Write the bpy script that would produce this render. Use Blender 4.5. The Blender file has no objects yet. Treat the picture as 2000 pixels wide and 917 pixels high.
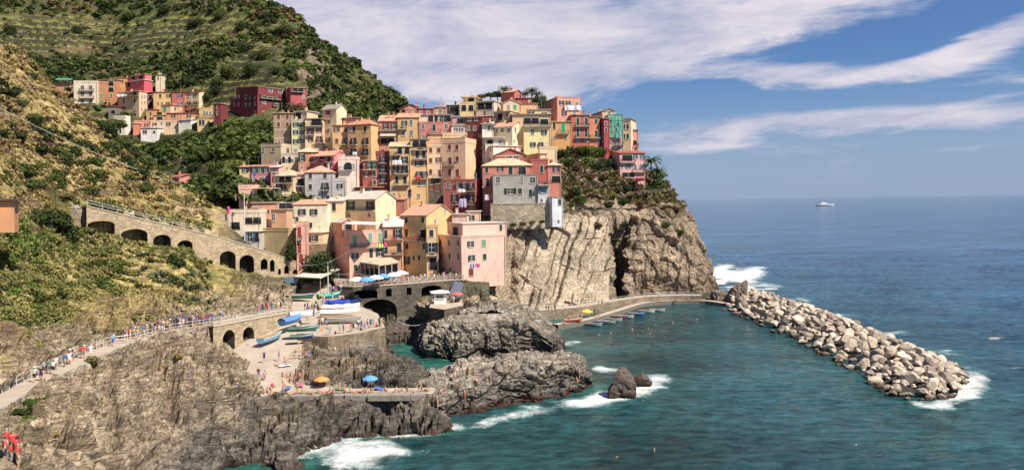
import bpy, math, random
import numpy as np
from mathutils import Vector, Matrix
C = bpy.context.scene.collection
SC = bpy.context.scene
rad = math.radians

# ------------------------------------------------------------------ camera
HC = 30.0            # eye height above the sea
FP = 1500.0          # focal length in photo pixels (photo 2000 wide)
ROLL = rad(0.76)
YH = 392.0
cam = bpy.data.cameras.new('camera'); camo = bpy.data.objects.new('camera', cam); C.objects.link(camo)
cam.sensor_width = 36.0; cam.lens = 36.0*FP/2000.0
cam.shift_y = -(458.5-YH)/2000.0
cam.clip_start = 0.5; cam.clip_end = 60000
camo.location = (0, 0, HC); camo.rotation_euler = (rad(90), ROLL, 0)
SC.camera = camo
SC.render.resolution_x = 1024; SC.render.resolution_y = 469
SC.view_settings.view_transform = 'Standard'; SC.view_settings.look = 'None'
SC.view_settings.exposure = 0.6; SC.view_settings.gamma = 1.0
SC.view_settings.use_curve_mapping = False

# ------------------------------------------------------------------ sun and sky
SUN_EL = rad(50); SUN_AZ = Vector((0.80, -0.60, 0)).normalized()
sd = Vector((SUN_AZ.x*math.cos(SUN_EL), SUN_AZ.y*math.cos(SUN_EL), math.sin(SUN_EL)))
sl = bpy.data.lights.new('sun', 'SUN'); sl.energy = 5.0; sl.angle = rad(0.5); sl.color = (1.0, 0.91, 0.78)
so = bpy.data.objects.new('sun', sl); C.objects.link(so)
so.rotation_euler = sd.to_track_quat('Z', 'Y').to_euler(); so.location = sd*300
W = bpy.data.worlds.new('World'); SC.world = W; W.use_nodes = True
SKY_STRENGTH = 0.09

def ts(px, py):
    dx = px-1000.0; dy = YH-py
    c, s = math.cos(ROLL), math.sin(ROLL)
    return (dx*c+dy*s)/FP, (-dx*s+dy*c)/FP
def P(px, py, D):
    t, s = ts(px, py); return Vector((t*D, D, HC+s*D))
def G(px, py, z):
    t, s = ts(px, py)
    D = (z-HC)/s
    return Vector((t*D, D, z))

def build_world():
    nt = W.node_tree; N = nt.nodes; L = nt.links; N.clear()
    out = N.new('ShaderNodeOutputWorld'); bg = N.new('ShaderNodeBackground'); bg.inputs[1].default_value = SKY_STRENGTH
    sky = N.new('ShaderNodeTexSky'); sky.sky_type = 'NISHITA'; sky.sun_disc = False
    sky.sun_elevation = SUN_EL; sky.sun_rotation = math.atan2(SUN_AZ.x, SUN_AZ.y)
    sky.air_density = 1.0; sky.dust_density = 0.7; sky.ozone_density = 2.2; sky.altitude = 50
    def M(op, a, b=None, c=None, clamp=False):
        n = N.new('ShaderNodeMath'); n.operation = op; n.use_clamp = clamp
        for i, v in enumerate((a, b, c)):
            if v is None: continue
            if isinstance(v, (int, float)): n.inputs[i].default_value = v
            else: L.new(v, n.inputs[i])
        return n.outputs[0]
    tc = N.new('ShaderNodeTexCoord'); sp = N.new('ShaderNodeSeparateXYZ'); L.new(tc.outputs['Generated'], sp.inputs[0])
    az = M('ARCTAN2', sp.outputs[0], sp.outputs[1]); el = M('ARCSINE', sp.outputs[2])
    # clouds live on angles: azimuth stretched so that streaks run along the horizon
    cb = N.new('ShaderNodeCombineXYZ'); L.new(az, cb.inputs[0]); L.new(M('MULTIPLY', el, 3.2), cb.inputs[1])
    # shear: cirrus climbs to the right
    sh = M('ADD', M('MULTIPLY', el, 3.2), M('MULTIPLY', az, -0.14)); L.new(sh, cb.inputs[1])
    n1 = N.new('ShaderNodeTexNoise'); n1.inputs['Scale'].default_value = 4.2; n1.inputs['Detail'].default_value = 9; n1.inputs['Roughness'].default_value = 0.62; n1.inputs['Distortion'].default_value = 0.35
    L.new(cb.outputs[0], n1.inputs['Vector'])
    n2 = N.new('ShaderNodeTexNoise'); n2.inputs['Scale'].default_value = 14; n2.inputs['Detail'].default_value = 8; n2.inputs['Roughness'].default_value = 0.6; n2.inputs['Distortion'].default_value = 0.6
    cb2 = N.new('ShaderNodeCombineXYZ'); L.new(M('MULTIPLY', az, 0.6), cb2.inputs[0]); L.new(M('MULTIPLY', sh, 1.3), cb2.inputs[1]); L.new(cb2.outputs[0], n2.inputs['Vector'])
    # warp the layout a little
    wz = M('MULTIPLY', M('SUBTRACT', n1.outputs[0], 0.5), 0.16)
    azw = M('ADD', az, wz); elw = M('ADD', el, M('MULTIPLY', wz, 0.32))
    tot = None
    # blobs: (px, py, half width px, half height px, tilt deg, weight)
    for (px, py, hw, hh, tilt, w) in CLOUDS:
        t, s = ts(px, py); a0 = math.atan2(t, 1); e0 = math.asin(s/math.sqrt(1+t*t+s*s))
        c_, s_ = math.cos(rad(tilt)), math.sin(rad(tilt))
        da = M('SUBTRACT', azw, a0); de = M('SUBTRACT', elw, e0)
        u = M('MULTIPLY', M('ADD', M('MULTIPLY', da, c_), M('MULTIPLY', de, s_)), FP/hw)
        v = M('MULTIPLY', M('SUBTRACT', M('MULTIPLY', de, c_), M('MULTIPLY', da, s_)), FP/hh)
        r2 = M('ADD', M('MULTIPLY', u, u), M('MULTIPLY', v, v))
        g = M('MULTIPLY', M('POWER', 2.718, M('MULTIPLY', r2, -1.0)), w)
        tot = g if tot is None else M('ADD', tot, g)
    # elsewhere (beside and behind the view): broken cirrus from the noise alone
    dens = M('ADD', M('ADD', tot, M('MULTIPLY', M('SUBTRACT', n1.outputs[0], 0.5), 2.6)), M('MULTIPLY', M('SUBTRACT', n2.outputs[0], 0.5), 1.3))
    mr = N.new('ShaderNodeMapRange'); mr.interpolation_type = 'SMOOTHSTEP'; L.new(dens, mr.inputs[0]); mr.inputs[1].default_value = 0.10; mr.inputs[2].default_value = 1.0
    # haze towards the horizon
    hz = N.new('ShaderNodeMapRange'); hz.interpolation_type = 'SMOOTHSTEP'; L.new(el, hz.inputs[0]); hz.inputs[1].default_value = 0.17; hz.inputs[2].default_value = -0.01; hz.inputs[3].default_value = 0; hz.inputs[4].default_value = 0.8
    gain = N.new('ShaderNodeMixRGB'); gain.blend_type = 'MULTIPLY'; gain.inputs[0].default_value = 1; L.new(sky.outputs[0], gain.inputs[1]); gain.inputs[2].default_value = SKY_TINT
    mh = N.new('ShaderNodeMixRGB'); L.new(hz.outputs[0], mh.inputs[0]); L.new(gain.outputs[0], mh.inputs[1]); mh.inputs[2].default_value = tuple(c/SKY_STRENGTH for c in (0.23, 0.29, 0.42))+(1,)
    cr = N.new('ShaderNodeMixRGB'); cm_ = N.new('ShaderNodeMapRange'); L.new(n1.outputs[0], cm_.inputs[0]); cm_.inputs[1].default_value = 0.36; cm_.inputs[2].default_value = 0.62; L.new(cm_.outputs[0], cr.inputs[0])
    cr.inputs[1].default_value = tuple(c/SKY_STRENGTH for c in (0.27, 0.30, 0.41))+(1,)
    cr.inputs[2].default_value = tuple(c/SKY_STRENGTH for c in (0.58, 0.53, 0.565))+(1,)
    mx = N.new('ShaderNodeMixRGB'); lowf = N.new('ShaderNodeMapRange'); L.new(el, lowf.inputs[0]); lowf.inputs[1].default_value = 0.012; lowf.inputs[2].default_value = 0.085; L.new(M('MULTIPLY', M('MULTIPLY', mr.outputs[0], lowf.outputs[0]), 0.92), mx.inputs[0]); L.new(mh.outputs[0], mx.inputs[1]); L.new(cr.outputs[0], mx.inputs[2])
    L.new(mx.outputs[0], bg.inputs[0]); L.new(bg.outputs[0], out.inputs[0])
SKY_TINT = (0.36, 0.50, 0.72, 1)
CLOUDS = [(640, 60, 260, 120, 0, 0.95), (900, 110, 260, 95, 0, 0.95), (1180, 60, 300, 95, 3, 1.0), (1500, 35, 300, 45, 6, 0.75), (1120, 155, 190, 40, 2, 0.5),
          (1500, 150, 110, 26, 0, 0.95), (1750, 130, 150, 16, 9, 0.8), (1950, 80, 120, 26, 22, 0.85), (1480, 252, 280, 32, 3, 0.85), (1850, 238, 250, 26, -2, 1.0),
          (1900, 290, 150, 8, 2, 0.4), (1950, 190, 80, 8, 8, 0.4), (1600, 90, 130, 22, 3, -0.5), (1350, 190, 130, 22, 0, -0.5), (1750, 195, 200, 12, 3, -0.5), (1720, 170, 300, 8, 4, -0.2), (1820, 60, 120, 25, 20, -0.35)]
build_world()

# ------------------------------------------------------------------ numpy noise
def _h(ix, iy, iz, seed):
    with np.errstate(over='ignore'):
        n = (ix.astype(np.uint32)*np.uint32(374761393)) ^ (iy.astype(np.uint32)*np.uint32(668265263)) ^ (iz.astype(np.uint32)*np.uint32(2147483647)) ^ np.uint32((seed*1274126177) & 0xffffffff)
        n = (n ^ (n >> np.uint32(13)))*np.uint32(1274126177)
        n = n ^ (n >> np.uint32(16))
        n = n*np.uint32(2246822519); n = n ^ (n >> np.uint32(15))
    return n.astype(np.float64)/4294967295.0
def vnoise(p, seed=0):
    """value noise -1..1, p (n,3)"""
    f = np.floor(p); d = p-f; d = d*d*d*(d*(d*6-15)+10)
    i = f.astype(np.int64)
    r = 0
    for a in (0, 1):
        wa = d[:, 0] if a else 1-d[:, 0]
        for b in (0, 1):
            wb = d[:, 1] if b else 1-d[:, 1]
            for c in (0, 1):
                wc = d[:, 2] if c else 1-d[:, 2]
                r = r+wa*wb*wc*_h(i[:, 0]+a, i[:, 1]+b, i[:, 2]+c, seed)
    return r*2-1
def fbm(p, scale=1.0, octv=4, seed=0, gain=0.5, ridged=False):
    p = np.asarray(p)/scale; s = 0; a = 1.0; n = 0
    for k in range(octv):
        v = vnoise(p+k*17.3, seed+k*31)
        if ridged: v = 1-2*np.abs(v)
        s = s+a*v; n += a; a *= gain; p = p*2.03
    return s/n
def cells(p, scale, seed=0):
    """voronoi: returns (f1, f2-f1, cell value)"""
    p = np.asarray(p)/scale; f = np.floor(p).astype(np.int64)
    d1 = np.full(len(p), 9.0); d2 = np.full(len(p), 9.0); cv = np.zeros(len(p))
    for a in (-1, 0, 1):
        for b in (-1, 0, 1):
            for c in (-1, 0, 1):
                i = f+np.array([a, b, c])
                q = np.stack([i[:, k]+_h(i[:, 0], i[:, 1], i[:, 2], seed+7*k+1) for k in range(3)], 1)
                d = np.sqrt(((p-q)**2).sum(1)); v = _h(i[:, 0], i[:, 1], i[:, 2], seed+99)
                n = d < d1
                d2 = np.where(n, d1, np.minimum(d2, d)); cv = np.where(n, v, cv); d1 = np.where(n, d, d1)
    return d1, d2-d1, cv
def smooth(a, b, x):
    t = np.clip((x-a)/(b-a), 0, 1); return t*t*(3-2*t)

# ------------------------------------------------------------------ object helpers
def tag(o, label=None, cat=None, group=None, kind=None):
    if label: o['label'] = label
    if cat: o['category'] = cat
    if group: o['group'] = group
    if kind: o['kind'] = kind
    return o
def empty(name, loc=(0, 0, 0), rz=0.0, label=None, cat=None, group=None):
    o = bpy.data.objects.new(name, None); C.objects.link(o); o.location = loc; o.rotation_euler = (0, 0, rz)
    o.empty_display_size = 0.1
    return tag(o, label, cat, group)
def npmesh(name, V, F, mats=(), fm=None, smooth_=False, attrs=None):
    """V (n,3); F (m,4) or (m,3) int array"""
    me = bpy.data.meshes.new(name)
    V = np.asarray(V, dtype=np.float32); F = np.asarray(F, dtype=np.int32); k = F.shape[1]
    me.vertices.add(len(V)); me.vertices.foreach_set('co', V.ravel())
    me.loops.add(F.size); me.loops.foreach_set('vertex_index', F.ravel())
    me.polygons.add(len(F)); me.polygons.foreach_set('loop_start', np.arange(0, F.size, k, dtype=np.int32))
    try: me.polygons.foreach_set('loop_total', np.full(len(F), k, dtype=np.int32))
    except Exception: pass
    for m in mats: me.materials.append(m)
    if fm is not None: me.polygons.foreach_set('material_index', np.asarray(fm, dtype=np.int32))
    me.polygons.foreach_set('use_smooth', np.full(len(F), smooth_))
    for an, (ty, dat) in (attrs or {}).items():
        at = me.attributes.new(an, ty, 'POINT')
        at.data.foreach_set('color' if ty == 'FLOAT_COLOR' else 'value', np.asarray(dat, dtype=np.float32).ravel())
    me.update(calc_edges=True); me.validate()
    return me
def link(name, me, parent=None, loc=None, rot=None):
    o = bpy.data.objects.new(name, me); C.objects.link(o)
    if parent is not None: o.parent = parent
    if loc is not None: o.location = loc
    if rot is not None: o.rotation_euler = rot
    return o
class MB:
    """collects shapes, builds ONE mesh"""
    def __init__(s): s.v = []; s.f = []; s.m = []
    def poly(s, pts, m=0):
        b = len(s.v); s.v += [tuple(p) for p in pts]; s.f.append(tuple(range(b, b+len(pts)))); s.m.append(m)
    def box(s, x0, x1, y0, y1, z0, z1, m=0):
        b = len(s.v)
        s.v += [(x0, y0, z0), (x1, y0, z0), (x1, y1, z0), (x0, y1, z0), (x0, y0, z1), (x1, y0, z1), (x1, y1, z1), (x0, y1, z1)]
        for q in ((0, 3, 2, 1), (4, 5, 6, 7), (0, 1, 5, 4), (1, 2, 6, 5), (2, 3, 7, 6), (3, 0, 4, 7)):
            s.f.append(tuple(b+i for i in q)); s.m.append(m)
    def bar(s, a, b, w, h=None, m=0):
        """rectangular bar from a to b"""
        a = Vector(a); b = Vector(b); h = h or w; d = (b-a)
        if d.length < 1e-6: return
        d.normalize(); up = Vector((0, 0, 1)) if abs(d.z) < 0.95 else Vector((1, 0, 0))
        x = d.cross(up).normalized()*w/2; y = d.cross(x).normalized()*h/2; k = len(s.v)
        s.v += [tuple(p) for p in (a-x-y, a+x-y, a+x+y, a-x+y, b-x-y, b+x-y, b+x+y, b-x+y)]
        for q in ((0, 1, 2, 3), (7, 6, 5, 4), (0, 4, 5, 1), (1, 5, 6, 2), (2, 6, 7, 3), (3, 7, 4, 0)):
            s.f.append(tuple(k+i for i in q)); s.m.append(m)
    def tube(s, pts, rads, n=8, m=0, cap=True):
        pts = [Vector(p) for p in pts]
        if isinstance(rads, (int, float)): rads = [rads]*len(pts)
        base = len(s.v)
        for i, p in enumerate(pts):
            d = (pts[min(i+1, len(pts)-1)]-pts[max(i-1, 0)]).normalized()
            up = Vector((0, 0, 1)) if abs(d.z) < 0.9 else Vector((1, 0, 0))
            x = d.cross(up).normalized(); y = d.cross(x).normalized()
            for k in range(n):
                a = 2*math.pi*k/n; s.v.append(tuple(p+(x*math.cos(a)+y*math.sin(a))*rads[i]))
        for i in range(len(pts)-1):
            for k in range(n):
                a = base+i*n+k; b = base+i*n+(k+1) % n
                s.f.append((a, b, b+n, a+n)); s.m.append(m)
        if cap:
            s.f.append(tuple(base+k for k in range(n))); s.m.append(m)
            s.f.append(tuple(base+(len(pts)-1)*n+k for k in reversed(range(n)))); s.m.append(m)
    def mesh(s, name, mats, smooth_=False):
        me = bpy.data.meshes.new(name); me.from_pydata(s.v, [], s.f)
        for m_ in (mats if isinstance(mats, (list, tuple)) else [mats]): me.materials.append(m_)
        me.polygons.foreach_set('material_index', s.m); me.polygons.foreach_set('use_smooth', [smooth_]*len(s.f)); me.update()
        return me
    def build(s, name, mats, parent=None, loc=None, rot=None, smooth_=False):
        return link(name, s.mesh(name, mats, smooth_), parent, loc, rot)

# ------------------------------------------------------------------ materials
def lin(c):
    return tuple((v/12.92 if v <= 0.04045 else ((v+0.055)/1.055)**2.4) for v in (x/255.0 for x in c))
_M = {}
def newmat(name):
    m = bpy.data.materials.new(name); m.use_nodes = True; nt = m.node_tree
    b = nt.nodes.get('Principled BSDF'); return m, nt, b
def NN(nt, ty, **kw):
    n = nt.nodes.new(ty)
    for k, v in kw.items():
        if k in n.inputs: n.inputs[k].default_value = v
        else: setattr(n, k, v)
    return n
def simple(name, col, rough=0.7, metal=0.0, var=0.12, scale=3.0, bump=0.0, bscale=20.0, spec=None):
    """plain colour with soft mottling and optional bump; col linear rgb"""
    key = (name,)
    if key in _M: return _M[key]
    m, nt, b = newmat(name)
    b.inputs['Roughness'].default_value = rough; b.inputs['Metallic'].default_value = metal
    if spec is not None: b.inputs['Specular IOR Level'].default_value = spec
    tc = NN(nt, 'ShaderNodeTexCoord'); no = NN(nt, 'ShaderNodeTexNoise', Scale=scale, Detail=6.0, Roughness=0.65)
    nt.links.new(tc.outputs['Object'], no.inputs['Vector'])
    mx = NN(nt, 'ShaderNodeMixRGB'); nt.links.new(no.outputs[0], mx.inputs[0])
    mx.inputs[1].default_value = tuple(c*(1-var*1.6) for c in col)+(1,); mx.inputs[2].default_value = tuple(min(1, c*(1+var*1.6)) for c in col)+(1,)
    nt.links.new(mx.outputs[0], b.inputs['Base Color'])
    if bump > 0:
        n2 = NN(nt, 'ShaderNodeTexNoise', Scale=bscale, Detail=5.0); nt.links.new(tc.outputs['Object'], n2.inputs['Vector'])
        bp = NN(nt, 'ShaderNodeBump', Strength=bump, Distance=0.05); nt.links.new(n2.outputs[0], bp.inputs['Height']); nt.links.new(bp.outputs[0], b.inputs['Normal'])
    _M[key] = m
    return m
def stucco(rgb):
    """weathered painted plaster: blotches, grey rain streaks, repaired patches"""
    key = ('st',)+tuple(rgb)
    if key in _M: return _M[key]
    col = lin(rgb); gy0 = sum(col)/3; col = tuple(min(.8, (c*0.85+gy0*0.15)*f+0.018) for c, f in zip(col, (1.0, 0.96, 0.90)))
    m, nt, b = newmat('plaster_%d_%d_%d' % tuple(rgb)); L = nt.links
    b.inputs['Roughness'].default_value = 0.9; b.inputs['Specular IOR Level'].default_value = 0.2
    g = NN(nt, 'ShaderNodeNewGeometry')
    n1 = NN(nt, 'ShaderNodeTexNoise', Scale=0.35, Detail=7.0, Roughness=0.7); L.new(g.outputs['Position'], n1.inputs['Vector'])
    mp = NN(nt, 'ShaderNodeMapping'); mp.inputs['Scale'].default_value = (2.2, 2.2, 0.22); L.new(g.outputs['Position'], mp.inputs[0])
    n2 = NN(nt, 'ShaderNodeTexNoise', Scale=1.0, Detail=6.0, Roughness=0.6); L.new(mp.outputs[0], n2.inputs['Vector'])
    r1 = NN(nt, 'ShaderNodeMapRange'); L.new(n1.outputs[0], r1.inputs[0]); r1.inputs[1].default_value = 0.35; r1.inputs[2].default_value = 0.7
    mx = NN(nt, 'ShaderNodeMixRGB'); L.new(r1.outputs[0], mx.inputs[0]); mx.inputs[1].default_value = tuple(c*1.05 for c in col)+(1,)
    gy = sum(col)/3; mx.inputs[2].default_value = tuple(c*0.62+gy*0.16 for c in col)+(1,)
    r2 = NN(nt, 'ShaderNodeMapRange'); L.new(n2.outputs[0], r2.inputs[0]); r2.inputs[1].default_value = 0.52; r2.inputs[2].default_value = 0.78; r2.inputs[4].default_value = 0.8
    m2 = NN(nt, 'ShaderNodeMixRGB'); L.new(r2.outputs[0], m2.inputs[0]); L.new(mx.outputs[0], m2.inputs[1]); m2.inputs[2].default_value = (gy*0.5, gy*0.45, gy*0.4, 1)
    L.new(m2.outputs[0], b.inputs['Base Color'])
    n3 = NN(nt, 'ShaderNodeTexNoise', Scale=6.0, Detail=6.0); L.new(g.outputs['Position'], n3.inputs['Vector'])
    bp = NN(nt, 'ShaderNodeBump', Strength=0.5, Distance=0.04); L.new(n3.outputs[0], bp.inputs['Height']); L.new(bp.outputs[0], b.inputs['Normal'])
    _M[key] = m
    return m
def stonewall(name, rgb, scale=1.6, mortar=0.45, dark=0.5):
    key = ('sw', name)
    if key in _M: return _M[key]
    col = lin(rgb); m, nt, b = newmat(name); L = nt.links
    b.inputs['Roughness'].default_value = 0.95; b.inputs['Specular IOR Level'].default_value = 0.15
    g = NN(nt, 'ShaderNodeNewGeometry'); mp = NN(nt, 'ShaderNodeMapping'); mp.inputs['Scale'].default_value = (1, 1, 1.9); L.new(g.outputs['Position'], mp.inputs[0])
    v = NN(nt, 'ShaderNodeTexVoronoi', Scale=scale); L.new(mp.outputs[0], v.inputs['Vector'])
    v2 = NN(nt, 'ShaderNodeTexVoronoi', Scale=scale, feature='DISTANCE_TO_EDGE'); L.new(mp.outputs[0], v2.inputs['Vector'])
    n1 = NN(nt, 'ShaderNodeTexNoise', Scale=0.4, Detail=7.0, Roughness=0.7); L.new(g.outputs['Position'], n1.inputs['Vector'])
    sp = NN(nt, 'ShaderNodeSeparateColor'); L.new(v.outputs['Color'], sp.inputs[0])
    mx = NN(nt, 'ShaderNodeMixRGB'); L.new(sp.outputs[0], mx.inputs[0]); mx.inputs[1].default_value = tuple(c*0.62 for c in col)+(1,); mx.inputs[2].default_value = tuple(c*1.15 for c in col)+(1,)
    m1 = NN(nt, 'ShaderNodeMixRGB', blend_type='MULTIPLY'); r1 = NN(nt, 'ShaderNodeMapRange'); L.new(n1.outputs[0], r1.inputs[0]); r1.inputs[1].default_value = 0.3; r1.inputs[2].default_value = 0.7; r1.inputs[3].default_value = dark; r1.inputs[4].default_value = 1.2
    m1.inputs[0].default_value = 1; L.new(mx.outputs[0], m1.inputs[1]); L.new(r1.outputs[0], m1.inputs[2])
    r2 = NN(nt, 'ShaderNodeMapRange'); L.new(v2.outputs[0], r2.inputs[0]); r2.inputs[1].default_value = 0.0; r2.inputs[2].default_value = 0.09
    m2 = NN(nt, 'ShaderNodeMixRGB'); L.new(r2.outputs[0], m2.inputs[0]); m2.inputs[1].default_value = tuple(c*mortar for c in col)+(1,); L.new(m1.outputs[0], m2.inputs[2])
    L.new(m2.outputs[0], b.inputs['Base Color'])
    bp = NN(nt, 'ShaderNodeBump', Strength=0.9, Distance=0.12); L.new(v2.outputs[0], bp.inputs['Height']); L.new(bp.outputs[0], b.inputs['Normal'])
    _M[key] = m
    return m
def rooftile(name, rgb, pitch=0.28, wave=0.5):
    key = ('rt', name)
    if key in _M: return _M[key]
    col = lin(rgb); m, nt, b = newmat(name); L = nt.links
    b.inputs['Roughness'].default_value = 0.9; b.inputs['Specular IOR Level'].default_value = 0.2
    tc = NN(nt, 'ShaderNodeTexCoord')
    w1 = NN(nt, 'ShaderNodeTexWave', Scale=0.31/pitch*0.5, bands_direction='X'); w1.inputs['Distortion'].default_value = 0.3; L.new(tc.outputs['Object'], w1.inputs['Vector'])
    v = NN(nt, 'ShaderNodeTexVoronoi', Scale=2.6); L.new(tc.outputs['Object'], v.inputs['Vector']); sp = NN(nt, 'ShaderNodeSeparateColor'); L.new(v.outputs['Color'], sp.inputs[0])
    n1 = NN(nt, 'ShaderNodeTexNoise', Scale=0.8, Detail=7.0, Roughness=0.7); L.new(tc.outputs['Object'], n1.inputs['Vector'])
    mx = NN(nt, 'ShaderNodeMixRGB'); L.new(sp.outputs[0], mx.inputs[0]); mx.inputs[1].default_value = tuple(c*0.7 for c in col)+(1,); mx.inputs[2].default_value = tuple(min(1, c*1.15) for c in col)+(1,)
    r1 = NN(nt, 'ShaderNodeMapRange'); L.new(n1.outputs[0], r1.inputs[0]); r1.inputs[1].default_value = 0.45; r1.inputs[2].default_value = 0.75
    m1 = NN(nt, 'ShaderNodeMixRGB'); L.new(r1.outputs[0], m1.inputs[0]); L.new(mx.outputs[0], m1.inputs[1]); gy = sum(col)/3; m1.inputs[2].default_value = (gy*0.75, gy*0.62, gy*0.48, 1)
    L.new(m1.outputs[0], b.inputs['Base Color'])
    bp = NN(nt, 'ShaderNodeBump', Strength=wave, Distance=0.1); L.new(w1.outputs[0], bp.inputs['Height']); L.new(bp.outputs[0], b.inputs['Normal'])
    _M[key] = m
    return m
def foliage(name, rgb, var=0.5):
    """leaf colour, varied leaf by leaf in space; linear rgb; a little light passes"""
    key = ('fo', name)
    if key in _M: return _M[key]
    m, nt, b = newmat(name); L = nt.links
    g = NN(nt, 'ShaderNodeNewGeometry'); n1 = NN(nt, 'ShaderNodeTexNoise', Scale=0.6, Detail=5.0, Roughness=0.8); L.new(g.outputs['Position'], n1.inputs['Vector'])
    r = NN(nt, 'ShaderNodeMapRange'); L.new(n1.outputs[0], r.inputs[0]); r.inputs[1].default_value = 0.3; r.inputs[2].default_value = 0.7
    mx = NN(nt, 'ShaderNodeMixRGB'); L.new(r.outputs[0], mx.inputs[0]); mx.inputs[1].default_value = tuple(c*(1-var) for c in rgb)+(1,)
    mx.inputs[2].default_value = (rgb[0]*(1+var*1.2), rgb[1]*(1+var), rgb[2]*(1+var*0.4), 1)
    L.new(mx.outputs[0], b.inputs['Base Color']); b.inputs['Roughness'].default_value = 0.7; b.inputs['Specular IOR Level'].default_value = 0.25
    tr = NN(nt, 'ShaderNodeBsdfTranslucent'); L.new(mx.outputs[0], tr.inputs[0]); ms = NN(nt, 'ShaderNodeMixShader'); ms.inputs[0].default_value = 0.25
    L.new(b.outputs[0], ms.inputs[1]); L.new(tr.outputs[0], ms.inputs[2]); L.new(ms.outputs[0], nt.nodes['Material Output'].inputs[0])
    _M[key] = m
    return m
def rockmat(name, attr='tint', bump=1.0, wet=True, strata=0.5):
    """ground and rock: zone colour from the mesh, broken up by cracks, layers and lichen"""
    m, nt, b = newmat(name); L = nt.links
    b.inputs['Roughness'].default_value = 0.92; b.inputs['Specular IOR Level'].default_value = 0.2
    g = NN(nt, 'ShaderNodeNewGeometry'); at = NN(nt, 'ShaderNodeAttribute', attribute_name=attr)
    n1 = NN(nt, 'ShaderNodeTexNoise', Scale=0.22, Detail=9.0, Roughness=0.72); L.new(g.outputs['Position'], n1.inputs['Vector'])
    n2 = NN(nt, 'ShaderNodeTexNoise', Scale=1.7, Detail=8.0, Roughness=0.75, Distortion=0.5); L.new(g.outputs['Position'], n2.inputs['Vector'])
    mp = NN(nt, 'ShaderNodeMapping'); mp.inputs['Rotation'].default_value = (0.5, -0.45, 0.3); mp.inputs['Scale'].default_value = (0.35, 0.35, 3.2); L.new(g.outputs['Position'], mp.inputs[0])
    n3 = NN(nt, 'ShaderNodeTexNoise', Scale=1.0, Detail=8.0, Roughness=0.7, Distortion=0.7); L.new(mp.outputs[0], n3.inputs['Vector'])
    v = NN(nt, 'ShaderNodeTexVoronoi', Scale=0.33, feature='DISTANCE_TO_EDGE'); vm = NN(nt, 'ShaderNodeMixRGB'); vm.inputs[0].default_value = 0.35
    L.new(g.outputs['Position'], vm.inputs[1]); L.new(n2.outputs['Color'], vm.inputs[2]); 
    va = NN(nt, 'ShaderNodeVectorMath', operation='MULTIPLY_ADD'); L.new(n2.outputs['Color'], va.inputs[0]); va.inputs[1].default_value = (1.6, 1.6, 1.6); L.new(g.outputs['Position'], va.inputs[2]); L.new(va.outputs[0], v.inputs['Vector'])
    def mr(src, a, b_, c, d):
        r = NN(nt, 'ShaderNodeMapRange'); L.new(src, r.inputs[0]); r.inputs[1].default_value = a; r.inputs[2].default_value = b_; r.inputs[3].default_value = c; r.inputs[4].default_value = d; return r.outputs[0]
    def mul(a, b_):
        x = NN(nt, 'ShaderNodeMixRGB', blend_type='MULTIPLY'); x.inputs[0].default_value = 1; L.new(a, x.inputs[1]); L.new(b_, x.inputs[2]); return x.outputs[0]
    c = mul(at.outputs['Color'], mr(n1.outputs[0], 0.3, 0.7, 0.55, 1.3))
    c = mul(c, mr(n2.outputs[0], 0.36, 0.64, 0.42, 1.45))
    c = mul(c, mr(n3.outputs[0], 0.38, 0.6, 1-strata*1.1, 1+strata*0.5))
    cm = NN(nt, 'ShaderNodeMixRGB'); L.new(at.outputs['Alpha'], cm.inputs[0]); cm.inputs[1].default_value = (1, 1, 1, 1); L.new(mr(v.outputs[0], 0.0, 0.03, 0.42, 1.0), cm.inputs[2]); c = mul(c, cm.outputs[0])
    if wet:
        sp = NN(nt, 'ShaderNodeSeparateXYZ'); L.new(g.outputs['Position'], sp.inputs[0])
        ad = NN(nt, 'ShaderNodeMath', operation='MULTIPLY_ADD'); L.new(n1.outputs[0], ad.inputs[0]); ad.inputs[1].default_value = -2.6; L.new(sp.outputs[2], ad.inputs[2])
        wt = mr(ad.outputs[0], -1.05, -0.35, 1, 0)
        wx = NN(nt, 'ShaderNodeMixRGB'); L.new(wt, wx.inputs[0]); L.new(c, wx.inputs[1]); wx.inputs[2].default_value = (0.07, 0.034, 0.025, 1); c = wx.outputs[0]
        rr = mr(wt, 0, 1, 0.92, 0.35); L.new(rr, b.inputs['Roughness'])
    L.new(c, b.inputs['Base Color'])
    s1 = NN(nt, 'ShaderNodeMath', operation='MULTIPLY_ADD'); L.new(n3.outputs[0], s1.inputs[0]); s1.inputs[1].default_value = 0.9*strata*2
    s2 = NN(nt, 'ShaderNodeMath', operation='MULTIPLY_ADD'); L.new(n2.outputs[0], s2.inputs[0]); s2.inputs[1].default_value = 0.7; s2.inputs[2].default_value = 0.0; L.new(s2.outputs[0], s1.inputs[2])
    bp = NN(nt, 'ShaderNodeBump', Strength=0.9, Distance=0.45*bump); L.new(s1.outputs[0], bp.inputs['Height']); L.new(bp.outputs[0], b.inputs['Normal'])
    return m
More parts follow.
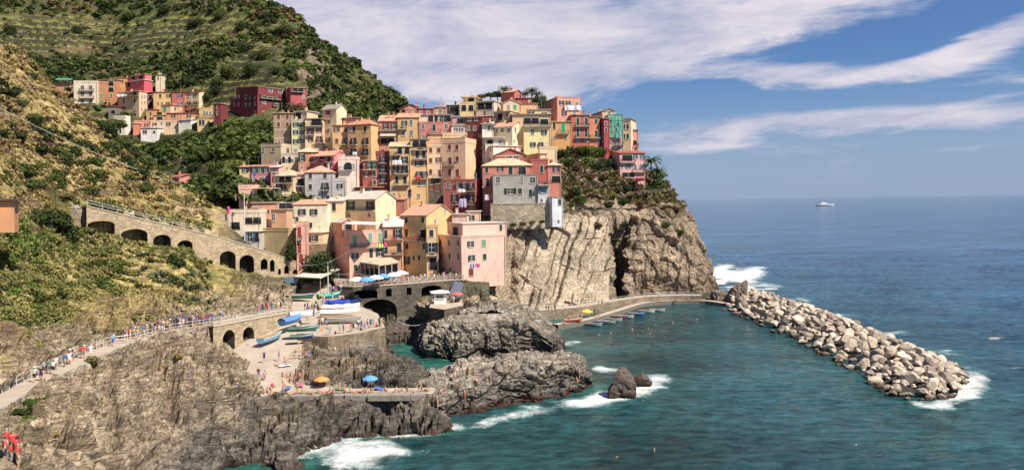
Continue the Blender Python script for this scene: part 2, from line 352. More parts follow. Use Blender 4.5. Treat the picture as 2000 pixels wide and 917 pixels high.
# ================================================================== HOUSES
SHUT = {'G': (38, 62, 50), 'B': (118, 52, 34), 'g': (118, 150, 122), 'T': (52, 160, 100), 'D': (46, 46, 50), 'R': (150, 50, 40), 'U': (70, 110, 140)}
def shutmat(k): return simple('shutter_'+k, lin(SHUT[k]), 0.6, var=0.1)
GLASS = None
def glass():
    global GLASS
    if GLASS: return GLASS
    m, nt, b = newmat('window_glass'); g = NN(nt, 'ShaderNodeNewGeometry'); n = NN(nt, 'ShaderNodeTexWhiteNoise'); nt.links.new(g.outputs['Random Per Island'], n.inputs['Vector'])
    mx = NN(nt, 'ShaderNodeMixRGB'); oi = NN(nt, 'ShaderNodeObjectInfo'); nt.links.new(oi.outputs['Random'], mx.inputs[0]); mx.inputs[1].default_value = (0.006, 0.007, 0.009, 1); mx.inputs[2].default_value = (0.03, 0.035, 0.042, 1)
    nt.links.new(mx.outputs[0], b.inputs['Base Color']); b.inputs['Roughness'].default_value = 0.12; GLASS = m; return m
FRAME = simple('window_surround', (0.55, 0.50, 0.43), 0.8, var=0.08)
WHITE = simple('white_paint', (0.70, 0.69, 0.66), 0.6, var=0.08)
IRON = simple('dark_iron', (0.03, 0.03, 0.032), 0.5, 0.5)
SLAB = simple('balcony_concrete', (0.46, 0.41, 0.35), 0.85, var=0.2)
WOOD = simple('old_wood', (0.20, 0.13, 0.08), 0.8, var=0.25)
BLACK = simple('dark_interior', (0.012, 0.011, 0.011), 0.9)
ROOFS = {'t': rooftile('terracotta_tiles', (205, 138, 108)), 'l': rooftile('pale_clay_tiles', (212, 184, 150)), 's': rooftile('grey_slate_tiles', (160, 150, 138), wave=0.35), 'p': rooftile('pink_clay_tiles', (222, 158, 130)), 'w': simple('pale_roof_screed', (0.56, 0.50, 0.42), 0.9, var=0.25, scale=0.7, bump=0.3, bscale=3), 'r': rooftile('red_clay_tiles', (175, 90, 75))}
POT = simple('clay_pot', (0.42, 0.19, 0.11), 0.85)
GALV = simple('galvanised_metal', (0.42, 0.42, 0.42), 0.45, 0.6)
_wc = {}
DIM = {'w': (0.85, 1.35), 'c': (0.95, 1.4), 'n': (0.8, 1.1), 'd': (0.95, 2.05), 'e': (0.95, 2.05), 'b': (0.95, 2.05), 'k': (2.2, 1.9), 'K': (4.0, 1.9), 'a': (0.95, 1.9), 't': (0.5, 0.6), 'v': (2.0, 1.6)}
def wmesh(kind, w, h):
    """shared meshes in window space: x across, -y outward, z from the sill"""
    key = (kind, round(w, 2), round(h, 2))
    if key in _wc: return _wc[key]
    b = MB(); m = FRAME
    if kind == 'frame':
        f = 0.13
        b.box(-w/2-f, -w/2, -0.05, 0, -f*0.6, h+f); b.box(w/2, w/2+f, -0.05, 0, -f*0.6, h+f); b.box(-w/2, w/2, -0.05, 0, h, h+f); b.box(-w/2-f-0.05, w/2+f+0.05, -0.14, 0, -f*1.1, -f*0.3)
    elif kind == 'arch_frame':
        n = 10
        for i in range(n):
            a0 = math.pi*i/n; a1 = math.pi*(i+1)/n; r0 = w/2; r1 = w/2+0.13; c = h-w/2
            b.poly([(-r0*math.cos(a0), -0.05, c+r0*math.sin(a0)), (-r1*math.cos(a0), -0.05, c+r1*math.sin(a0)), (-r1*math.cos(a1), -0.05, c+r1*math.sin(a1)), (-r0*math.cos(a1), -0.05, c+r0*math.sin(a1))])
            b.poly([(-r1*math.cos(a0), -0.05, c+r1*math.sin(a0)), (-r1*math.cos(a0), 0, c+r1*math.sin(a0)), (-r1*math.cos(a1), 0, c+r1*math.sin(a1)), (-r1*math.cos(a1), -0.05, c+r1*math.sin(a1))])
        b.box(-w/2-0.13, -w/2, -0.05, 0, 0, h-w/2); b.box(w/2, w/2+0.13, -0.05, 0, 0, h-w/2)
    elif kind == 'arch_pane':
        c = h-w/2; b.poly([(-w/2, -0.018, 0), (w/2, -0.018, 0)]+[(w/2*math.cos(math.pi*i/10), -0.018, c+w/2*math.sin(math.pi*i/10)) for i in range(11)]); m = glass()
    elif kind == 'pane':
        b.poly([(-w/2, -0.012, 0), (w/2, -0.012, 0), (w/2, -0.012, h), (-w/2, -0.012, h)]); m = glass()
    elif kind == 'casement':
        for x in (-w/2, 0, w/2): b.box(max(-w/2, x-0.035), min(w/2, x+0.035), -0.03, -0.014, 0, h)
        for z in (0, h*0.5, h-0.06): b.box(-w/2+0.036, w/2-0.036, -0.029, -0.014, z, z+0.06)
        m = WHITE
    elif kind == 'leaf':   # one louvred shutter
        b.box(-w/2, w/2, -0.045, -0.01, 0, h)
        k = int(h/0.16)
        for i in range(k): b.box(-w/2+0.05, w/2-0.05, -0.058, -0.045, 0.06+i*(h-0.1)/k, 0.06+i*(h-0.1)/k+0.09)
        m = None
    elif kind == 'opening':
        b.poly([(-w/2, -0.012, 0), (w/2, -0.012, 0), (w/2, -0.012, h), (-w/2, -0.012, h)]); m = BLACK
    elif kind == 'posts':
        n = max(1, int(w/1.9))
        for i in range(n+1): x = -w/2+w*i/n; b.box(x-0.1, x+0.1, -0.10, 0, 0, h)
        b.box(-w/2-0.1, w/2+0.1, -0.11, 0, h, h+0.18); m = SLAB
    me = b.mesh('m_'+kind, [m if m else shutmat('G')]); _wc[key] = me; return me
def leafmesh(w, h, col):
    key = ('leaf', round(w, 2), round(h, 2), col)
    if key not in _wc:
        me = wmesh('leaf', w, h).copy(); me.materials[0] = shutmat(col); _wc[key] = me
    return _wc[key]
def add_window(par, pos, rz, code, col, w=None, h=None, rng=random):
    dw, dh = DIM[code]; w = w or dw; h = h or dh
    kindname = {'d': 'french_window', 'b': 'french_window', 'e': 'french_window', 'k': 'loggia', 'K': 'loggia'}.get(code, 'window')
    if code in 'kK':
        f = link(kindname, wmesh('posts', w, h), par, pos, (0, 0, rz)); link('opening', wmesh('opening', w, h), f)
        rl = railmesh(w, 0.95, 0); link('railing', rl, f, (0, -0.16, 0.0)); return f
    if code == 'a':
        f = link('arched_window', wmesh('arch_frame', w, h), par, pos, (0, 0, rz)); link('pane', wmesh('arch_pane', w, h), f); return f
    f = link(kindname, wmesh('frame', w, h), par, pos, (0, 0, rz))
    if code in 'ce':
        for s in (-1, 1): link('shutter', leafmesh(w/2-0.01, h, col), f, (s*w/4, 0, 0))
        return f
    link('pane', wmesh('pane', w, h), f)
    if code != 't': link('casement', wmesh('casement', w, h), f)
    if code in 'wdb':
        sw = w/2
        for s in (-1, 1):
            a = rng.choice([0.05, 0.1, 0.25, 0.6]) if rng.random() < 0.5 else 0.06
            link('shutter', leafmesh(sw, h, col), f, (s*(w/2+sw/2*math.cos(a)+0.02), -0.05-sw/2*math.sin(a), 0), (0, 0, s*-a if s > 0 else a))
    return f
def railmesh(w, h, d):
    key = ('rail', round(w, 1), round(h, 2), round(d, 2))
    if key in _wc: return _wc[key]
    b = MB(); n = max(3, int(w/0.16))
    def run(x0, y0, x1, y1, L):
        b.bar((x0, y0, h), (x1, y1, h), 0.05); b.bar((x0, y0, 0.08), (x1, y1, 0.08), 0.035); k = max(2, int(L/0.16))
        for i in range(k+1):
            t = i/k; b.bar((x0+(x1-x0)*t, y0+(y1-y0)*t, 0.0), (x0+(x1-x0)*t, y0+(y1-y0)*t, h), 0.028)
    run(-w/2, -d, w/2, -d, w)
    if d > 0: run(-w/2, -d, -w/2, 0, d); run(w/2, -d, w/2, 0, d)
    me = b.mesh('m_rail', [IRON]); _wc[key] = me; return me
def slabmesh(w, d):
    key = ('slab', round(w, 1), d)
    if key not in _wc:
        b = MB(); b.box(-w/2, w/2, -d, 0, -0.16, 0); n = max(2, int(w/1.6))
        for i in range(n): x = -w/2+0.2+(w-0.4)*i/(n-1); b.bar((x, -d*0.7, -0.16), (x, 0, -0.5), 0.1)
        _wc[key] = b.mesh('m_slab', [SLAB])
    return _wc[key]
CLOTH = {k: simple('cloth_'+k, v, 0.85, var=0.1) for k, v in {'white': (0.75, 0.74, 0.76), 'lilac': (0.48, 0.42, 0.60), 'pink': (0.75, 0.12, 0.28), 'blue': (0.06, 0.14, 0.50), 'red': (0.55, 0.04, 0.04), 'lime': (0.55, 0.75, 0.10), 'green': (0.05, 0.25, 0.14)}.items()}
PLANTM = foliage('balcony_plants', (0.05, 0.09, 0.025)); FLOW = simple('bougainvillea', (0.50, 0.05, 0.16), 0.7, var=0.3, scale=8)
def leafcloud(n, rx, ry, rz, size, seed, flat=0.0, lumps=5):
    """n leaf quads gathered in clumps inside an ellipsoid"""
    r = np.random.RandomState(seed); k = max(2, lumps); cc = r.normal(size=(k, 3)); cc /= np.maximum(np.linalg.norm(cc, axis=1), 1e-6)[:, None]; cc *= (r.rand(k, 1)**0.5)*0.62
    cr = 0.33+r.rand(k)*0.25; pick = r.randint(0, k, n); d = r.normal(size=(n, 3)); d /= np.linalg.norm(d, axis=1)[:, None]
    p = cc[pick]+d*(cr[pick]*(0.55+0.5*r.rand(n)**0.6))[:, None]; p *= np.array([rx, ry, rz])
    a = r.normal(size=(n, 3)); nrm = d*0.8+a*0.6; nrm /= np.linalg.norm(nrm, axis=1)[:, None]
    t = np.cross(nrm, r.normal(size=(n, 3))); t /= np.maximum(np.linalg.norm(t, axis=1), 1e-6)[:, None]; b = np.cross(nrm, t); s = size*(0.6+0.8*r.rand(n))[:, None]
    V = np.stack([p-t*s-b*s*0.6, p+t*s*0.8-b*s*0.5, p+t*s+b*s*0.6, p-t*s*0.7+b*s*0.6], 1).reshape(-1, 3)
    F = np.arange(n*4).reshape(-1, 4); return V, F
_cr = {}
def potplant(par, pos, rz, w, seed, flower=False):
    V, F = leafcloud(int(60+w*30), w/2, 0.25, 0.32, 0.09, seed)
    me = npmesh('m_plant', V, F, [FLOW if flower else PLANTM]); return link('flower_box' if flower else 'potted_plants', me, par, pos, (0, 0, rz))
def solve_x(pt, px, py, u):
    """where the ray of (px,py) meets the vertical plane through pt along u: (distance along u, z)"""
    t, s = ts(px, py)
    den = (u[0]-t*u[1])
    w = (t*pt[1]-pt[0])/den; D = pt[1]+u[1]*w
    return w, HC+s*D
HOUSE_FEET = []; HLIST = []; HN = [0]
def house(label, xs, yt, yb, D, th, wall, roof='f', rh=1.2, rm='t', wins=(), side=(), sh='G', dep=None, bal=(), base=None, cat='house', name='house', ext=3.0, band=(), group=None, low=None, over=0.35, extra=None):
    HN[0] += 1; rng = random.Random(HN[0]*13+5); ext = max(ext, 7.0) if 188 < D < 272 and xs[1] < 1040 and ext > 1 else ext
    if D < 272: D = D+8
    if th < 0 and xs[0] >= xs[1]-0.5: xs = (xs[0], xs[2], xs[2])
    xa, xb, xc = xs; thr = rad(th); u = (math.cos(thr), math.sin(thr)); v = (-math.sin(thr), math.cos(thr))
    A = P(xb, yb, D); zt = P(xb, yt, D).z; zb = A.z; H = zt-zb
    if th >= 0:
        w = solve_x(A, xc, yb, u)[0]; x0, x1 = 0.0, w
        d = solve_x(A, xa, yb, v)[0] if xa < xb-1 else (dep or min(9, max(5, w)))
        sgn = -1
    else:
        w = -solve_x(A, xa, yb, u)[0]; x0, x1 = -w, 0.0
        d = solve_x(A, xc, yb, v)[0] if xc > xb+1 else (dep or min(9, max(5, w)))
        sgn = 1
    if d <= 0 or d > 60: d = 8.0
    if dep and d < dep: d = dep if (xa >= xb-1 if th >= 0 else xc <= xb+1) else d
    root = empty(name, (A.x, A.y, zb), thr, label, cat, group)
    wm = stucco(wall) if len(wall) == 3 else wall
    if isinstance(wall, str): wm = _M[('sw', wall)]
    b = MB(); z0 = -ext
    b.box(x0, x1, 0, d, z0, H)
    rise = rh
    if roof in 'g':   # ridge along the front
        for x in (x0, x1): b.poly([(x, 0, H), (x, d, H), (x, d/2, H+rise)] if x == x1 else [(x, d, H), (x, 0, H), (x, d/2, H+rise)])
    if roof == 'x':
        xm = (x0+x1)/2
        for y in (0, d): b.poly([(x0, y, H), (x1, y, H), (xm, y, H+rise)])
    if roof == 's':
        b.poly([(x0, d, H), (x0, 0, H), (x0, d, H+rise)]); b.poly([(x1, 0, H), (x1, d, H), (x1, d, H+rise)]); b.poly([(x0, d, H), (x0, d, H+rise), (x1, d, H+rise), (x1, d, H)])
    b.build('wall', [wm], root)
    R = MB(); o = over; tk = 0.14
    def sheet(q):
        q = [Vector(p) for p in q]; n = (q[1]-q[0]).cross(q[2]-q[1]).normalized()
        if n.z < 0: n = -n
        lo = [p+Vector((0, 0, 0.012)) for p in q]; hi = [p+Vector((0, 0, tk)) for p in q]; k = len(q)
        R.poly(hi); R.poly(lo[::-1])
        for i in range(k): R.poly([lo[i], lo[(i+1) % k], hi[(i+1) % k], hi[i]])
    if roof == 'g':
        sl_ = rise/(d/2)
        sheet([(x0-o, -o, H-o*sl_), (x1+o, -o, H-o*sl_), (x1+o, d/2, H+rise), (x0-o, d/2, H+rise)]); sheet([(x0-o, d/2, H+rise), (x1+o, d/2, H+rise), (x1+o, d+o, H-o*sl_), (x0-o, d+o, H-o*sl_)])
    elif roof == 'x':
        xm = (x0+x1)/2; sl_ = rise/((x1-x0)/2)
        sheet([(x0-o, -o, H-o*sl_), (xm, -o, H+rise), (xm, d+o, H+rise), (x0-o, d+o, H-o*sl_)]); sheet([(xm, -o, H+rise), (x1+o, -o, H-o*sl_), (x1+o, d+o, H-o*sl_), (xm, d+o, H+rise)])
    elif roof == 's':
        sl_ = rise/d; sheet([(x0-o, -o, H-o*sl_), (x1+o, -o, H-o*sl_), (x1+o, d+0.1, H+rise), (x0-o, d+0.1, H+rise)])
    elif roof == 'h':
        m = min((x1-x0), d)/2*0.98; xm0, xm1 = x0+m, x1-m; ym0 = ym1 = d/2
        if xm0 > xm1: xm0 = xm1 = (x0+x1)/2
        if d > (x1-x0): ym0, ym1 = m, d-m; xm0 = xm1 = (x0+x1)/2
        a = [(x0-o, -o, H-0.02), (x1+o, -o, H-0.02), (x1+o, d+o, H-0.02), (x0-o, d+o, H-0.02)]
        if d > (x1-x0): r0 = (xm0, ym0, H+rise); r1 = (xm0, ym1, H+rise); qs = [[a[0], a[1], r0], [a[1], a[2], r1, r0], [a[2], a[3], r1], [a[3], a[0], r0, r1]]
        else: r0 = (xm0, d/2, H+rise); r1 = (xm1, d/2, H+rise); qs = [[a[0], a[1], r1, r0], [a[1], a[2], r1], [a[2], a[3], r0, r1], [a[3], a[0], r0]]
        for q in qs: R.poly([(p[0], p[1], p[2]+tk) for p in q])
        R.poly([(p[0], p[1], p[2]) for p in a][::-1])
        for i in range(4): p, q = a[i], a[(i+1) % 4]; R.poly([p, q, (q[0], q[1], q[2]+tk), (p[0], p[1], p[2]+tk)])
    elif roof == 'f':
        ph = 0.45 if rh == 1.2 else rh
        R.box(x0-0.08, x1+0.08, -0.08, 0.2, H, H+ph); R.box(x0-0.08, x1+0.08, d-0.2, d+0.08, H, H+ph); R.box(x0-0.08, x0+0.2, 0.2, d-0.2, H, H+ph); R.box(x1-0.2, x1+0.08, 0.2, d-0.2, H, H+ph); R.box(x0+0.2, x1-0.2, 0.2, d-0.2, H, H+0.04)
        R.box(x0-0.14, x1+0.14, -0.14, 0.24, H+ph, H+ph+0.06); 
        if d > 1: R.box(x0-0.14 if th >= 0 else x1-0.24, x0+0.24 if th >= 0 else x1+0.14, 0.24, d, H+ph+0.001, H+ph+0.055)
    elif roof == 'e':   # flat slab with eaves
        R.box(x0-o, x1+o, -o, d+o, H, H+0.2)
    ro = R.build('roof' if roof != 'f' else 'roof_terrace', [ROOFS[rm] if roof != 'f' else (wm if rh != 1.2 else ROOFS['w'])], root)
    if roof in 'gxsh':
        ed = MB(); ed.box(x0-0.06, x1+0.06, -0.06, 0.0, H-0.28, H-0.06); ed.build('cornice', [WOOD if rng.random() < .5 else FRAME], root)
        for k in range(rng.choice([1, 1, 2])):
            cx = x0+(x1-x0)*(0.2+0.6*rng.random()); cy = d*(0.35+0.3*rng.random()); c = MB(); top = H+rise+0.55
            c.box(cx-0.25, cx+0.25, cy-0.22, cy+0.22, H, top); c.box(cx-0.32, cx+0.32, cy-0.28, cy+0.28, top, top+0.08)
            for s in (-1, 1): c.box(cx+s*0.22-0.05, cx+s*0.22+0.05, cy-0.2, cy+0.2, top+0.08, top+0.26)
            c.box(cx-0.33, cx+0.33, cy-0.28, cy+0.28, top+0.26, top+0.33); c.build('chimney', [wm], ro)
    if roof in 'fe' and rng.random() < 0.55 and w > 3.5 and D > 180:
        c = MB(); cx = x0+w*(0.2+0.6*rng.random()); c.box(cx-0.3, cx+0.3, d*0.4, d*0.4+0.6, H, H+1.5); c.box(cx-0.38, cx+0.38, d*0.4-0.08, d*0.4+0.68, H+1.5, H+1.6); c.build('chimney', [wm], ro)
    if rng.random() < 0.5:
        c = MB(); cx = x0+w*(0.2+0.6*rng.random()); zt_ = H+max(rise if roof in 'gxsh' else 0, 0)+2.2+rng.random(); c.bar((cx, d*0.5, H), (cx, d*0.5, zt_), 0.05)
        for i in range(4): c.bar((cx-0.5+0.08*i, d*0.5-0.3+i*0.2, zt_-0.1), (cx+0.5-0.08*i, d*0.5-0.3+i*0.2, zt_-0.1), 0.025)
        c.bar((cx, d*0.5-0.4, zt_-0.1), (cx, d*0.5+0.4, zt_-0.1), 0.03); c.build('antenna', [GALV], ro)
    # downpipe
    dp = MB(); xx = x0+0.25 if th < 0 else x1-0.25; dp.tube([(xx, -0.09, z0), (xx, -0.09, H-0.15)], 0.055, 6); dp.build('drainpipe', [WOOD if rng.random() < .5 else GALV], root)
    AA = (A.x, A.y)
    for it in wins:
        code, X, Y = it[:3]; ww = it[3] if len(it) > 3 else None; hh = it[4] if len(it) > 4 else None; cc = it[5] if len(it) > 5 else sh
        for px in (X if isinstance(X, (list, tuple)) else [X]):
            for py in (Y if isinstance(Y, (list, tuple)) else [Y]):
                wx, z = solve_x(AA, px, py, u); hgt = hh or DIM[code][1]; z = z-zb-hgt/2
                if z+hgt > H-0.1: z = H-0.12-hgt
                add_window(root, (wx, -0.0, z), 0, code, cc, ww, hh, rng)
                if code == 'b':
                    bl = link('balcony', slabmesh(2.3, 0.85), root, (wx, -0.002, z-0.02)); link('railing', railmesh(2.2, 0.95, 0.8), bl)
                    if rng.random() < 0.35: potplant(bl, (0, -0.7, 0.25), 0, 1.4, HN[0]*7+int(px))
    for it in side:
        code, X, Y = it[:3]; ww = it[3] if len(it) > 3 else None; hh = it[4] if len(it) > 4 else None; cc = it[5] if len(it) > 5 else sh
        for px in (X if isinstance(X, (list, tuple)) else [X]):
            for py in (Y if isinstance(Y, (list, tuple)) else [Y]):
                wy, z = solve_x(AA, px, py, v); hgt = hh or DIM[code][1]; z = z-zb-hgt/2
                add_window(root, (0.0, wy, z), rad(90)*sgn, code, cc, ww, hh, rng)
                if code == 'b':
                    bl = link('balcony', slabmesh(2.3, 0.85), root, (0, wy, z-0.02), (0, 0, rad(90)*sgn)); link('railing', railmesh(2.2, 0.95, 0.8), bl)
    for it in bal:     # (x0,x1,y,kind,face) balcony runs: slab plus rail; kind p plants, a awning
        X0, X1, Y, kd = it[:4]; onside = len(it) > 4 and it[4] == 's'
        uu_ = v if onside else u; a, z = solve_x(AA, X0, Y, uu_); c, _ = solve_x(AA, X1, Y, uu_); mid = (a+c)/2; L_ = abs(c-a); loc = (0, mid, z-zb) if onside else (mid, 0, z-zb); rz = rad(90)*sgn if onside else 0
        if kd == 'a':
            q = MB(); q.poly([(-L_/2, -0.02, 0.9), (L_/2, -0.02, 0.9), (L_/2, -1.5, 0.1), (-L_/2, -1.5, 0.1)]); q.poly([(-L_/2, -1.5, 0.1), (L_/2, -1.5, 0.1), (L_/2, -1.52, -0.15), (-L_/2, -1.52, -0.15)])
            q.poly([(-L_/2, -0.02, 0.87), (L_/2, -0.02, 0.87), (L_/2, -1.49, 0.07), (-L_/2, -1.49, 0.07)][::-1]); q.build('awning', [CLOTH['green'] if 'green' in (it[5] if len(it) > 5 else '') else simple('awning_canvas', (0.42, 0.40, 0.34), 0.9)], root, loc, (0, 0, rz))
        else:
            bl = link('balcony', slabmesh(L_, 0.9), root, loc, (0, 0, rz)); link('railing', railmesh(L_-0.1, 0.95, 0.85), bl)
            if 'p' in kd: potplant(bl, (0, -0.8, 0.3), 0, L_*0.7, HN[0]*3+int(X0))
            if 'f' in kd: potplant(bl, (0, -0.95, 0.45), 0, L_*0.8, HN[0]*3+int(X0), True)
    for py in band:
        z = P(xb, py, D).z-zb; q = MB(); q.box(x0-0.04, x1+0.04, -0.035, 0, z-0.09, z+0.09)
        if th >= 0: q.box(x0-0.035, x0, -0.035, d, z-0.09, z+0.089)
        else: q.box(x1, x1+0.035, -0.035, d, z-0.09, z+0.089)
        q.build('string_course', [FRAME], root)
    if low:   # lower wall in another material: (py, material)
        z = P(xb, low[0], D).z-zb; q = MB(); q.box(x0-0.03, x1+0.03, -0.03, d*0.5, z0, z); q.build('stone_base', [low[1]], root)
    if xb < 965 and D < 272 and zb > 8: HOUSE_FEET.append((A.x+u[0]*(x0+x1)/2+v[0]*2, A.y+u[1]*(x0+x1)/2+v[1]*2, zb-0.6))
    HLIST.append((root, A, u, v, zb, D))
    return root
STONE = stonewall('rubble_stone', (150, 135, 112), 1.5); STONE_D = stonewall('dark_rubble_stone', (112, 104, 92), 1.4); STONE_L = stonewall('pale_rubble_stone', (196, 172, 136), 1.7, mortar=0.6, dark=0.7)
CR = (226, 200, 158); CR2 = (222, 190, 140); YE = (222, 180, 112); YP = (234, 214, 158); PK = (222, 150, 126); PKL = (232, 190, 172); RD = (176, 84, 68); DR = (120, 44, 40); OR = (204, 136, 90); WH = (214, 206, 196); GW = (178, 176, 178); SAL = (204, 122, 104); TN = (186, 160, 112); MG = (196, 78, 96)
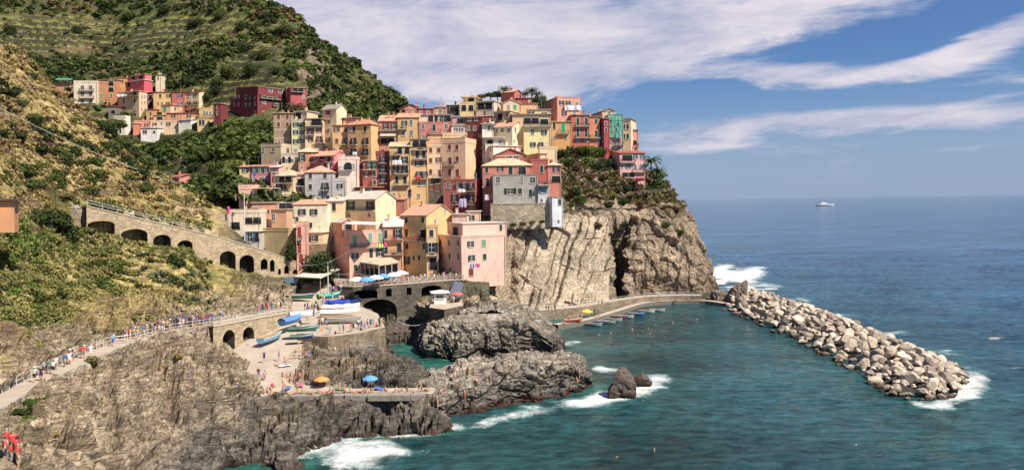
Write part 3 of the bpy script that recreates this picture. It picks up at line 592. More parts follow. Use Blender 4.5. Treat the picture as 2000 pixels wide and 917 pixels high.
HS = [
 # ---- upper left cluster
 ('tall old house with bare brick patches in its brown plaster', (535, 535, 569), 221, 284, 232, 6, (168, 138, 108), 's', 0.5, 'l', [('c', [544, 561], [228, 243]), ('n', [545, 561.5], 277.5, .9, 1.2)], 'B', dict(low=None, band=(235, 253, 269))),
 ('pale green yellow house with plain small windows beside the brick patched house', (570, 570, 597), 236, 300, 230, 6, (208, 204, 158), 'f', 1.2, 't', [('w', 578, [243, 258, 276]), ('w', 590.5, [243, 258, 275]), ('n', 577, 294)], 'G', {}),
 ('cream roof level house behind the pale green yellow one', (576, 600, 621), 217, 240, 236, -20, CR, 'e', 0, 'w', [('k', 583, 226), ('n', 597, 223)], 'G', {}),
 ('cream house with brown shutters and a hollow top floor balcony', (596, 596, 631), 232, 289, 229, 5, (224, 204, 158), 'e', 0, 't', [('K', 618, 237, 3.2, 1.9), ('b', 606.5, 256), ('w', [623.5], 254), ('w', 607, 272), ('b', 624, 272)], 'B', dict(bal=[(596, 631, 246, '')])),
 ('tall cream tower house with a grey gable roof and brown shutters', (630, 658, 678), 211.7, 286, 231, -28, (226, 206, 168), 'g', 1.6, 's', [('w', 640.5, [220, 238, 255.5, 273])], 'B', {}),
 ('yellow house with a small side balcony left of the large hip roofed one', (650, 650, 680), 245, 291, 226, 4, YE, 'e', 0, 't', [('w', 657.8, 252), ('c', [675], 253), ('c', 657.8, 275), ('b', 675.5, 275)], 'B', {}),
 ('large ochre house with red hip roof and four balconies', (679, 725, 743), 242.5, 311, 222, -22, (224, 178, 106), 'h', 1.7, 't', [('n', 683.5, 252, .5, 1.2), ('c', [691.5, 713], 251.5, 1.0, 1.5, 'D'), ('b', [691, 714], [275.5, 297])], 'D', {}),
 ('small rose house with a flat grey roof above the ochre houses', (657, 696, 716), 230, 247, 232, -15, (200, 132, 122), 'e', 0, 's', [('w', 666.6, 236), ('n', 688, 237, .6, .8)], 'G', {}),
 ('low grey cream house with a balustraded roof terrace', (510, 549, 571), 286, 331, 225, -18, (196, 176, 142), 'f', 1.0, 't', [('n', 513.5, 292), ('n', 533.5, 292, 1.1, 1.2)], 'G', dict(side=[('n', 562, 294, 1.6, 1.6)])),
 ('low cream house with three little arched doors', (550, 550, 583), 303, 331, 221, 5, (232, 214, 160), 'f', 1.2, 't', [('a', [554, 565.5], 312), ('n', 578, 310), ('t', [560, 571], 313)], 'G', {}),
 ('orange house with a wide pale roof and one tall dark window', (583, 583, 621), 297, 340, 215, 8, OR, 'h', 1.6, 'l', [('d', 590, 308), ('n', 590, 328)], 'G', {}),
 ('bright pink house with a deep covered balcony and red roof', (610, 652, 675), 303, 334, 212, -24, (226, 120, 130), 'g', 1.4, 'p', [('n', 618, 307.5, .7, .8), ('K', 635, 307, 4.0, 1.8), ('n', [624, 644], 324, 1.1, 1.1), ('e', 636, 324)], 'G', dict(bal=[(609, 653, 317, 'pf')])),
 ('big pale grey house with green shutters and a red hip roof', (596, 596, 651), 336.5, 401, 203, 6, GW, 'h', 1.9, 'p', [('c', 606, [343, 364.5, 386.6]), ('c', 634.6, 342.5), ('b', 635, 363.5), ('b', 636, 388)], 'G', {}),
 ('pale grey annex with a roof terrace joined to the grey house', (651, 651, 675), 354, 401, 204, 6, (186, 184, 184), 'f', 0.9, 't', [('w', 664, 363), ('n', 664, 381, 1.1, .9)], 'G', {}),
 ('narrow blush house with a shaded balcony beside the pale grey house', (573, 573, 596), 341, 400, 204, 4, PKL, 's', 0.8, 'p', [('k', 588, 356, 2.2, 2.0), ('w', 583, 370.5), ('w', 581, 388)], 'B', dict(bal=[(580, 596, 363, '')])),
 ('cream house with a broad pale roof and a shaded terrace', (541, 573, 595), 343, 394, 202, -10, CR2, 'h', 1.6, 'l', [('K', 557, 350, 3.8, 1.9), ('w', 553, 364.5), ('w', 540.8+4, 364)], 'G', dict(bal=[(541, 572, 357, 'p')])),
 ('small rose white house with a lean-to balcony', (528, 545, 553), 326, 360, 209, -15, (232, 176, 170), 's', 0.6, 'w', [('n', 535.6, 332, .6, 1.3), ('w', 538, 348)], 'R', {}),
 ('low yellow house at the end of a garden wall', (468, 468, 490.5), 326, 360, 212, 8, (224, 188, 118), 's', 0.6, 't', [('w', 479, 332), ('n', 479.6, 349.5)], 'G', {}),
 ('magenta pink house with three green shuttered windows', (491, 491, 528), 325, 360, 212, 8, (206, 98, 128), 's', 0.6, 't', [('w', [497.5, 508.5, 520], 332), ('n', [496.7, 508.6, 520], 349.5)], 'G', {}),
 ('salmon flat roofed house with twin arched windows', (446, 466.6, 502), 370, 415, 196, 12, (232, 172, 146), 'f', 1.3, 't', [('a', [474, 491], 383, .9, 1.6)], 'R', dict(side=[('n', 461, 386)], dep=7)),
 ('cream roof terrace house with a long white awning', (501, 501, 566), 381, 400, 199, 2, (238, 204, 164), 'f', 0.9, 't', [], 'G', dict(dep=6)),
 ('salmon terrace house below the long white awning', (494, 494, 546), 396, 418, 193, 2, (226, 160, 126), 'e', 0, 'w', [('n', 499, 409, .9, 1.1), ('t', 524, 412)], 'R', dict(dep=5)),
 ('long cream white house with four pairs of green shutters', (572, 572, 640), 399, 454, 190, -4, (240, 228, 200), 's', 1.3, 'p', [('w', [590, 613], 413.7, 1.0, 1.5), ('w', 577.5, 428.5), ('w', 603.7, 439.6)], 'G', dict(dep=7, over=0.15)),
 ('cream house with one green shuttered window under the long cream one', (600, 600, 632), 454, 514, 185, -3, (226, 202, 158), 'e', 0, 'w', [('w', 613, 465, 1.1, 1.5)], 'G', dict(low=(476, STONE))),
 ('olive tan blank walled house above the stepped viaduct', (506, 564, 579), 451, 505, 181, -20, (190, 166, 112), 'f', 0.7, 't', [], 'G', dict(side=[('c', 570.5, 466, .5, 2.4, 'g')], ext=6)),
 ('narrow coral house with red shuttered doors beside the blank walled house', (577, 580, 601), 440, 516, 178, 12, (232, 160, 134), 'f', 0.8, 't', [('e', 584.5, 453, .9, 2.6), ('e', 585, 484, .9, 2.4), ('e', 588, 505, 1.0, 2.2)], 'R', dict(bal=[(578, 590, 467, '')])),
 ('pinkish house with a rooftop wall behind the blank walled house', (509, 560, 592), 434, 452, 187, -14, (228, 190, 156), 'f', 0.8, 't', [('n', 513, 440, .8, 1.8)], 'G', {}),
 ('white snack bar with a shaded upper balcony at the head of the viaduct', (446, 446, 508), 416, 458, 181, 3, (226, 206, 180), 'f', 0.9, 't', [('K', 494, 431, 4.0, 1.6), ('k', 460, 441, 2.2, 1.8)], 'G', dict(ext=5, dep=6)),
 ('low white house with blue grey doors under the snack bar', (480, 480, 507), 452, 478, 179, 3, (190, 186, 180), 'e', 0, 'w', [('d', 488, 463, 1.3, 2.2, 'U'), ('k', 500, 463, 1.6, 2.2)], 'U', dict(ext=5)),
 ('brown roofed house with a small flat top beside the cream white house', (530, 560, 572), 409, 446, 186, -10, (206, 160, 120), 'e', 0, 'l', [('n', 534, 424, .9, 1.8)], 'G', {}),
 ('navy panelled roof room above the brown roofed house', (547, 547, 574), 396.5, 414, 192, 0, (34, 38, 66), 'e', 0, 'w', [], 'G', dict(over=0.1)),
 ('small cream house with one tall brown door', (640, 640, 671), 392, 418, 192, -2, (236, 206, 158), 's', 0.9, 'w', [('c', 652, 404, 1.0, 2.0)], 'D', {}),
 ('cream gabled house with a bright blank side wall', (670, 734, 774), 388, 450, 188, -38, (238, 212, 164), 'g', 2.0, 'w', [('d', [685.5, 723.5], 401, 1.5, 2.2), ('n', [682, 721], 420, 1.0, .9)], 'G', dict(bal=[(672, 733, 411, '')])),
 ('salmon pink waterfront house with a gable and a roof terrace', (632, 683, 752), 452, 545, 180, 30, (232, 170, 146), 'f', 0.3, 't', [('e', [692.5], 470, 1.0, 2.6, 'g'), ('e', [723, 742], 463, .95, 2.2, 'g'), ('w', [693.5], 499), ('c', 724.7, 494, 1.0, 2.2), ('w', 743, 492, 1.2, 2.0), ('c', 694.6, 522)], 'G', dict(side=[('c', 651, 467, 1.2, 1.7), ('w', 652, 497, 1.2, 1.8)], bal=[(684, 752, 483.5, '')], band=(483, 510), ext=4)),
 ('salmon upper storey with a tiled gable on the pink waterfront house', (632, 668, 690), 434, 456, 184, 28, (222, 150, 126), 'x', 0.9, 'w', [('k', 680, 443, 2.0, 1.6)], 'G', dict(side=[('c', 650, 439.5, 1.0, 1.5)], ext=1)),
 ('orange house with two long planted balconies', (751, 751, 787), 442, 540, 184, 4, (230, 158, 100), 's', 2.2, 'w', [('d', 777, 456, 1.1, 2.2), ('c', 779.5, 483.6, 1.1, 2.2), ('c', 753.5, 457, .8, 2.0), ('c', 754, 487, .8, 2.0)], 'D', dict(bal=[(751, 787, 467, 'f'), (751, 787, 496, 'p')], ext=4)),
 ('ochre house with a terracotta gable roof and long balconies', (786, 834, 889), 420, 540, 184, -32, (214, 184, 120), 'g', 2.6, 'p', [('c', [793.5, 826], 429), ('c', 794, 454, 1.0, 1.8), ('k', 827, 456, 2.2, 2.0), ('c', [795, 828], 480.5), ('t', [808, 818.7], 503, .7, 1.1), ('d', 795, 508)], 'G', dict(side=[('n', 869, 410, .5, 1.6), ('n', 850, 432, .7, 1.2)], bal=[(786, 833, 468.5, 'f')], ext=4)),
 ('low yellow house with roof plants between the ochre and the pink house', (834, 834, 857), 444, 543, 182, 6, (230, 188, 124), 'f', 0.6, 't', [('c', 842.5, 455, 1.0, 1.6), ('d', 843, 483, 1.6, 2.4), ('k', 846, 515, 2.0, 3.0)], 'D', dict(bal=[(832, 856, 498, 'p')], ext=4)),
 ('pink harbour house with green shutters and a cut-out roof terrace', (854, 902, 988), 464, 546, 175, 27, (234, 186, 166), 'f', 0.35, 't', [('w', 919, 476), ('c', 944.7, 474, 1.1, 1.6, 'g'), ('w', 921, 503), ('c', 946.5, 501), ('c', 920, 531, 1.2, 1.8, 'B')], 'G', dict(side=[('c', [860.7, 877, 895], 474), ('c', [862, 878, 895.5], 500), ('e', [866, 880], 530)], ext=2)),
 ('pale pink upper block of the harbour house under a flat roof', (876, 904, 990), 437, 465, 178, 27, (232, 186, 172), 'e', 0, 'w', [('c', 978, 444, .8, 1.5)], 'G', dict(side=[('k', 890, 452, 3.2, 2.2)], ext=0.3, over=0.25)),
 ('low rosy house with a lean roof behind the harbour house', (882, 913, 914), 418, 440, 190, -8, (236, 196, 176), 'e', 0, 'w', [], 'G', {}),
 ('small peach house with one green shuttered window behind the harbour house', (913, 913, 939), 413, 440, 192, 2, (234, 184, 156), 'e', 0, 'w', [('w', 921, 425)], 'G', {}),
 # ---- middle rows
 ('small brick red house under a cream awning', (709, 709, 735), 314, 368, 213, 5, (160, 72, 60), 'e', 0, 'l', [('d', 722, 323), ('d', 732, 322, .8, 2.0), ('w', 716, 341), ('c', 732, 340), ('c', 732, 356)], 'G', dict(bal=[(709, 735, 331, '')])),
 ('rose walled house with one square window beside the brick red one', (694, 694, 714), 317, 350, 216, 5, (224, 158, 138), 'e', 0, 'p', [('c', 707, 324, 1.1, 1.3)], 'D', {}),
 ('white pink house with a rounded terrace opening', (661, 661, 699), 311, 378, 209, 5, (236, 208, 196), 'f', 0.8, 't', [('a', 680, 325, 2.4, 2.4), ('n', 690, 325, .6, 1.4)], 'G', dict(bal=[(662, 688, 332, '')])),
 ('low dark red house with washing below the brick red house', (694, 694, 745), 366, 386, 209, 3, (112, 48, 44), 'e', 0, 'p', [('k', 715, 374, 3.0, 1.4)], 'G', {}),
 ('narrow dark red house with three stacked balconies of washing', (735, 735, 761), 302, 390, 214, 4, (138, 62, 56), 'f', 1.0, 't', [('b', 748.6, [311, 331, 350.5])], 'D', {}),
 ('tall yellow house with four rows of balconies and white washing', (762, 762, 803), 286, 392, 213, 4, (224, 180, 108), 's', 1.6, 'l', [('k', [781, 795], 294, 1.4, 1.8), ('d', [773, 790.6], [312, 331]), ('e', [775, 791], 351), ('n', 768.6, 366.6), ('e', [800], 378), ('n', 769, 381)], 'D', dict(bal=[(763, 783, 302, 'p'), (764, 799, 321, ''), (764, 799, 339.5, 'p'), (770, 800, 361, '')])),
 ('tall yellow house with a glazed veranda on top', (803, 803, 836), 272, 392, 214, 4, (228, 184, 116), 'e', 0, 's', [('K', 819, 281, 4.0, 1.9), ('e', [815, 827.7], 301.5), ('w', 816.5, 319), ('w', 829, 318.5), ('w', [818, 830], 339), ('n', [819, 830], 359), ('n', 817.6, 382)], 'D', dict(bal=[(804, 836, 292.5, 'p'), (806, 834, 310.5, ''), (809, 835, 349, 'p')])),
 ('beige house with closed red brown shutters on a dark stone base', (836, 836, 863.5), 286, 395, 216, 4, (226, 192, 150), 'f', 0.9, 't', [('c', [841, 856.5], 293), ('c', 841, [313, 335]), ('w', 857, 312), ('e', 859, 338), ('w', 842.7, 365), ('d', 854.6, 366)], 'B', dict(low=(348, STONE_D), bal=[(847, 863, 347, '')])),
 ('tall beige house with red brown shutters and a bright blank side', (864, 910, 931), 278, 400, 215, -20, (222, 186, 146), 'f', 1.4, 't', [('c', [878, 892.5], 287), ('e', 879, 314), ('c', 893, 310), ('e', [878.5, 893.5], 337)], 'B', dict(bal=[(866, 889, 323, '')])),
 ('coral red house with a green railed roof terrace', (866, 929, 946), 353, 418, 205, -14, (190, 92, 76), 'f', 0.5, 't', [('n', 875.6, 361.7, .9, 1.6), ('w', 894.5, 361.5), ('d', [908], 364), ('w', 921, 361.5), ('d', [888.6, 907, 921], 386), ('n', 921, 407)], 'D', dict(bal=[(905, 929, 373, 'p'), (888, 926, 399, 'p')], low=None)),
 ('red gabled house with two large glazed gable windows', (966, 966, 1028), 303, 330, 214, 2, (178, 92, 78), 'x', 1.9, 'p', [('v', [994, 1009], 302.5, 1.7, 1.5)], 'D', dict(dep=8)),
 ('salmon red house with a wide pale hip roof and railed terrace', (943, 943, 1040), 324, 372, 205, 3, (200, 112, 94), 'h', 2.1, 'l', [('c', 950.7, 332), ('e', 951.8, 355), ('w', 977, 327), ('a', 997, 333, 1.2, 2.2), ('k', 1020, 333, 2.2, 2.0)], 'D', dict(bal=[(941, 955, 365, '')], dep=9)),
 ('grey waterfront villa with dark green shutters on a stone bastion', (963.5, 963.5, 1051), 343, 399, 198, 3, (166, 164, 156), 'f', 0.25, 't', [('n', 972.5, 351, 1.1, 1.7), ('n', 1018.7, 349.6, .7, 1.5), ('n', 1040.4, 351.7, 1.5, 1.5), ('w', 996.6, 372.7, 1.6, 1.5), ('c', 1015.5, 372.7, 1.1, 1.5), ('e', 1036, 377)], 'G', dict(dep=7)),
 ('white grey annex with a railed porch at the end of the grey villa', (1051, 1051, 1073), 361, 399, 198, 3, (206, 206, 214), 'f', 0.25, 't', [('w', 1060, 370.6, 1.1, 1.7), ('t', 1058, 391)], 'U', dict(dep=6, ext=1, bal=[(1051, 1073, 361, 'p')])),
 ('pale blue tower standing on the cliff edge', (1069, 1079, 1100), 386, 439, 196, 24, (206, 212, 224), 'e', 0, 's', [('c', 1093, 394, .9, 1.6, 'G'), ('t', 1090.7, 431.6)], 'G', dict(ext=0.5, over=0.15)),
 ('brick red house with a porch above the scree', (1037, 1037, 1071), 314, 363, 209, 2, (186, 88, 72), 'f', 0.5, 't', [('e', 1058, 330)], 'G', dict(ext=5)),
 ('small salmon house with a pale hip roof at the end of the row', (1070, 1070, 1096), 323, 364, 209, 3, (212, 124, 98), 'h', 1.0, 'l', [('w', 1086, 330), ('k', 1086, 350, 2.6, 1.8)], 'D', dict(ext=4)),
 ('cream windowless block with a low gable beside the rocky garden', (1026, 1054, 1068), 300, 318, 214, 20, (222, 196, 146), 'e', 0, 'l', [], 'G', {}),
 ('large cream windowless wall house above the vine pergola', (1054, 1054, 1088), 290, 322, 216, 2, (236, 206, 160), 'f', 0.6, 't', [], 'G', {}),
 ('white house with a red stripe under its roof terrace', (931, 964, 1017), 285, 330, 217, 22, (236, 222, 208), 'e', 0, 'w', [], 'D', dict(side=[('d', [941, 949], 292), ('n', 958, 290, .9, 1.5), ('a', [949, 957.4], 314), ('e', 941, 314)], band=(287,))),
 ('white roof room with a long white sun canopy', (948, 948, 982), 269, 286, 220, 4, (220, 212, 206), 'e', 0, 'w', [('k', 957, 277, 1.8, 1.2), ('n', 976, 277)], 'D', dict(over=0.9)),
 ('cream gabled house with a blue window on its bright side', (964, 1001, 1023.5), 246, 284, 228, -34, (238, 216, 176), 'g', 1.6, 'p', [('n', 971, 255, .6, 1.3), ('n', [981, 994], 254, 1.2, 1.3), ('n', 984, 275.5)], 'D', dict(side=[('n', [1006.5], 253, .9, 1.5), ('t', 1015, 256), ('n', 1004, 275, .7, 1.0)])),
 ('pale yellow house with green shutters below a dark loggia', (1023.5, 1023.5, 1075.5), 247, 298, 229, 3, (240, 218, 150), 'e', 0, 's', [('n', 1040, 257.6, .9, 1.6), ('w', 1062.6, 259), ('w', [1041, 1056], 282)], 'D', dict(bal=[(1022, 1075, 247, '')])),
 ('yellow loggia house with a long railed veranda', (1001, 1001, 1075.5), 224, 249, 231, 3, (216, 184, 130), 'e', 0, 's', [('K', [1030, 1045], 236, 2.4, 1.9), ('K', 1063, 238, 2.6, 1.7)], 'D', dict(over=0.5)),
 ('small yellow house with green shutters over the veranda', (1032, 1032, 1075.5), 214, 228, 238, 3, (230, 200, 140), 's', 0.8, 'l', [('w', 1038, 222), ('w', 1063, 223.5)], 'D', {}),
 ('ochre house with a deep dark window beside the cream terrace', (965, 997, 1034), 217, 246, 236, -25, (214, 178, 124), 'e', 0, 'l', [('k', 977, 228, 1.8, 2.0), ('n', 990, 224, .9, 1.6)], 'G', {}),
 ('cream gable front house with a bright green shutter', (983, 983, 1016), 201, 222, 242, 10, (232, 196, 150), 'x', 1.2, 'l', [('n', 993, 209.5, .8, 1.5), ('c', 1005.7, 209, 1.1, 1.4, 'T')], 'T', {}),
 ('red cube shaped house on the crest under the palms', (978.6, 1005, 1018), 179, 200, 250, -30, (190, 92, 78), 'g', 0.9, 'p', [], 'G', dict(side=[('t', [1011], 187, .5, 1.3)])),
 ('low dark red house beside the crest cube', (1009, 1009, 1037), 192, 206, 250, 5, (170, 72, 62), 'e', 0, 'r', [], 'G', {}),
 ('low apricot house with a thin red roof on the crest', (1017, 1017, 1051), 202, 218, 246, 3, (230, 180, 130), 'e', 0, 'r', [], 'G', {}),
 ('big rose pink house with a line of white washing on the crest', (1059, 1089, 1136), 191, 240, 246, 16, (226, 152, 132), 'f', 0.3, 't', [('w', 1097, 200.5), ('w', 1109.6, 201), ('n', 1126.6, 202.6, .9, 1.2), ('w', 1102, 222), ('n', 1122, 220, 1.0, .7)], 'D', dict(side=[('n', 1070, 203)], bal=[(1100, 1134, 209.5, '')])),
 ('orange yellow house with one bright green shutter', (1077, 1077, 1117), 238, 279, 242, 3, (212, 154, 82), 'e', 0, 'l', [('c', 1082.4, 246, .9, 2.0, 'D'), ('e', 1100, 249, 1.3, 2.8, 'T'), ('n', 1083, 268.5, 1.2, .7), ('n', 1105, 267.7)], 'T', dict(bal=[(1089, 1111, 260.5, '')])),
 ('rust red house with tall green shuttered doors on two floors', (1117, 1117, 1151.5), 225, 285, 243, 6, (190, 98, 66), 'e', 0, 's', [('e', [1128.6, 1145], [237, 259], .95, 2.5), ('n', [1129, 1145], 274)], 'G', dict(bal=[(1123, 1151, 246.5, ''), (1123, 1151, 269, '')])),
 ('orange house with slim green shutters next to the rust red one', (1151.5, 1151.5, 1172), 228, 285, 244, 8, (222, 130, 80), 'e', 0, 's', [('c', 1164.5, 236.5), ('e', 1164.6, 260.7), ('n', 1165, 276)], 'G', dict(bal=[(1151, 1172, 269.5, '')])),
 ('slim crimson house with a dark red side', (1171, 1180, 1191), 231.5, 292, 243, 20, (168, 50, 52), 'e', 0, 's', [('t', 1183.2, 240.6, .7, .9), ('a', 1183.5, 254, .7, 1.6)], 'U', dict(side=[('c', 1175.6, 272, 1.6, 1.8, 'U')])),
 ('grey gabled house behind the scaffolded one', (1150, 1176, 1203), 217, 250, 254, 12, (196, 176, 142), 'x', 0.9, 's', [('n', 1190, 222, .9, 1.2)], 'T', {}),
 ('house wrapped in teal scaffold netting with a grey cream lower half', (1189, 1189, 1218), 226, 300, 248, 6, (196, 184, 160), 'f', 0.3, 't', [('n', [1196], 275, .8, 1.4), ('w', 1207, 273), ('n', [1196, 1208], 290, .9, 1.5)], 'G', dict(bal=[(1201, 1218, 282, 'f')])),
 ('cream house at the outer end of the crest row', (1217, 1233, 1243), 232, 296, 249, -20, (236, 204, 158), 'e', 0, 's', [('c', [1219, 1226], [247, 266], .7, 1.6)], 'G', dict(side=[('c', 1236.5, 256, 1.2, 1.8)])),
 ('narrow rose house with a little terrace at the very end of the crest row', (1233, 1233, 1247), 254, 300, 252, 3, (226, 150, 128), 'e', 0, 's', [('k', 1239, 279, 1.8, 1.6)], 'G', dict(bal=[(1232, 1247, 286, 'f')])),
 ('pink villa with a white bay and glazed loggia on the headland', (1193, 1211, 1260), 299, 346, 238, 14, (224, 160, 156), 's', 1.2, 'r', [('K', 1225, 308, 3.6, 1.9), ('w', [1241, 1254.6], 306, .8, 1.3), ('n', 1215, 324, .7, 1.5), ('w', 1227, 324.4, .9, 1.5), ('c', 1240.6, 324.6), ('w', 1254.6, 325), ('K', 1227, 341, 4.2, 1.4)], 'U', dict(side=[('n', 1198.6, 312, .8, 1.6), ('e', 1206, 327)], bal=[(1211, 1240, 317, ''), (1235, 1259, 335.5, ''), (1211, 1237, 347, '')], ext=4)),
 # ---- upper middle rows
 ('terracotta roofed brown house with a canvas awning under its loggia', (741, 741, 777), 236, 285, 226, 3, (196, 134, 100), 's', 2.2, 'p', [('d', [754, 769.5], 245), ('K', 757, 275, 4.4, 1.6)], 'B', dict(bal=[(741, 777, 254.5, ''), (743, 774, 266, 'a')])),
 ('yellow house with white framed windows and a planted corner balcony', (777, 777, 819), 229, 282, 226, 3, (214, 176, 108), 's', 1.8, 'p', [('n', 802.6, 239, .9, 1.5), ('w', 790, 240), ('n', 788, 260, .9, 1.5), ('n', 803, 259.5, .9, 1.5)], 'G', dict(bal=[(776, 795, 252, 'p')])),
 ('salmon pink house with white framed windows and an iron balcony', (819, 819, 882), 241, 278, 226, 3, (208, 122, 108), 'f', 0.4, 't', [('n', [826, 871.5], 247, .95, 1.6), ('e', 847.7, 249.6), ('n', 827, 267)], 'D', dict(bal=[(838, 862, 258.5, '')])),
 ('pale roof level with two arched openings above the salmon pink house', (819, 819, 882), 225, 243, 230, 3, (206, 196, 184), 'e', 0, 's', [('a', 841, 231, 1.6, 1.9), ('a', 852, 231, 1.1, 1.9), ('d', 866, 232), ('k', 876, 232, 1.4, 1.6)], 'G', {}),
 ('low crimson house with small white framed windows on the ridge', (813, 813, 847), 212, 228, 238, 3, (178, 62, 56), 's', 0.7, 'p', [('n', [822, 835.5], 219.5, .8, 1.0)], 'G', {}),
 ('low orange house with a black window on the ridge', (847, 847, 871), 209, 226, 239, 3, (214, 140, 100), 's', 0.5, 'l', [('n', 860, 217, .9, 1.3)], 'G', {}),
 ('rose gabled house at the left end of the ridge', (781, 781, 824), 213, 232, 245, 3, (222, 138, 118), 'x', 1.6, 'r', [('k', 788, 217, 1.4, .7), ('n', [803, 810], 214.5, .8, .6)], 'G', {}),
 ('slanting black framed veranda room on the ridge', (873, 873, 899), 206, 226, 244, 3, (60, 58, 58), 'e', 0, 's', [('K', 887, 213, 3.0, 1.5)], 'D', {}),
 ('pale yellow house with columns and a roof terrace on the ridge', (898, 898, 929), 202, 222, 243, 3, (226, 202, 130), 'f', 0.5, 't', [('k', [906, 920], 211, 1.6, 1.9)], 'D', {}),
 ('cream penthouse with a wide tan canopy on the ridge', (905, 928, 947), 190, 204, 248, -10, (238, 214, 150), 'e', 0, 'l', [('k', 920, 196, 1.9, 1.4)], 'D', dict(over=0.8)),
 ('open dark carport with a white roof edge on the ridge', (929, 965, 980), 197, 220, 244, -20, (206, 198, 186), 'e', 0, 'w', [('K', 947, 207, 5.4, 2.2)], 'D', dict(side=[('n', 972, 206)])),
 ('small white house with two little windows under a shaded terrace', (882, 882, 908.5), 245, 275, 225, 3, (216, 212, 210), 'e', 0, 's', [('w', [890.5, 900.5], 253, .6, 1.0)], 'D', {}),
 ('rosy terrace room with a dark awning above the small white house', (884, 884, 908), 228, 246, 228, 3, (222, 168, 160), 'e', 0, 'w', [('k', 899, 235, 1.8, 1.3)], 'D', dict(bal=[(883, 908, 243, 'p')])),
 ('dark red house with a tiled roof and two white framed windows', (908.5, 942, 964), 227, 276, 226, -16, (124, 42, 38), 's', 1.4, 'p', [('n', [914.6, 927], 250.5, .8, 1.3), ('n', [917, 930], 232, 1.0, 1.2), ('t', 937, 265)], 'G', {}),
 ('pale grey white house between the dark red and the cream gabled one', (942, 942, 964), 243, 284, 225, 3, (226, 220, 208), 's', 1.2, 'w', [('w', 958.5, 249.6)], 'G', dict(bal=[(942, 963, 241, 'p')])),
 ('small rose box house on the roofs below the salmon pink house', (840, 840, 864), 262, 282, 219, 3, (220, 160, 144), 'e', 0, 'p', [], 'G', {}),
 ('low cream house with a parapet behind the tall yellow houses', (864, 864, 912), 264, 284, 219, 3, (232, 196, 152), 'f', 0.8, 't', [('n', 904, 270)], 'G', {}),
 ('low ochre house with a flat terrace behind the glazed veranda', (836, 836, 864), 271, 290, 219, 3, (236, 190, 120), 'f', 0.7, 't', [], 'G', {}),
 ('low peach house with a clay roof under the pale grey house wall', (735, 735, 790), 390, 412, 200, 2, (196, 110, 84), 's', 0.6, 't', [('n', 752, 402)], 'G', {}),
 # ---- far village up the valley
 ('orange house with a green awning at the left end of the upper village', (101, 101, 144), 164, 200, 340, 6, (206, 128, 92), 's', 0.8, 'r', [('n', [125.5, 135], 171), ('n', 136, 186.7)], 'G', dict(bal=[(111, 143, 157, 'a', 'f', 'green')])),
 ('tall white house with two rows of balconies in the upper village', (144.4, 144.4, 190.6), 161, 207, 336, 6, (226, 212, 188), 'f', 0.8, 't', [('n', [161, 177], [171, 183, 197], 1.3, 1.6)], 'U', dict(bal=[(155, 184, 177, ''), (155, 184, 191.5, '')], group=None)),
 ('tall orange house beside the white one in the upper village', (190.6, 190.6, 231), 156, 214, 338, 6, (208, 130, 70), 's', 0.8, 't', [('n', [197], [160, 173]), ('c', [198, 217], 186, 1.1, 1.6, 'T'), ('k', [217], [163, 175]), ('w', [198], 199), ('n', 216, 202)], 'T', {}),
 ('yellow orange house behind the cream block in the upper village', (229, 229, 249), 152, 180, 342, 6, (214, 156, 82), 's', 0.6, 't', [('w', 237.5, 159)], 'G', {}),
 ('magenta house with a pink side and a roof veranda', (246, 281.6, 298), 156, 180, 336, -30, (206, 66, 92), 'e', 0, 'w', [('n', 267.6, 160, 1.1, 1.1), ('k', 252, 162, 2.2, 2.0)], 'G', {}),
 ('pink roof veranda on top of the magenta house', (250, 283, 296), 145, 157, 337, -30, (216, 96, 110), 's', 0.3, 'l', [('k', [261, 276], 151, 2.8, 1.4)], 'G', dict(ext=0.4)),
 ('slim white house standing alone behind the magenta house', (304, 304, 315), 146, 168, 345, 4, (232, 216, 184), 's', 0.4, 'l', [('n', 309, 152, .8, 1.0)], 'G', {}),
 ('tall cream block with a sunlit side and white washing in the upper village', (230.5, 272, 288), 178, 234, 330, -26, (224, 186, 142), 'e', 0, 'l', [('k', [241.7, 263.4], 183, 2.2, 1.6), ('e', [242, 263], 197), ('w', 242, 211), ('n', 264, 212.6), ('e', 265, 226)], 'D', dict(side=[('n', [277, 283], [188, 200, 213], .7, 1.1)], bal=[(232, 272, 190, '')])),
 ('yellow house in the terrace of three in the upper village', (300, 300, 336), 180, 212, 332, 5, (226, 184, 104), 's', 0.7, 'r', [('c', 313, 187), ('w', 329, 187), ('n', [309, 316], 202), ('w', 328, 202)], 'G', {}),
 ('coral red house in the terrace of three in the upper village', (336, 336, 359.6), 180, 212, 332, 5, (196, 94, 80), 's', 0.7, 'r', [('w', 352, 187, 1.2, 1.6, 'U'), ('w', 352.6, 202)], 'U', {}),
 ('cream house at the right end of the terrace of three', (359.6, 389, 400), 179, 212, 331, -20, (228, 200, 154), 's', 0.7, 'r', [('n', 368, 186, 1.1, 1.4), ('w', 381, 186), ('w', [369, 382], 201)], 'G', dict(bal=[(362, 388, 206, 'p')])),
 ('dark shaded house between the cream block and the yellow terrace', (288, 288, 300), 181, 212, 336, 4, (120, 78, 66), 'e', 0, 'r', [('k', 294, 190, 1.6, 2), ('k', 294, 203, 1.6, 2)], 'G', {}),
 ('small cream house with one green shutter in the upper village', (315.5, 333, 347), 205, 224, 326, -12, (226, 190, 146), 'e', 0, 'r', [('c', 322, 213, 1.3, 1.6, 'T')], 'T', {}),
 ('long low orange house with a red eave in the upper village', (325, 325, 378), 221, 240, 322, 3, (210, 138, 96), 's', 0.5, 'r', [('w', 338.6, 226), ('n', 352.6, 225.6), ('w', 369, 227)], 'G', {}),
 ('white gabled shed below the long orange house', (348, 348, 373), 234, 250, 318, -12, (236, 230, 226), 's', 0.8, 'w', [('t', 354, 237)], 'G', {}),
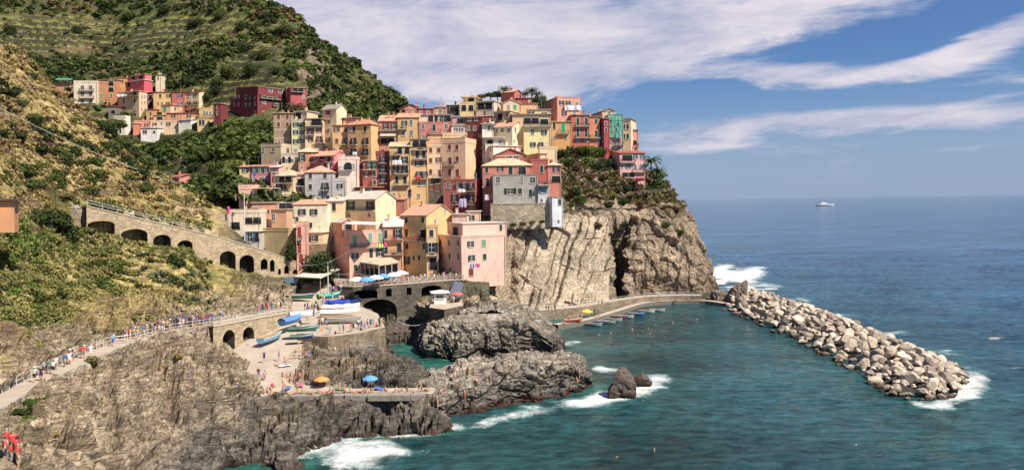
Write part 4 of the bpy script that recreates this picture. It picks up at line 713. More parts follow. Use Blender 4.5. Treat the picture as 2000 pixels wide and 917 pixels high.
 ('long pale house with washing in the upper village', (294, 294, 348), 238, 254, 320, 3, (222, 190, 158), 'f', 0.7, 't', [('w', 302, 243), ('n', 315.5, 241), ('w', 329, 242)], 'G', {}),
 ('tiny white house with blue windows at the foot of the upper village', (275, 275, 307), 250, 267, 314, 3, (228, 222, 226), 's', 0.5, 'w', [('n', 283, 257.5, 1.8, 1.4), ('t', 301, 257.5, .9, .8)], 'U', {}),
 ('dark red cottage with an orange side at the foot of the upper village', (244, 260, 274), 241, 266, 316, 22, (214, 116, 84), 'e', 0, 'l', [], 'G', dict(side=[('n', 251, 247, 1.0, 1.2)])),
 ('low white house with a terrace at the foot of the cream block', (223, 245, 255), 229, 250, 318, -10, (228, 220, 210), 'f', 0.8, 't', [('n', 240, 240)], 'G', {}),
 ('cream house with a white roof tank at the right of the upper village', (389, 389, 418), 213, 236, 315, 3, (222, 190, 128), 'f', 0.6, 't', [('n', 399, 221, .7, 1.6), ('n', [404, 411], 221, .8, 1.4)], 'G', dict(bal=[(388, 416, 229, '')])),
 ('lower cream house half hidden by bushes at the right of the upper village', (385.5, 385.5, 408), 233, 250, 312, 3, (226, 194, 130), 'f', 0.3, 't', [('e', [391, 397], 239)], 'D', {}),
 ('pale cottage behind the long orange house', (300, 300, 327), 225, 240, 326, 3, (196, 164, 136), 's', 0.4, 'l', [('k', 312, 231, 2.4, 1.3)], 'G', {}),
 ('grey shaded house left of the tall cream block', (212, 212, 231), 208, 236, 330, 4, (130, 118, 112), 'e', 0, 'r', [('k', 221, 218, 1.8, 1.6)], 'G', {}),
 ('rose cottage with a flat roof behind the tiny white house', (262, 262, 296), 237, 252, 320, 4, (216, 150, 128), 'f', 0.5, 't', [('w', 286, 244)], 'R', {}),
 ('narrow ochre house squeezed between the cream block and the pale cottage', (286, 286, 302), 214, 240, 327, 4, (212, 158, 96), 's', 0.5, 'r', [('c', 294, [222, 232], .9, 1.3)], 'G', {}),
 ('low cream cottage under the slim white house', (318, 318, 350), 206, 222, 328, 4, (226, 196, 150), 's', 0.5, 'l', [('w', 340, 213)], 'G', {}),
 ('small cream cube house with a brown door below the grey house', (598, 598, 640), 402, 420, 201, 3, (232, 210, 176), 'f', 0.6, 't', [('c', 606, 411, .9, 1.8)], 'B', {}),
 ('low terracotta roofed house behind the salmon terrace house', (503, 503, 545), 374, 392, 203, 3, (230, 196, 160), 's', 0.8, 'p', [('n', 512, 383), ('w', 530, 383)], 'G', {}),
 # ---- the big red house
 ('small deep red annex with a pink lean-to roof', (417, 431, 446), 202, 232, 306, -10, (128, 34, 42), 'e', 0, 'l', [('w', 425, [209, 221], .9, 1.5)], 'R', {}),
 ('big dark red house with receding left wing above the terraces', (450, 503, 552), 186, 230, 300, 50, (128, 36, 44), 'f', 0.3, 't', [('n', [516, 540], [199], 1.2, 1.7), ('K', 527, 184+3, 7.0, 1.9), ('n', 516, 221, 1.2, 1.4)], 'D', dict(side=[('n', [458, 466, 480, 488], [190, 204], .9, 1.3), ('n', 498, [189, 202, 219], .9, 1.4)], bal=[(507, 550, 191, ''), (531, 550, 206.5, '')])),
 ('upper floor of the big red house with a tan tiled roof', (462, 504, 552), 169, 190, 301, 50, (134, 40, 46), 's', 1.2, 'l', [('n', 528.4, 172, 1.6, 1.5), ('n', 548, 172, 1.6, 1.5)], 'D', dict(ext=0.5)),
 ('rose red end wing with a pale blue balcony on the big red house', (550, 568, 599), 171, 226, 299, 25, (190, 74, 82), 's', 0.8, 'p', [('K', 582, 174, 4.4, 1.8), ('n', 593, 190)], 'D', dict(side=[('k', 559, 168+4, 2.4, 1.6), ('n', 560, 182, .8, 1.6)], bal=[(569, 592, 179, '')])),
 ('little rose garden house with a red gable roof', (335, 351, 370), 345, 360, 214, -18, (226, 128, 118), 's', 0.9, 'r', [], 'G', {}),
]
def build_houses():
    for h in HS:
        lab, xs, yt, yb, D, th, wall, roof, rh, rm, wins, sh, kw = h
        kw = dict(kw); kw.pop('low', None) if kw.get('low', 1) is None else None
        house(lab, xs, yt, yb, D, th, wall, roof, rh, rm, wins, kw.pop('side', ()), sh, **kw)
build_houses()
# ================================================================== LAND
CONCM = simple('worn_concrete', (0.42, 0.35, 0.275), 0.9, var=0.22, scale=0.5, bump=0.25, bscale=2.5)
TAN = (0.40, 0.315, 0.215); GREYR = (0.22, 0.19, 0.155); DRY = (0.40, 0.31, 0.13); SOIL = (0.20, 0.13, 0.08); GRN = (0.085, 0.105, 0.03); CONC = (0.40, 0.34, 0.27)
def tps(pts, lam=0.02):
    pts = np.array([tuple(p) for p in pts]); xy = pts[:, :2]/100; z = pts[:, 2]; n = len(pts)
    def U(r2): return np.where(r2 > 1e-12, 0.5*r2*np.log(np.maximum(r2, 1e-12)), 0)
    d2 = ((xy[:, None]-xy[None])**2).sum(2); A = np.zeros((n+3, n+3)); A[:n, :n] = U(d2)+lam*1e-3*np.eye(n); A[:n, n] = 1; A[:n, n+1:] = xy; A[n:, :n] = A[:n, n:].T
    w = np.linalg.solve(A, np.concatenate([z, np.zeros(3)]))
    def f(x, y):
        x = np.asarray(x, float); y = np.asarray(y, float); sh = x.shape; q = np.stack([x.ravel(), y.ravel()], 1)/100; o = np.empty(len(q))
        for i in range(0, len(q), 20000):
            s = q[i:i+20000]; d = ((s[:, None]-xy[None])**2).sum(2); o[i:i+20000] = U(d)@w[:n]+w[n]+s@w[n+1:]
        return o.reshape(sh)
    return f
def polydist(x, y, pl):
    """distance to polyline, and interpolated z of it. pl (k,3)"""
    x = np.asarray(x, float); y = np.asarray(y, float)
    best = np.full(x.shape, 1e9); zz = np.zeros(x.shape); side = np.zeros(x.shape)
    for a, b in zip(pl[:-1], pl[1:]):
        dx, dy = b[0]-a[0], b[1]-a[1]; l2 = dx*dx+dy*dy
        t = np.clip(((x-a[0])*dx+(y-a[1])*dy)/l2, 0, 1); d = np.hypot(x-a[0]-t*dx, y-a[1]-t*dy)
        n = d < best; best = np.where(n, d, best); zz = np.where(n, a[2]+t*(b[2]-a[2]), zz)
    return best, zz
def inpoly(x, y, pg):
    r = np.zeros(np.shape(x), bool); n = len(pg)
    for i in range(n):
        x1, y1 = pg[i][:2]; x2, y2 = pg[(i+1) % n][:2]
        if y1 == y2: continue
        c = ((y1 > y) != (y2 > y)) & (x < (x2-x1)*(y-y1)/(y2-y1)+x1); r ^= c
    return r
def catmull(pts, k=8):
    pts = [Vector(p) for p in pts]; o = []
    for i in range(len(pts)-1):
        p0 = pts[max(i-1, 0)]; p1 = pts[i]; p2 = pts[i+1]; p3 = pts[min(i+2, len(pts)-1)]
        for j in range(k):
            t = j/k; o.append(0.5*((2*p1)+(p2-p0)*t+(2*p0-5*p1+4*p2-p3)*t*t+(3*p1-p0-3*p2+p3)*t**3))
    o.append(pts[-1]); return o
# --- the ways people walk on (world polylines)
PATH = catmull([P(-60, 900, 48), P(10, 868, 55), (G(-60, 815, 11.2)+G(-60, 815, 11.2))/2, G(0, 783, 10.8), G(80, 740, 10.5), G(160, 702, 10.5), G(230, 672, 10.5), G(300, 650, 10.5), G(350, 641, 10.5), G(410, 632, 10.4), G(480, 618, 10.2), G(560, 602, 9.8)][2:], 6)
PATH_W = 1.25
VIA = catmull([P(165, 405, 150), P(262, 428, 156), P(345, 448, 163), P(430, 468, 172), P(510, 492, 180), P(600, 524, 191)], 6)
VIA_W = 1.6
RAMP = [G(475, 716, 5.0), G(510, 775, 4.2), G(570, 762, 4.2), G(590, 700, 5.4), G(592, 668, 6.6), G(585, 628, 8.0), G(640, 612, 8.4), G(700, 575, 9.6), G(688, 548, 11.0), G(600, 545, 11.0), G(566, 580, 9.6), G(562, 619, 8.6), G(500, 655, 6.7), G(450, 684, 5.9)]
QUAY_Z = 7.4
QUAY = [G(578, 654, QUAY_Z), G(640, 657, QUAY_Z), G(700, 650, QUAY_Z), G(752, 638, QUAY_Z), G(738, 612, QUAY_Z), G(690, 592, QUAY_Z), G(610, 604, QUAY_Z), G(590, 630, QUAY_Z)]
LEDGE = [G(505, 774, 3.9), G(640, 772, 3.8), G(850, 769, 3.6), G(850, 757, 3.6), G(700, 756, 3.8), G(600, 745, 4.1), G(560, 735, 4.4)]
TERZ = 11.4
POOLS = [([(-.118*127, 127), (-.06*126, 126), (-.02*127.5, 127.5), (.03*127, 127), (.07*126, 126), (.12*128, 128), (.12*142, 142), (.05*138, 138), (0*137, 137), (-.05*137.5, 137.5), (-.115*138, 138)], -2.2), ([G(822, 704, 0), G(870, 711, 0), G(930, 710, 0), G(958, 722, 0), G(900, 742, 0), G(855, 750, 0), G(812, 738, 0)], -2.2), ([G(750, 672, 0), G(800, 672, 0), G(835, 700, 0), G(770, 700, 0)], -2.0), ([P(690, 600, 158), P(800, 600, 158), P(815, 580, 169.5), P(690, 580, 168.5)], 2.2)]
PIAZZA = [G(655, 553, TERZ), G(760, 553, TERZ), G(905, 545, TERZ), P(905, 540, 200), P(640, 535, 205), G(640, 545, TERZ)]

near_pts = [P(-400, -250, 150), P(-100, 10, 178), P(0, 85, 190), P(60, 130, 195), P(130, 190, 200), P(200, 240, 202), P(260, 290, 204), P(320, 340, 206), P(370, 372, 207),
    P(0, 200, 160), P(100, 260, 170), P(200, 310, 181), P(280, 340, 191), P(0, 300, 140), P(100, 340, 155), P(250, 380, 174), P(350, 400, 185), P(420, 415, 192),
    P(-200, 150, 140), P(-200, 300, 115), P(-200, 450, 92), P(-500, 300, 90), P(-500, 100, 120), P(-500, 600, 62), P(-300, 750, 60),
    P(200, 388, 159), P(345, 428, 172), P(430, 432, 184), P(500, 455, 192), P(100, 400, 146), P(0, 385, 128),
    P(170, 470, 143), P(250, 480, 148), P(320, 487, 153), P(380, 492, 158), P(425, 555, 161), P(470, 560, 166), P(530, 560, 172), P(550, 572, 170),
    P(0, 480, 110), P(0, 600, 95), P(100, 560, 115), P(100, 470, 130), P(100, 650, 100), P(220, 560, 133), P(280, 600, 127), P(350, 560, 140), P(400, 600, 138), P(430, 570, 150),
    G(0, 735, 12.2), G(150, 672, 12.2), G(300, 630, 12.0), P(480, 590, 155), P(400, 520, 150), P(300, 520, 142),
    P(20, 880, 50), P(60, 900, 58), P(150, 880, 68), P(150, 800, 78), P(250, 900, 75), P(250, 780, 88), P(350, 880, 82), P(350, 760, 98), P(400, 690, 114), P(450, 712, 113),
    P(470, 800, 98), P(450, 860, 88), G(540, 890, 1.8), P(310, 700, 108), G(300, 1000, 1), G(100, 1000, 5), G(0, 1000, 9), P(-100, 950, 42), P(-200, 850, 50), P(-200, 650, 78), G(520, 920, -0.3),
    G(600, 905, -1), G(560, 870, 2.5), G(600, 820, 3.4), G(600, 790, 3.7), G(700, 785, 3.5), G(780, 782, 3.7), G(650, 783, 3.9), G(590, 782, 3.9), G(720, 783, 3.8), G(830, 780, 3.5), G(700, 805, 2.8), G(640, 800, 3.3), G(780, 810, 2.3), G(700, 855, -1), G(760, 850, -1), G(850, 835, -1), G(840, 800, 1.8), G(950, 800, -2), G(1000, 790, -2), G(1080, 780, -3),
    G(1150, 770, -0.5), G(1170, 740, -2), G(1130, 690, -2),
    G(850, 722, -1.2), G(910, 712, -1.2), G(870, 735, 0.2)]
near_pts += [Vector((t_*D_, D_, z_)) for t_, D_, z_ in [(-.03, 131, -2.5), (0, 131, -2.5), (.03, 131, -2.5), (.06, 132, -2.5), (.075, 134, -3), (-.06, 133, -2.5), (.0, 139.5, .3), (.035, 141, .3), (-.04, 140, .0), (-.02, 120, -2), (.03, 118, -3), (.07, 118, -4), (-.06, 150, .5), (-.03, 152, .5), (0, 152, 0), (.03, 152, -1), (.0, 166, 1.5), (.03, 166, .5), (-.04, 163, 3), (-.01, 175, 4), (.02, 178, 2), (.05, 172, -1), (-.075, 148, .5), (.09, 128, -3), (.09, 140, -4), (.08, 160, -3)]]
near_pts += [
    P(930, 590, 174), P(870, 585, 170), P(840, 590, 166), G(1110, 630, -1), G(1120, 690, -3),
    G(650, 712, 4.6), G(700, 702, 4.8), G(770, 704, 4.2), G(600, 695, 5.2), G(650, 696, 3.4), G(700, 692, 3.4), P(700, 600, 160), P(740, 600, 163), P(790, 600, 163), P(700, 610, 150), P(930, 556, 177), P(965, 565, 178), P(905, 575, 169), P(960, 590, 175), G(820, 722, 2.6), G(700, 735, 4.0), G(770, 738, 3.6), G(640, 735, 4.3), G(600, 720, 5), G(830, 745, 1.6),
    G(765, 688, -1.0), G(800, 682, -1.2), G(830, 702, -0.8), G(775, 640, 4.5), G(755, 660, 1.0), G(745, 690, 1.5), G(820, 630, 2.0), G(745, 640, 1.5), G(790, 625, 2.5),
    G(1200, 700, -6), G(1000, 870, -7), G(800, 900, -6), G(1250, 620, -6), G(1150, 640, -3), G(1200, 800, -7), G(640, 960, -4), G(500, 1000, -4), G(1300, 700, -8), G(1000, 950, -8), G(750, 1000, -8)]
near_pts += [Vector(q) for q in PATH[::6]]+[Vector(q) for q in VIA[::5]]+[Vector(q) for q in RAMP]+[Vector(q) for q in PIAZZA[:4]]
def near_z_raw(x, y): raise NotImplementedError
def setup_near():
    global near_z_raw
    near_z_raw = tps([tuple(q) for q in near_pts]+HOUSE_FEET, 0.3)
def near_z(x, y):
    """height without rock relief, with ways levelled; also returns masks"""
    x = np.asarray(x, float); y = np.asarray(y, float)
    z = near_z_raw(x, y); z = z-3.0*smooth(-0.372, -0.36, x/y)*smooth(-0.02, -0.03, x/y)*smooth(190, 196, y)
    pa = np.array([tuple(q) for q in PATH]); va = np.array([tuple(q) for q in VIA])
    d, zp = polydist(x, y, pa); m1 = 1-smooth(PATH_W+0.1, PATH_W+0.9, d); z = z*(1-m1)+zp*m1
    # seaward side of the path never rises above it
    dv, zv = polydist(x, y, va); far = y > np.interp(x/y, va[:, 0]/va[:, 1], va[:, 1])
    low = zv-4.4-2.2*smooth(-90, -60, x); w_near = np.where(~far, 1-smooth(3, 9, dv), 1-smooth(VIA_W-0.6, VIA_W+0.1, dv)); z = np.where(w_near > 0, np.minimum(z, low*w_near+z*(1-w_near)), z)
    m2 = np.where(far, smooth(VIA_W-0.6, VIA_W+0.1, dv)*(1-smooth(VIA_W+0.1, VIA_W+1.6, dv)), 0); z = z*(1-m2)+(zv-0.1)*m2
    nearp = y < np.interp(x/y, pa[:, 0]/pa[:, 1], pa[:, 1]); cel = (x/y > -0.392) & (x/y < -0.285) & (d < 4.5) & (nearp | (d < 0.9)); z = np.where(cel, np.minimum(z, 5.7), z); m1 = np.where(cel, 0, m1)
    rm = inpoly(x, y, RAMP); zr = np.zeros_like(z)
    if rm.any():
        w = 0; acc = 0
        for q in RAMP:
            ww = 1/((x-q[0])**2+(y-q[1])**2+6); acc = acc+ww*q[2]; w = w+ww
        zr = acc/w; z = np.where(rm, zr, z)
    lm = inpoly(x, y, LEDGE); z = np.where(lm, 3.7, z)
    for pg, zc in POOLS: z = np.where(inpoly(x, y, pg), np.minimum(z, zc), z)
    qm = inpoly(x, y, QUAY); z = np.where(qm, QUAY_Z-1.5, z)
    pm = inpoly(x, y, PIAZZA); z = np.where(pm, TERZ-3.0, z)
    # gorge under the bridge
    return z, np.maximum(m1, m2), rm | lm, pm | qm
def zone_near(x, y, z, way):
    """albedo by what grows or lies there"""
    t = x/y; D = y; n = fbm(np.stack([x, y, z*0], 1), 9.0, 5, 5); n2 = fbm(np.stack([x, y, z], 1), 3.0, 4, 9)
    col = np.zeros((len(x), 3)); col[:] = GREYR
    # tan on the inland cliff, darker seaward strata
    a = smooth(2.5, 7.0, z+n*3); col = col*(1-a[:, None])+np.array(TAN)*a[:, None]
    slope = smooth(11.5, 15.0, z+n*3+n2)
    g = np.array(DRY)*1.0; sel = smooth(-0.45, 0.02, n+n2*0.5+0.25*smooth(28, 40, z))[:, None]
    veg = (g*sel+np.array(SOIL)*(1-sel)); gg = smooth(0.05, 0.5, fbm(np.stack([x+50, y, z], 1), 14.0, 4, 77))[:, None]; gg = gg*0.7; veg = veg*(1-gg)+np.array((0.15, 0.165, 0.045))*gg
    slope = slope*smooth(-0.245, -0.30, t)*smooth(62, 72, D)
    col = col*(1-slope[:, None])+veg*slope[:, None]
    return col
def build_near():
    tt = np.concatenate([np.arange(-1.05, -0.70, 0.004), np.arange(-0.70, 0.135, 0.00175)]); dd = np.exp(np.arange(math.log(36), math.log(262), 0.0040))
    T, D = np.meshgrid(tt, dd); x = (T*D).ravel(); y = D.ravel()
    z, way, flat, built = near_z(x, y)
    P0 = np.stack([x, y, z], 1); free = 1-np.maximum(np.maximum(way, flat), built)
    # distance-to-flat softening not needed: kerbs and walls stand there
    rock = 1-smooth(12, 17, z)*smooth(-0.22, -0.3, x/y)
    # folded strata: thin slabs leaning seaward, split by joints into long blocks
    w = fbm(P0, 9.0, 4, 3); w2 = fbm(P0, 3.0, 3, 13)
    n1_ = np.array([0.50, -0.35, 0.79]); n1_ /= np.linalg.norm(n1_); n2_ = np.cross(n1_, [0, 0, 1.0]); n2_ /= np.linalg.norm(n2_); n3_ = np.cross(n1_, n2_)
    q1 = P0@n1_+w*3.2+w2*0.5; q2 = P0@n2_+w*2.0; q3 = P0@n3_-w*1.5
    lay = q1/0.95; fl_ = np.floor(lay); saw = lay-fl_; lvl = _h(fl_.astype(np.int64), fl_.astype(np.int64)*0, fl_.astype(np.int64)*0, 4)
    rel = (np.minimum(saw*1.5, 1.0)-0.5)*0.55+(lvl-0.5)*1.1-(1-smooth(0, 0.12, saw))*0.25
    Q = np.stack([q1*1.5, q2*0.55, q3*0.8], 1); f1, ed, cv = cells(Q, 3.6, 11)
    blk = (cv-0.5)*3.8-(1-smooth(0, 0.10, ed))*3.2
    f1b, edb, cvb = cells(np.stack([q1*1.7, q2*0.6, q3*0.8], 1), 1.3, 12)
    blk2 = (cvb-0.5)*1.2-(1-smooth(0, 0.1, edb))*0.8
    rid = fbm(P0, 13.0, 5, 21, ridged=True)*3.2
    fine = fbm(Q, 1.2, 4, 31)*0.30
    amp = smooth(-3, 1.5, z)*free
    disp = (rel*0.8+blk+blk2*1.3+rid*0.7+fine)*rock*(0.38+0.34*smooth(3.5, 8.5, z))+(1-rock)*(fbm(P0, 6.0, 5, 8)*0.9+fbm(P0, 1.5, 3, 18)*0.3)
    village = smooth(-0.385, -0.35, x/y)*smooth(165, 178, y); disp = disp*(1-village*0.85)
    # surface normal of the base shape
    Z = z.reshape(T.shape); X = x.reshape(T.shape); Y = y.reshape(T.shape)
    du = np.stack([np.gradient(X, axis=1), np.gradient(Y, axis=1), np.gradient(Z, axis=1)], -1); dv = np.stack([np.gradient(X, axis=0), np.gradient(Y, axis=0), np.gradient(Z, axis=0)], -1)
    n = np.cross(du, dv).reshape(-1, 3); n /= np.linalg.norm(n, axis=1)[:, None]; n *= np.sign(n[:, 2])[:, None]
    n[:, 2] = n[:, 2]*0.8+0.2
    V = P0+n*(disp*amp)[:, None]
    # seaward rim stays out of the headland's way
    t = x/y; cut = (t > -0.030) & (y > 176); V[cut, 2] = np.minimum(V[cut, 2], -6)
    drop = (t > -0.050) & (y > 186) & (y < 300); V[drop, 2] = np.minimum(V[drop, 2], 8)
    # the spur ends: beyond its brow the ground falls into the valley
    br = np.interp(t, [-0.9, -0.67, -0.5, -0.42, -0.37, -0.33, -0.28, -0.1], [190, 192, 203, 208, 218, 236, 248, 262]); V[:, 2] -= np.maximum(0, y-br)*1.5
    # deep gullies in the seaward cliff
    for pts, wd, dp in GULLIES:
        d, _ = polydist(V[:, 0], V[:, 1], np.array([tuple(q) for q in pts])); V[:, 2] -= (1-smooth(wd*0.35, wd, d))*dp*free*0.5
    # terraced walling on the dry slope
    h = V[:, 2]; st = 2.6; q = h/st; fl = np.floor(q)+smooth(0.72, 1.0, q-np.floor(q)); tm = smooth(30, 36, h)*smooth(-0.40, -0.44, t)*0.8*smooth(0.0, 0.4, 0.2+fbm(P0, 20.0, 3, 81)*1.6)
    V[:, 2] = h*(1-tm)+fl*st*tm
    col = zone_near(V[:, 0], V[:, 1], V[:, 2], way)
    # patches: light plaster-like slabs low on the left cliff
    lt = smooth(0.15, 0.5, fbm(P0, 12.0, 4, 55)); col *= (1+0.25*lt)[:, None]
    dk = smooth(-0.45, -0.20, t)*smooth(9, 4, V[:, 2]); col *= (1-0.38*dk)[:, None]
    riser = ((q-np.floor(q)) > 0.72) & (tm > 0.4); col[riser] = np.array(SOIL)*0.8+0.02
    col[free < 0.5] = CONC
    vg = village[:, None]; col = col*(1-vg)+np.array((0.12, 0.11, 0.07))*vg
    nr, nc = T.shape; i = np.arange(nr*nc).reshape(nr, nc); F = np.stack([i[:-1, :-1], i[:-1, 1:], i[1:, 1:], i[1:, :-1]], -1).reshape(-1, 4)
    zz = V[:, 2]; keep = (zz[F].max(1) > -3.5); F = F[keep]; fl = np.maximum(np.maximum(way > 0.9, flat), built).astype(float); fm = (fl[F].min(1) > 0.9).astype(int)
    me = npmesh('coast_terrain', V, F, [rockmat('coast_rock', wet=True, bump=1.0), CONCM], fm, smooth_=False, attrs={'tint': ('FLOAT_COLOR', np.concatenate([col, (1-0.9*np.clip(smooth(12.5, 16, V[:, 2])*smooth(-0.24, -0.3, t)*smooth(62, 72, V[:, 1]), 0, 1))[:, None]], 1))})
    o = link('terrain', me); tag(o, kind='structure'); return V, T.shape
GULLIES = [([P(200, 760, 86), P(215, 830, 76), P(205, 900, 70)], 1.3, 2.4), ([P(390, 720, 108), P(400, 800, 94), P(390, 870, 84)], 1.5, 2.2), ([P(120, 800, 76), P(110, 870, 66)], 1.0, 1.8), ([P(480, 800, 97), P(500, 870, 88)], 1.4, 2.0), ([P(260, 780, 88), P(270, 860, 78)], .9, 1.6), ([G(640, 790, 3.4), G(660, 830, 2)], .8, 1.4), ([G(755, 785, 3.2), G(750, 825, 1)], .8, 1.4), ([P(318, 700, 106), P(322, 760, 96), P(318, 830, 86)], 2.0, 4.0), ([P(282, 690, 106), P(300, 740, 98)], 1.2, 2.5), ([G(1010, 690, 1), G(1015, 712, 3)], 0.8, 1.5), ([G(560, 790, 3), G(575, 830, 2)], 1.6, 2.2), ([G(150, 830, 9), G(200, 800, 9)], 1.5, 2.5)]

# ------------------------------------------------------------------ far hillside
far_ctrl = [P(-500, -420, 540), P(0, -200, 500), P(250, -100, 480), P(400, -45, 450), P(500, 0, 430), P(560, 18, 415), P(600, 58, 405), P(625, 84, 398), P(690, 124, 380), P(740, 164, 365), P(780, 200, 350), P(800, 216, 345), P(835, 255, 335)]
far_pts = list(far_ctrl)+[Vector((q.x*1.12, q.y*1.14, q.z-28)) for q in far_ctrl]+[
    P(-400, -100, 430), P(0, 0, 430), P(200, 0, 440), P(380, 20, 425), P(0, 80, 395), P(200, 80, 410), P(400, 90, 390), P(520, 60, 395), P(560, 110, 370), P(620, 150, 352), P(680, 170, 355), P(720, 200, 345), P(770, 230, 338), P(820, 262, 325),
    P(-400, 120, 350), P(0, 150, 355), P(100, 160, 352), P(200, 145, 362), P(300, 145, 368), P(400, 150, 350), P(480, 150, 335), P(560, 155, 322), P(620, 200, 315), P(700, 230, 318), P(760, 255, 312),
    P(100, 230, 325), P(180, 235, 328), P(270, 262, 318), P(330, 252, 325), P(400, 250, 312), P(460, 235, 303), P(540, 240, 292), P(600, 250, 288), P(660, 262, 292), P(740, 280, 290), P(830, 290, 290),
    P(250, 300, 285), P(330, 300, 280), P(400, 290, 275), P(470, 285, 270), P(540, 300, 262), P(330, 340, 250), P(400, 335, 240), P(470, 330, 236), P(400, 372, 218), P(450, 380, 212), P(330, 370, 232), P(540, 350, 240), P(700, 340, 262), P(820, 340, 270), P(-200, 300, 300), P(0, 300, 300), P(150, 320, 270)]
far_z0 = tps(far_pts, 0.3)
def far_z(x, y):
    z = far_z0(x, y); t = x/y
    st = 4.2; nz = vnoise(np.stack([x/23.0, y/23.0, 0*x], 1), 5)*2.2; q = (z+nz)/st; fl = np.floor(q)+smooth(0.5, 1.0, q-np.floor(q))
    m = smooth(-0.26, -0.33, t)*(1-smooth(128, 140, z))*smooth(0.0, 0.25, 0.3+vnoise(np.stack([x/40, y/40, x*0], 1), 9))*0.8
    return z*(1-m)+(fl*st-nz)*m, m, q-np.floor(q)
def build_far():
    tt = np.arange(-1.0, -0.09, 0.0018); dd = np.exp(np.arange(math.log(205), math.log(560), 0.0026))
    T, D = np.meshgrid(tt, dd); x = (T*D).ravel(); y = D.ravel(); z, m, fr = far_z(x, y)
    P0 = np.stack([x, y, z], 1)
    # crag on the shoulder
    u = fbm(P0, 18.0, 5, 41); crag = np.exp(-((x/y+0.262)/0.022)**2)*smooth(62, 75, z)*(1-smooth(118, 128, z)); crag = np.clip(crag*smooth(-0.25, 0.2, u)*1.4+0.6*(u > 0.35)*smooth(-0.26, -0.20, x/y), 0, 1)
    disp = fbm(P0, 22.0, 5, 42, ridged=True)*2.4*(1-m)+fbm(P0, 3.0, 4, 43)*0.9*(1-m*0.6)+crag*fbm(P0, 5.0, 4, 44, ridged=True)*2.5
    V = P0.copy(); V[:, 2] += disp; V[:, 1] -= disp*0.5
    V[:, 2] += fbm(P0, 9.0, 4, 47)*1.0*(1-m)
    # stays under the near slope and out of sight behind the village
    n = fbm(P0, 12.0, 4, 45)
    col = np.zeros((len(x), 3)); a = smooth(-0.3, 0.4, n)[:, None]; col = np.array((0.12, 0.10, 0.045))*a+np.array((0.075, 0.085, 0.03))*(1-a)
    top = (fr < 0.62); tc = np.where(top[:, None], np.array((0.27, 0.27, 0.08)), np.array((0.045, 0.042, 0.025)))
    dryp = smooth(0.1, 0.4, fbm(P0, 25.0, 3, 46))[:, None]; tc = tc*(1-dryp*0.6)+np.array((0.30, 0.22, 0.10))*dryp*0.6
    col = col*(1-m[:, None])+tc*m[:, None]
    col = col*(1-crag[:, None])+np.array((0.23, 0.175, 0.125))*crag[:, None]
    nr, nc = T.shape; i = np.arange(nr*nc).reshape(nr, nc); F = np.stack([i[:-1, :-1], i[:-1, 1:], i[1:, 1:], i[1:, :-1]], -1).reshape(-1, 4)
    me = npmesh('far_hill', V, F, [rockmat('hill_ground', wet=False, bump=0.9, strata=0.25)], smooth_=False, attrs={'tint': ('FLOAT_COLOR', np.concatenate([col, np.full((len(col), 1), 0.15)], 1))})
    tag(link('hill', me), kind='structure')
    return V.reshape(nr, nc, 3), m.reshape(nr, nc), crag.reshape(nr, nc), fr.reshape(nr, nc)

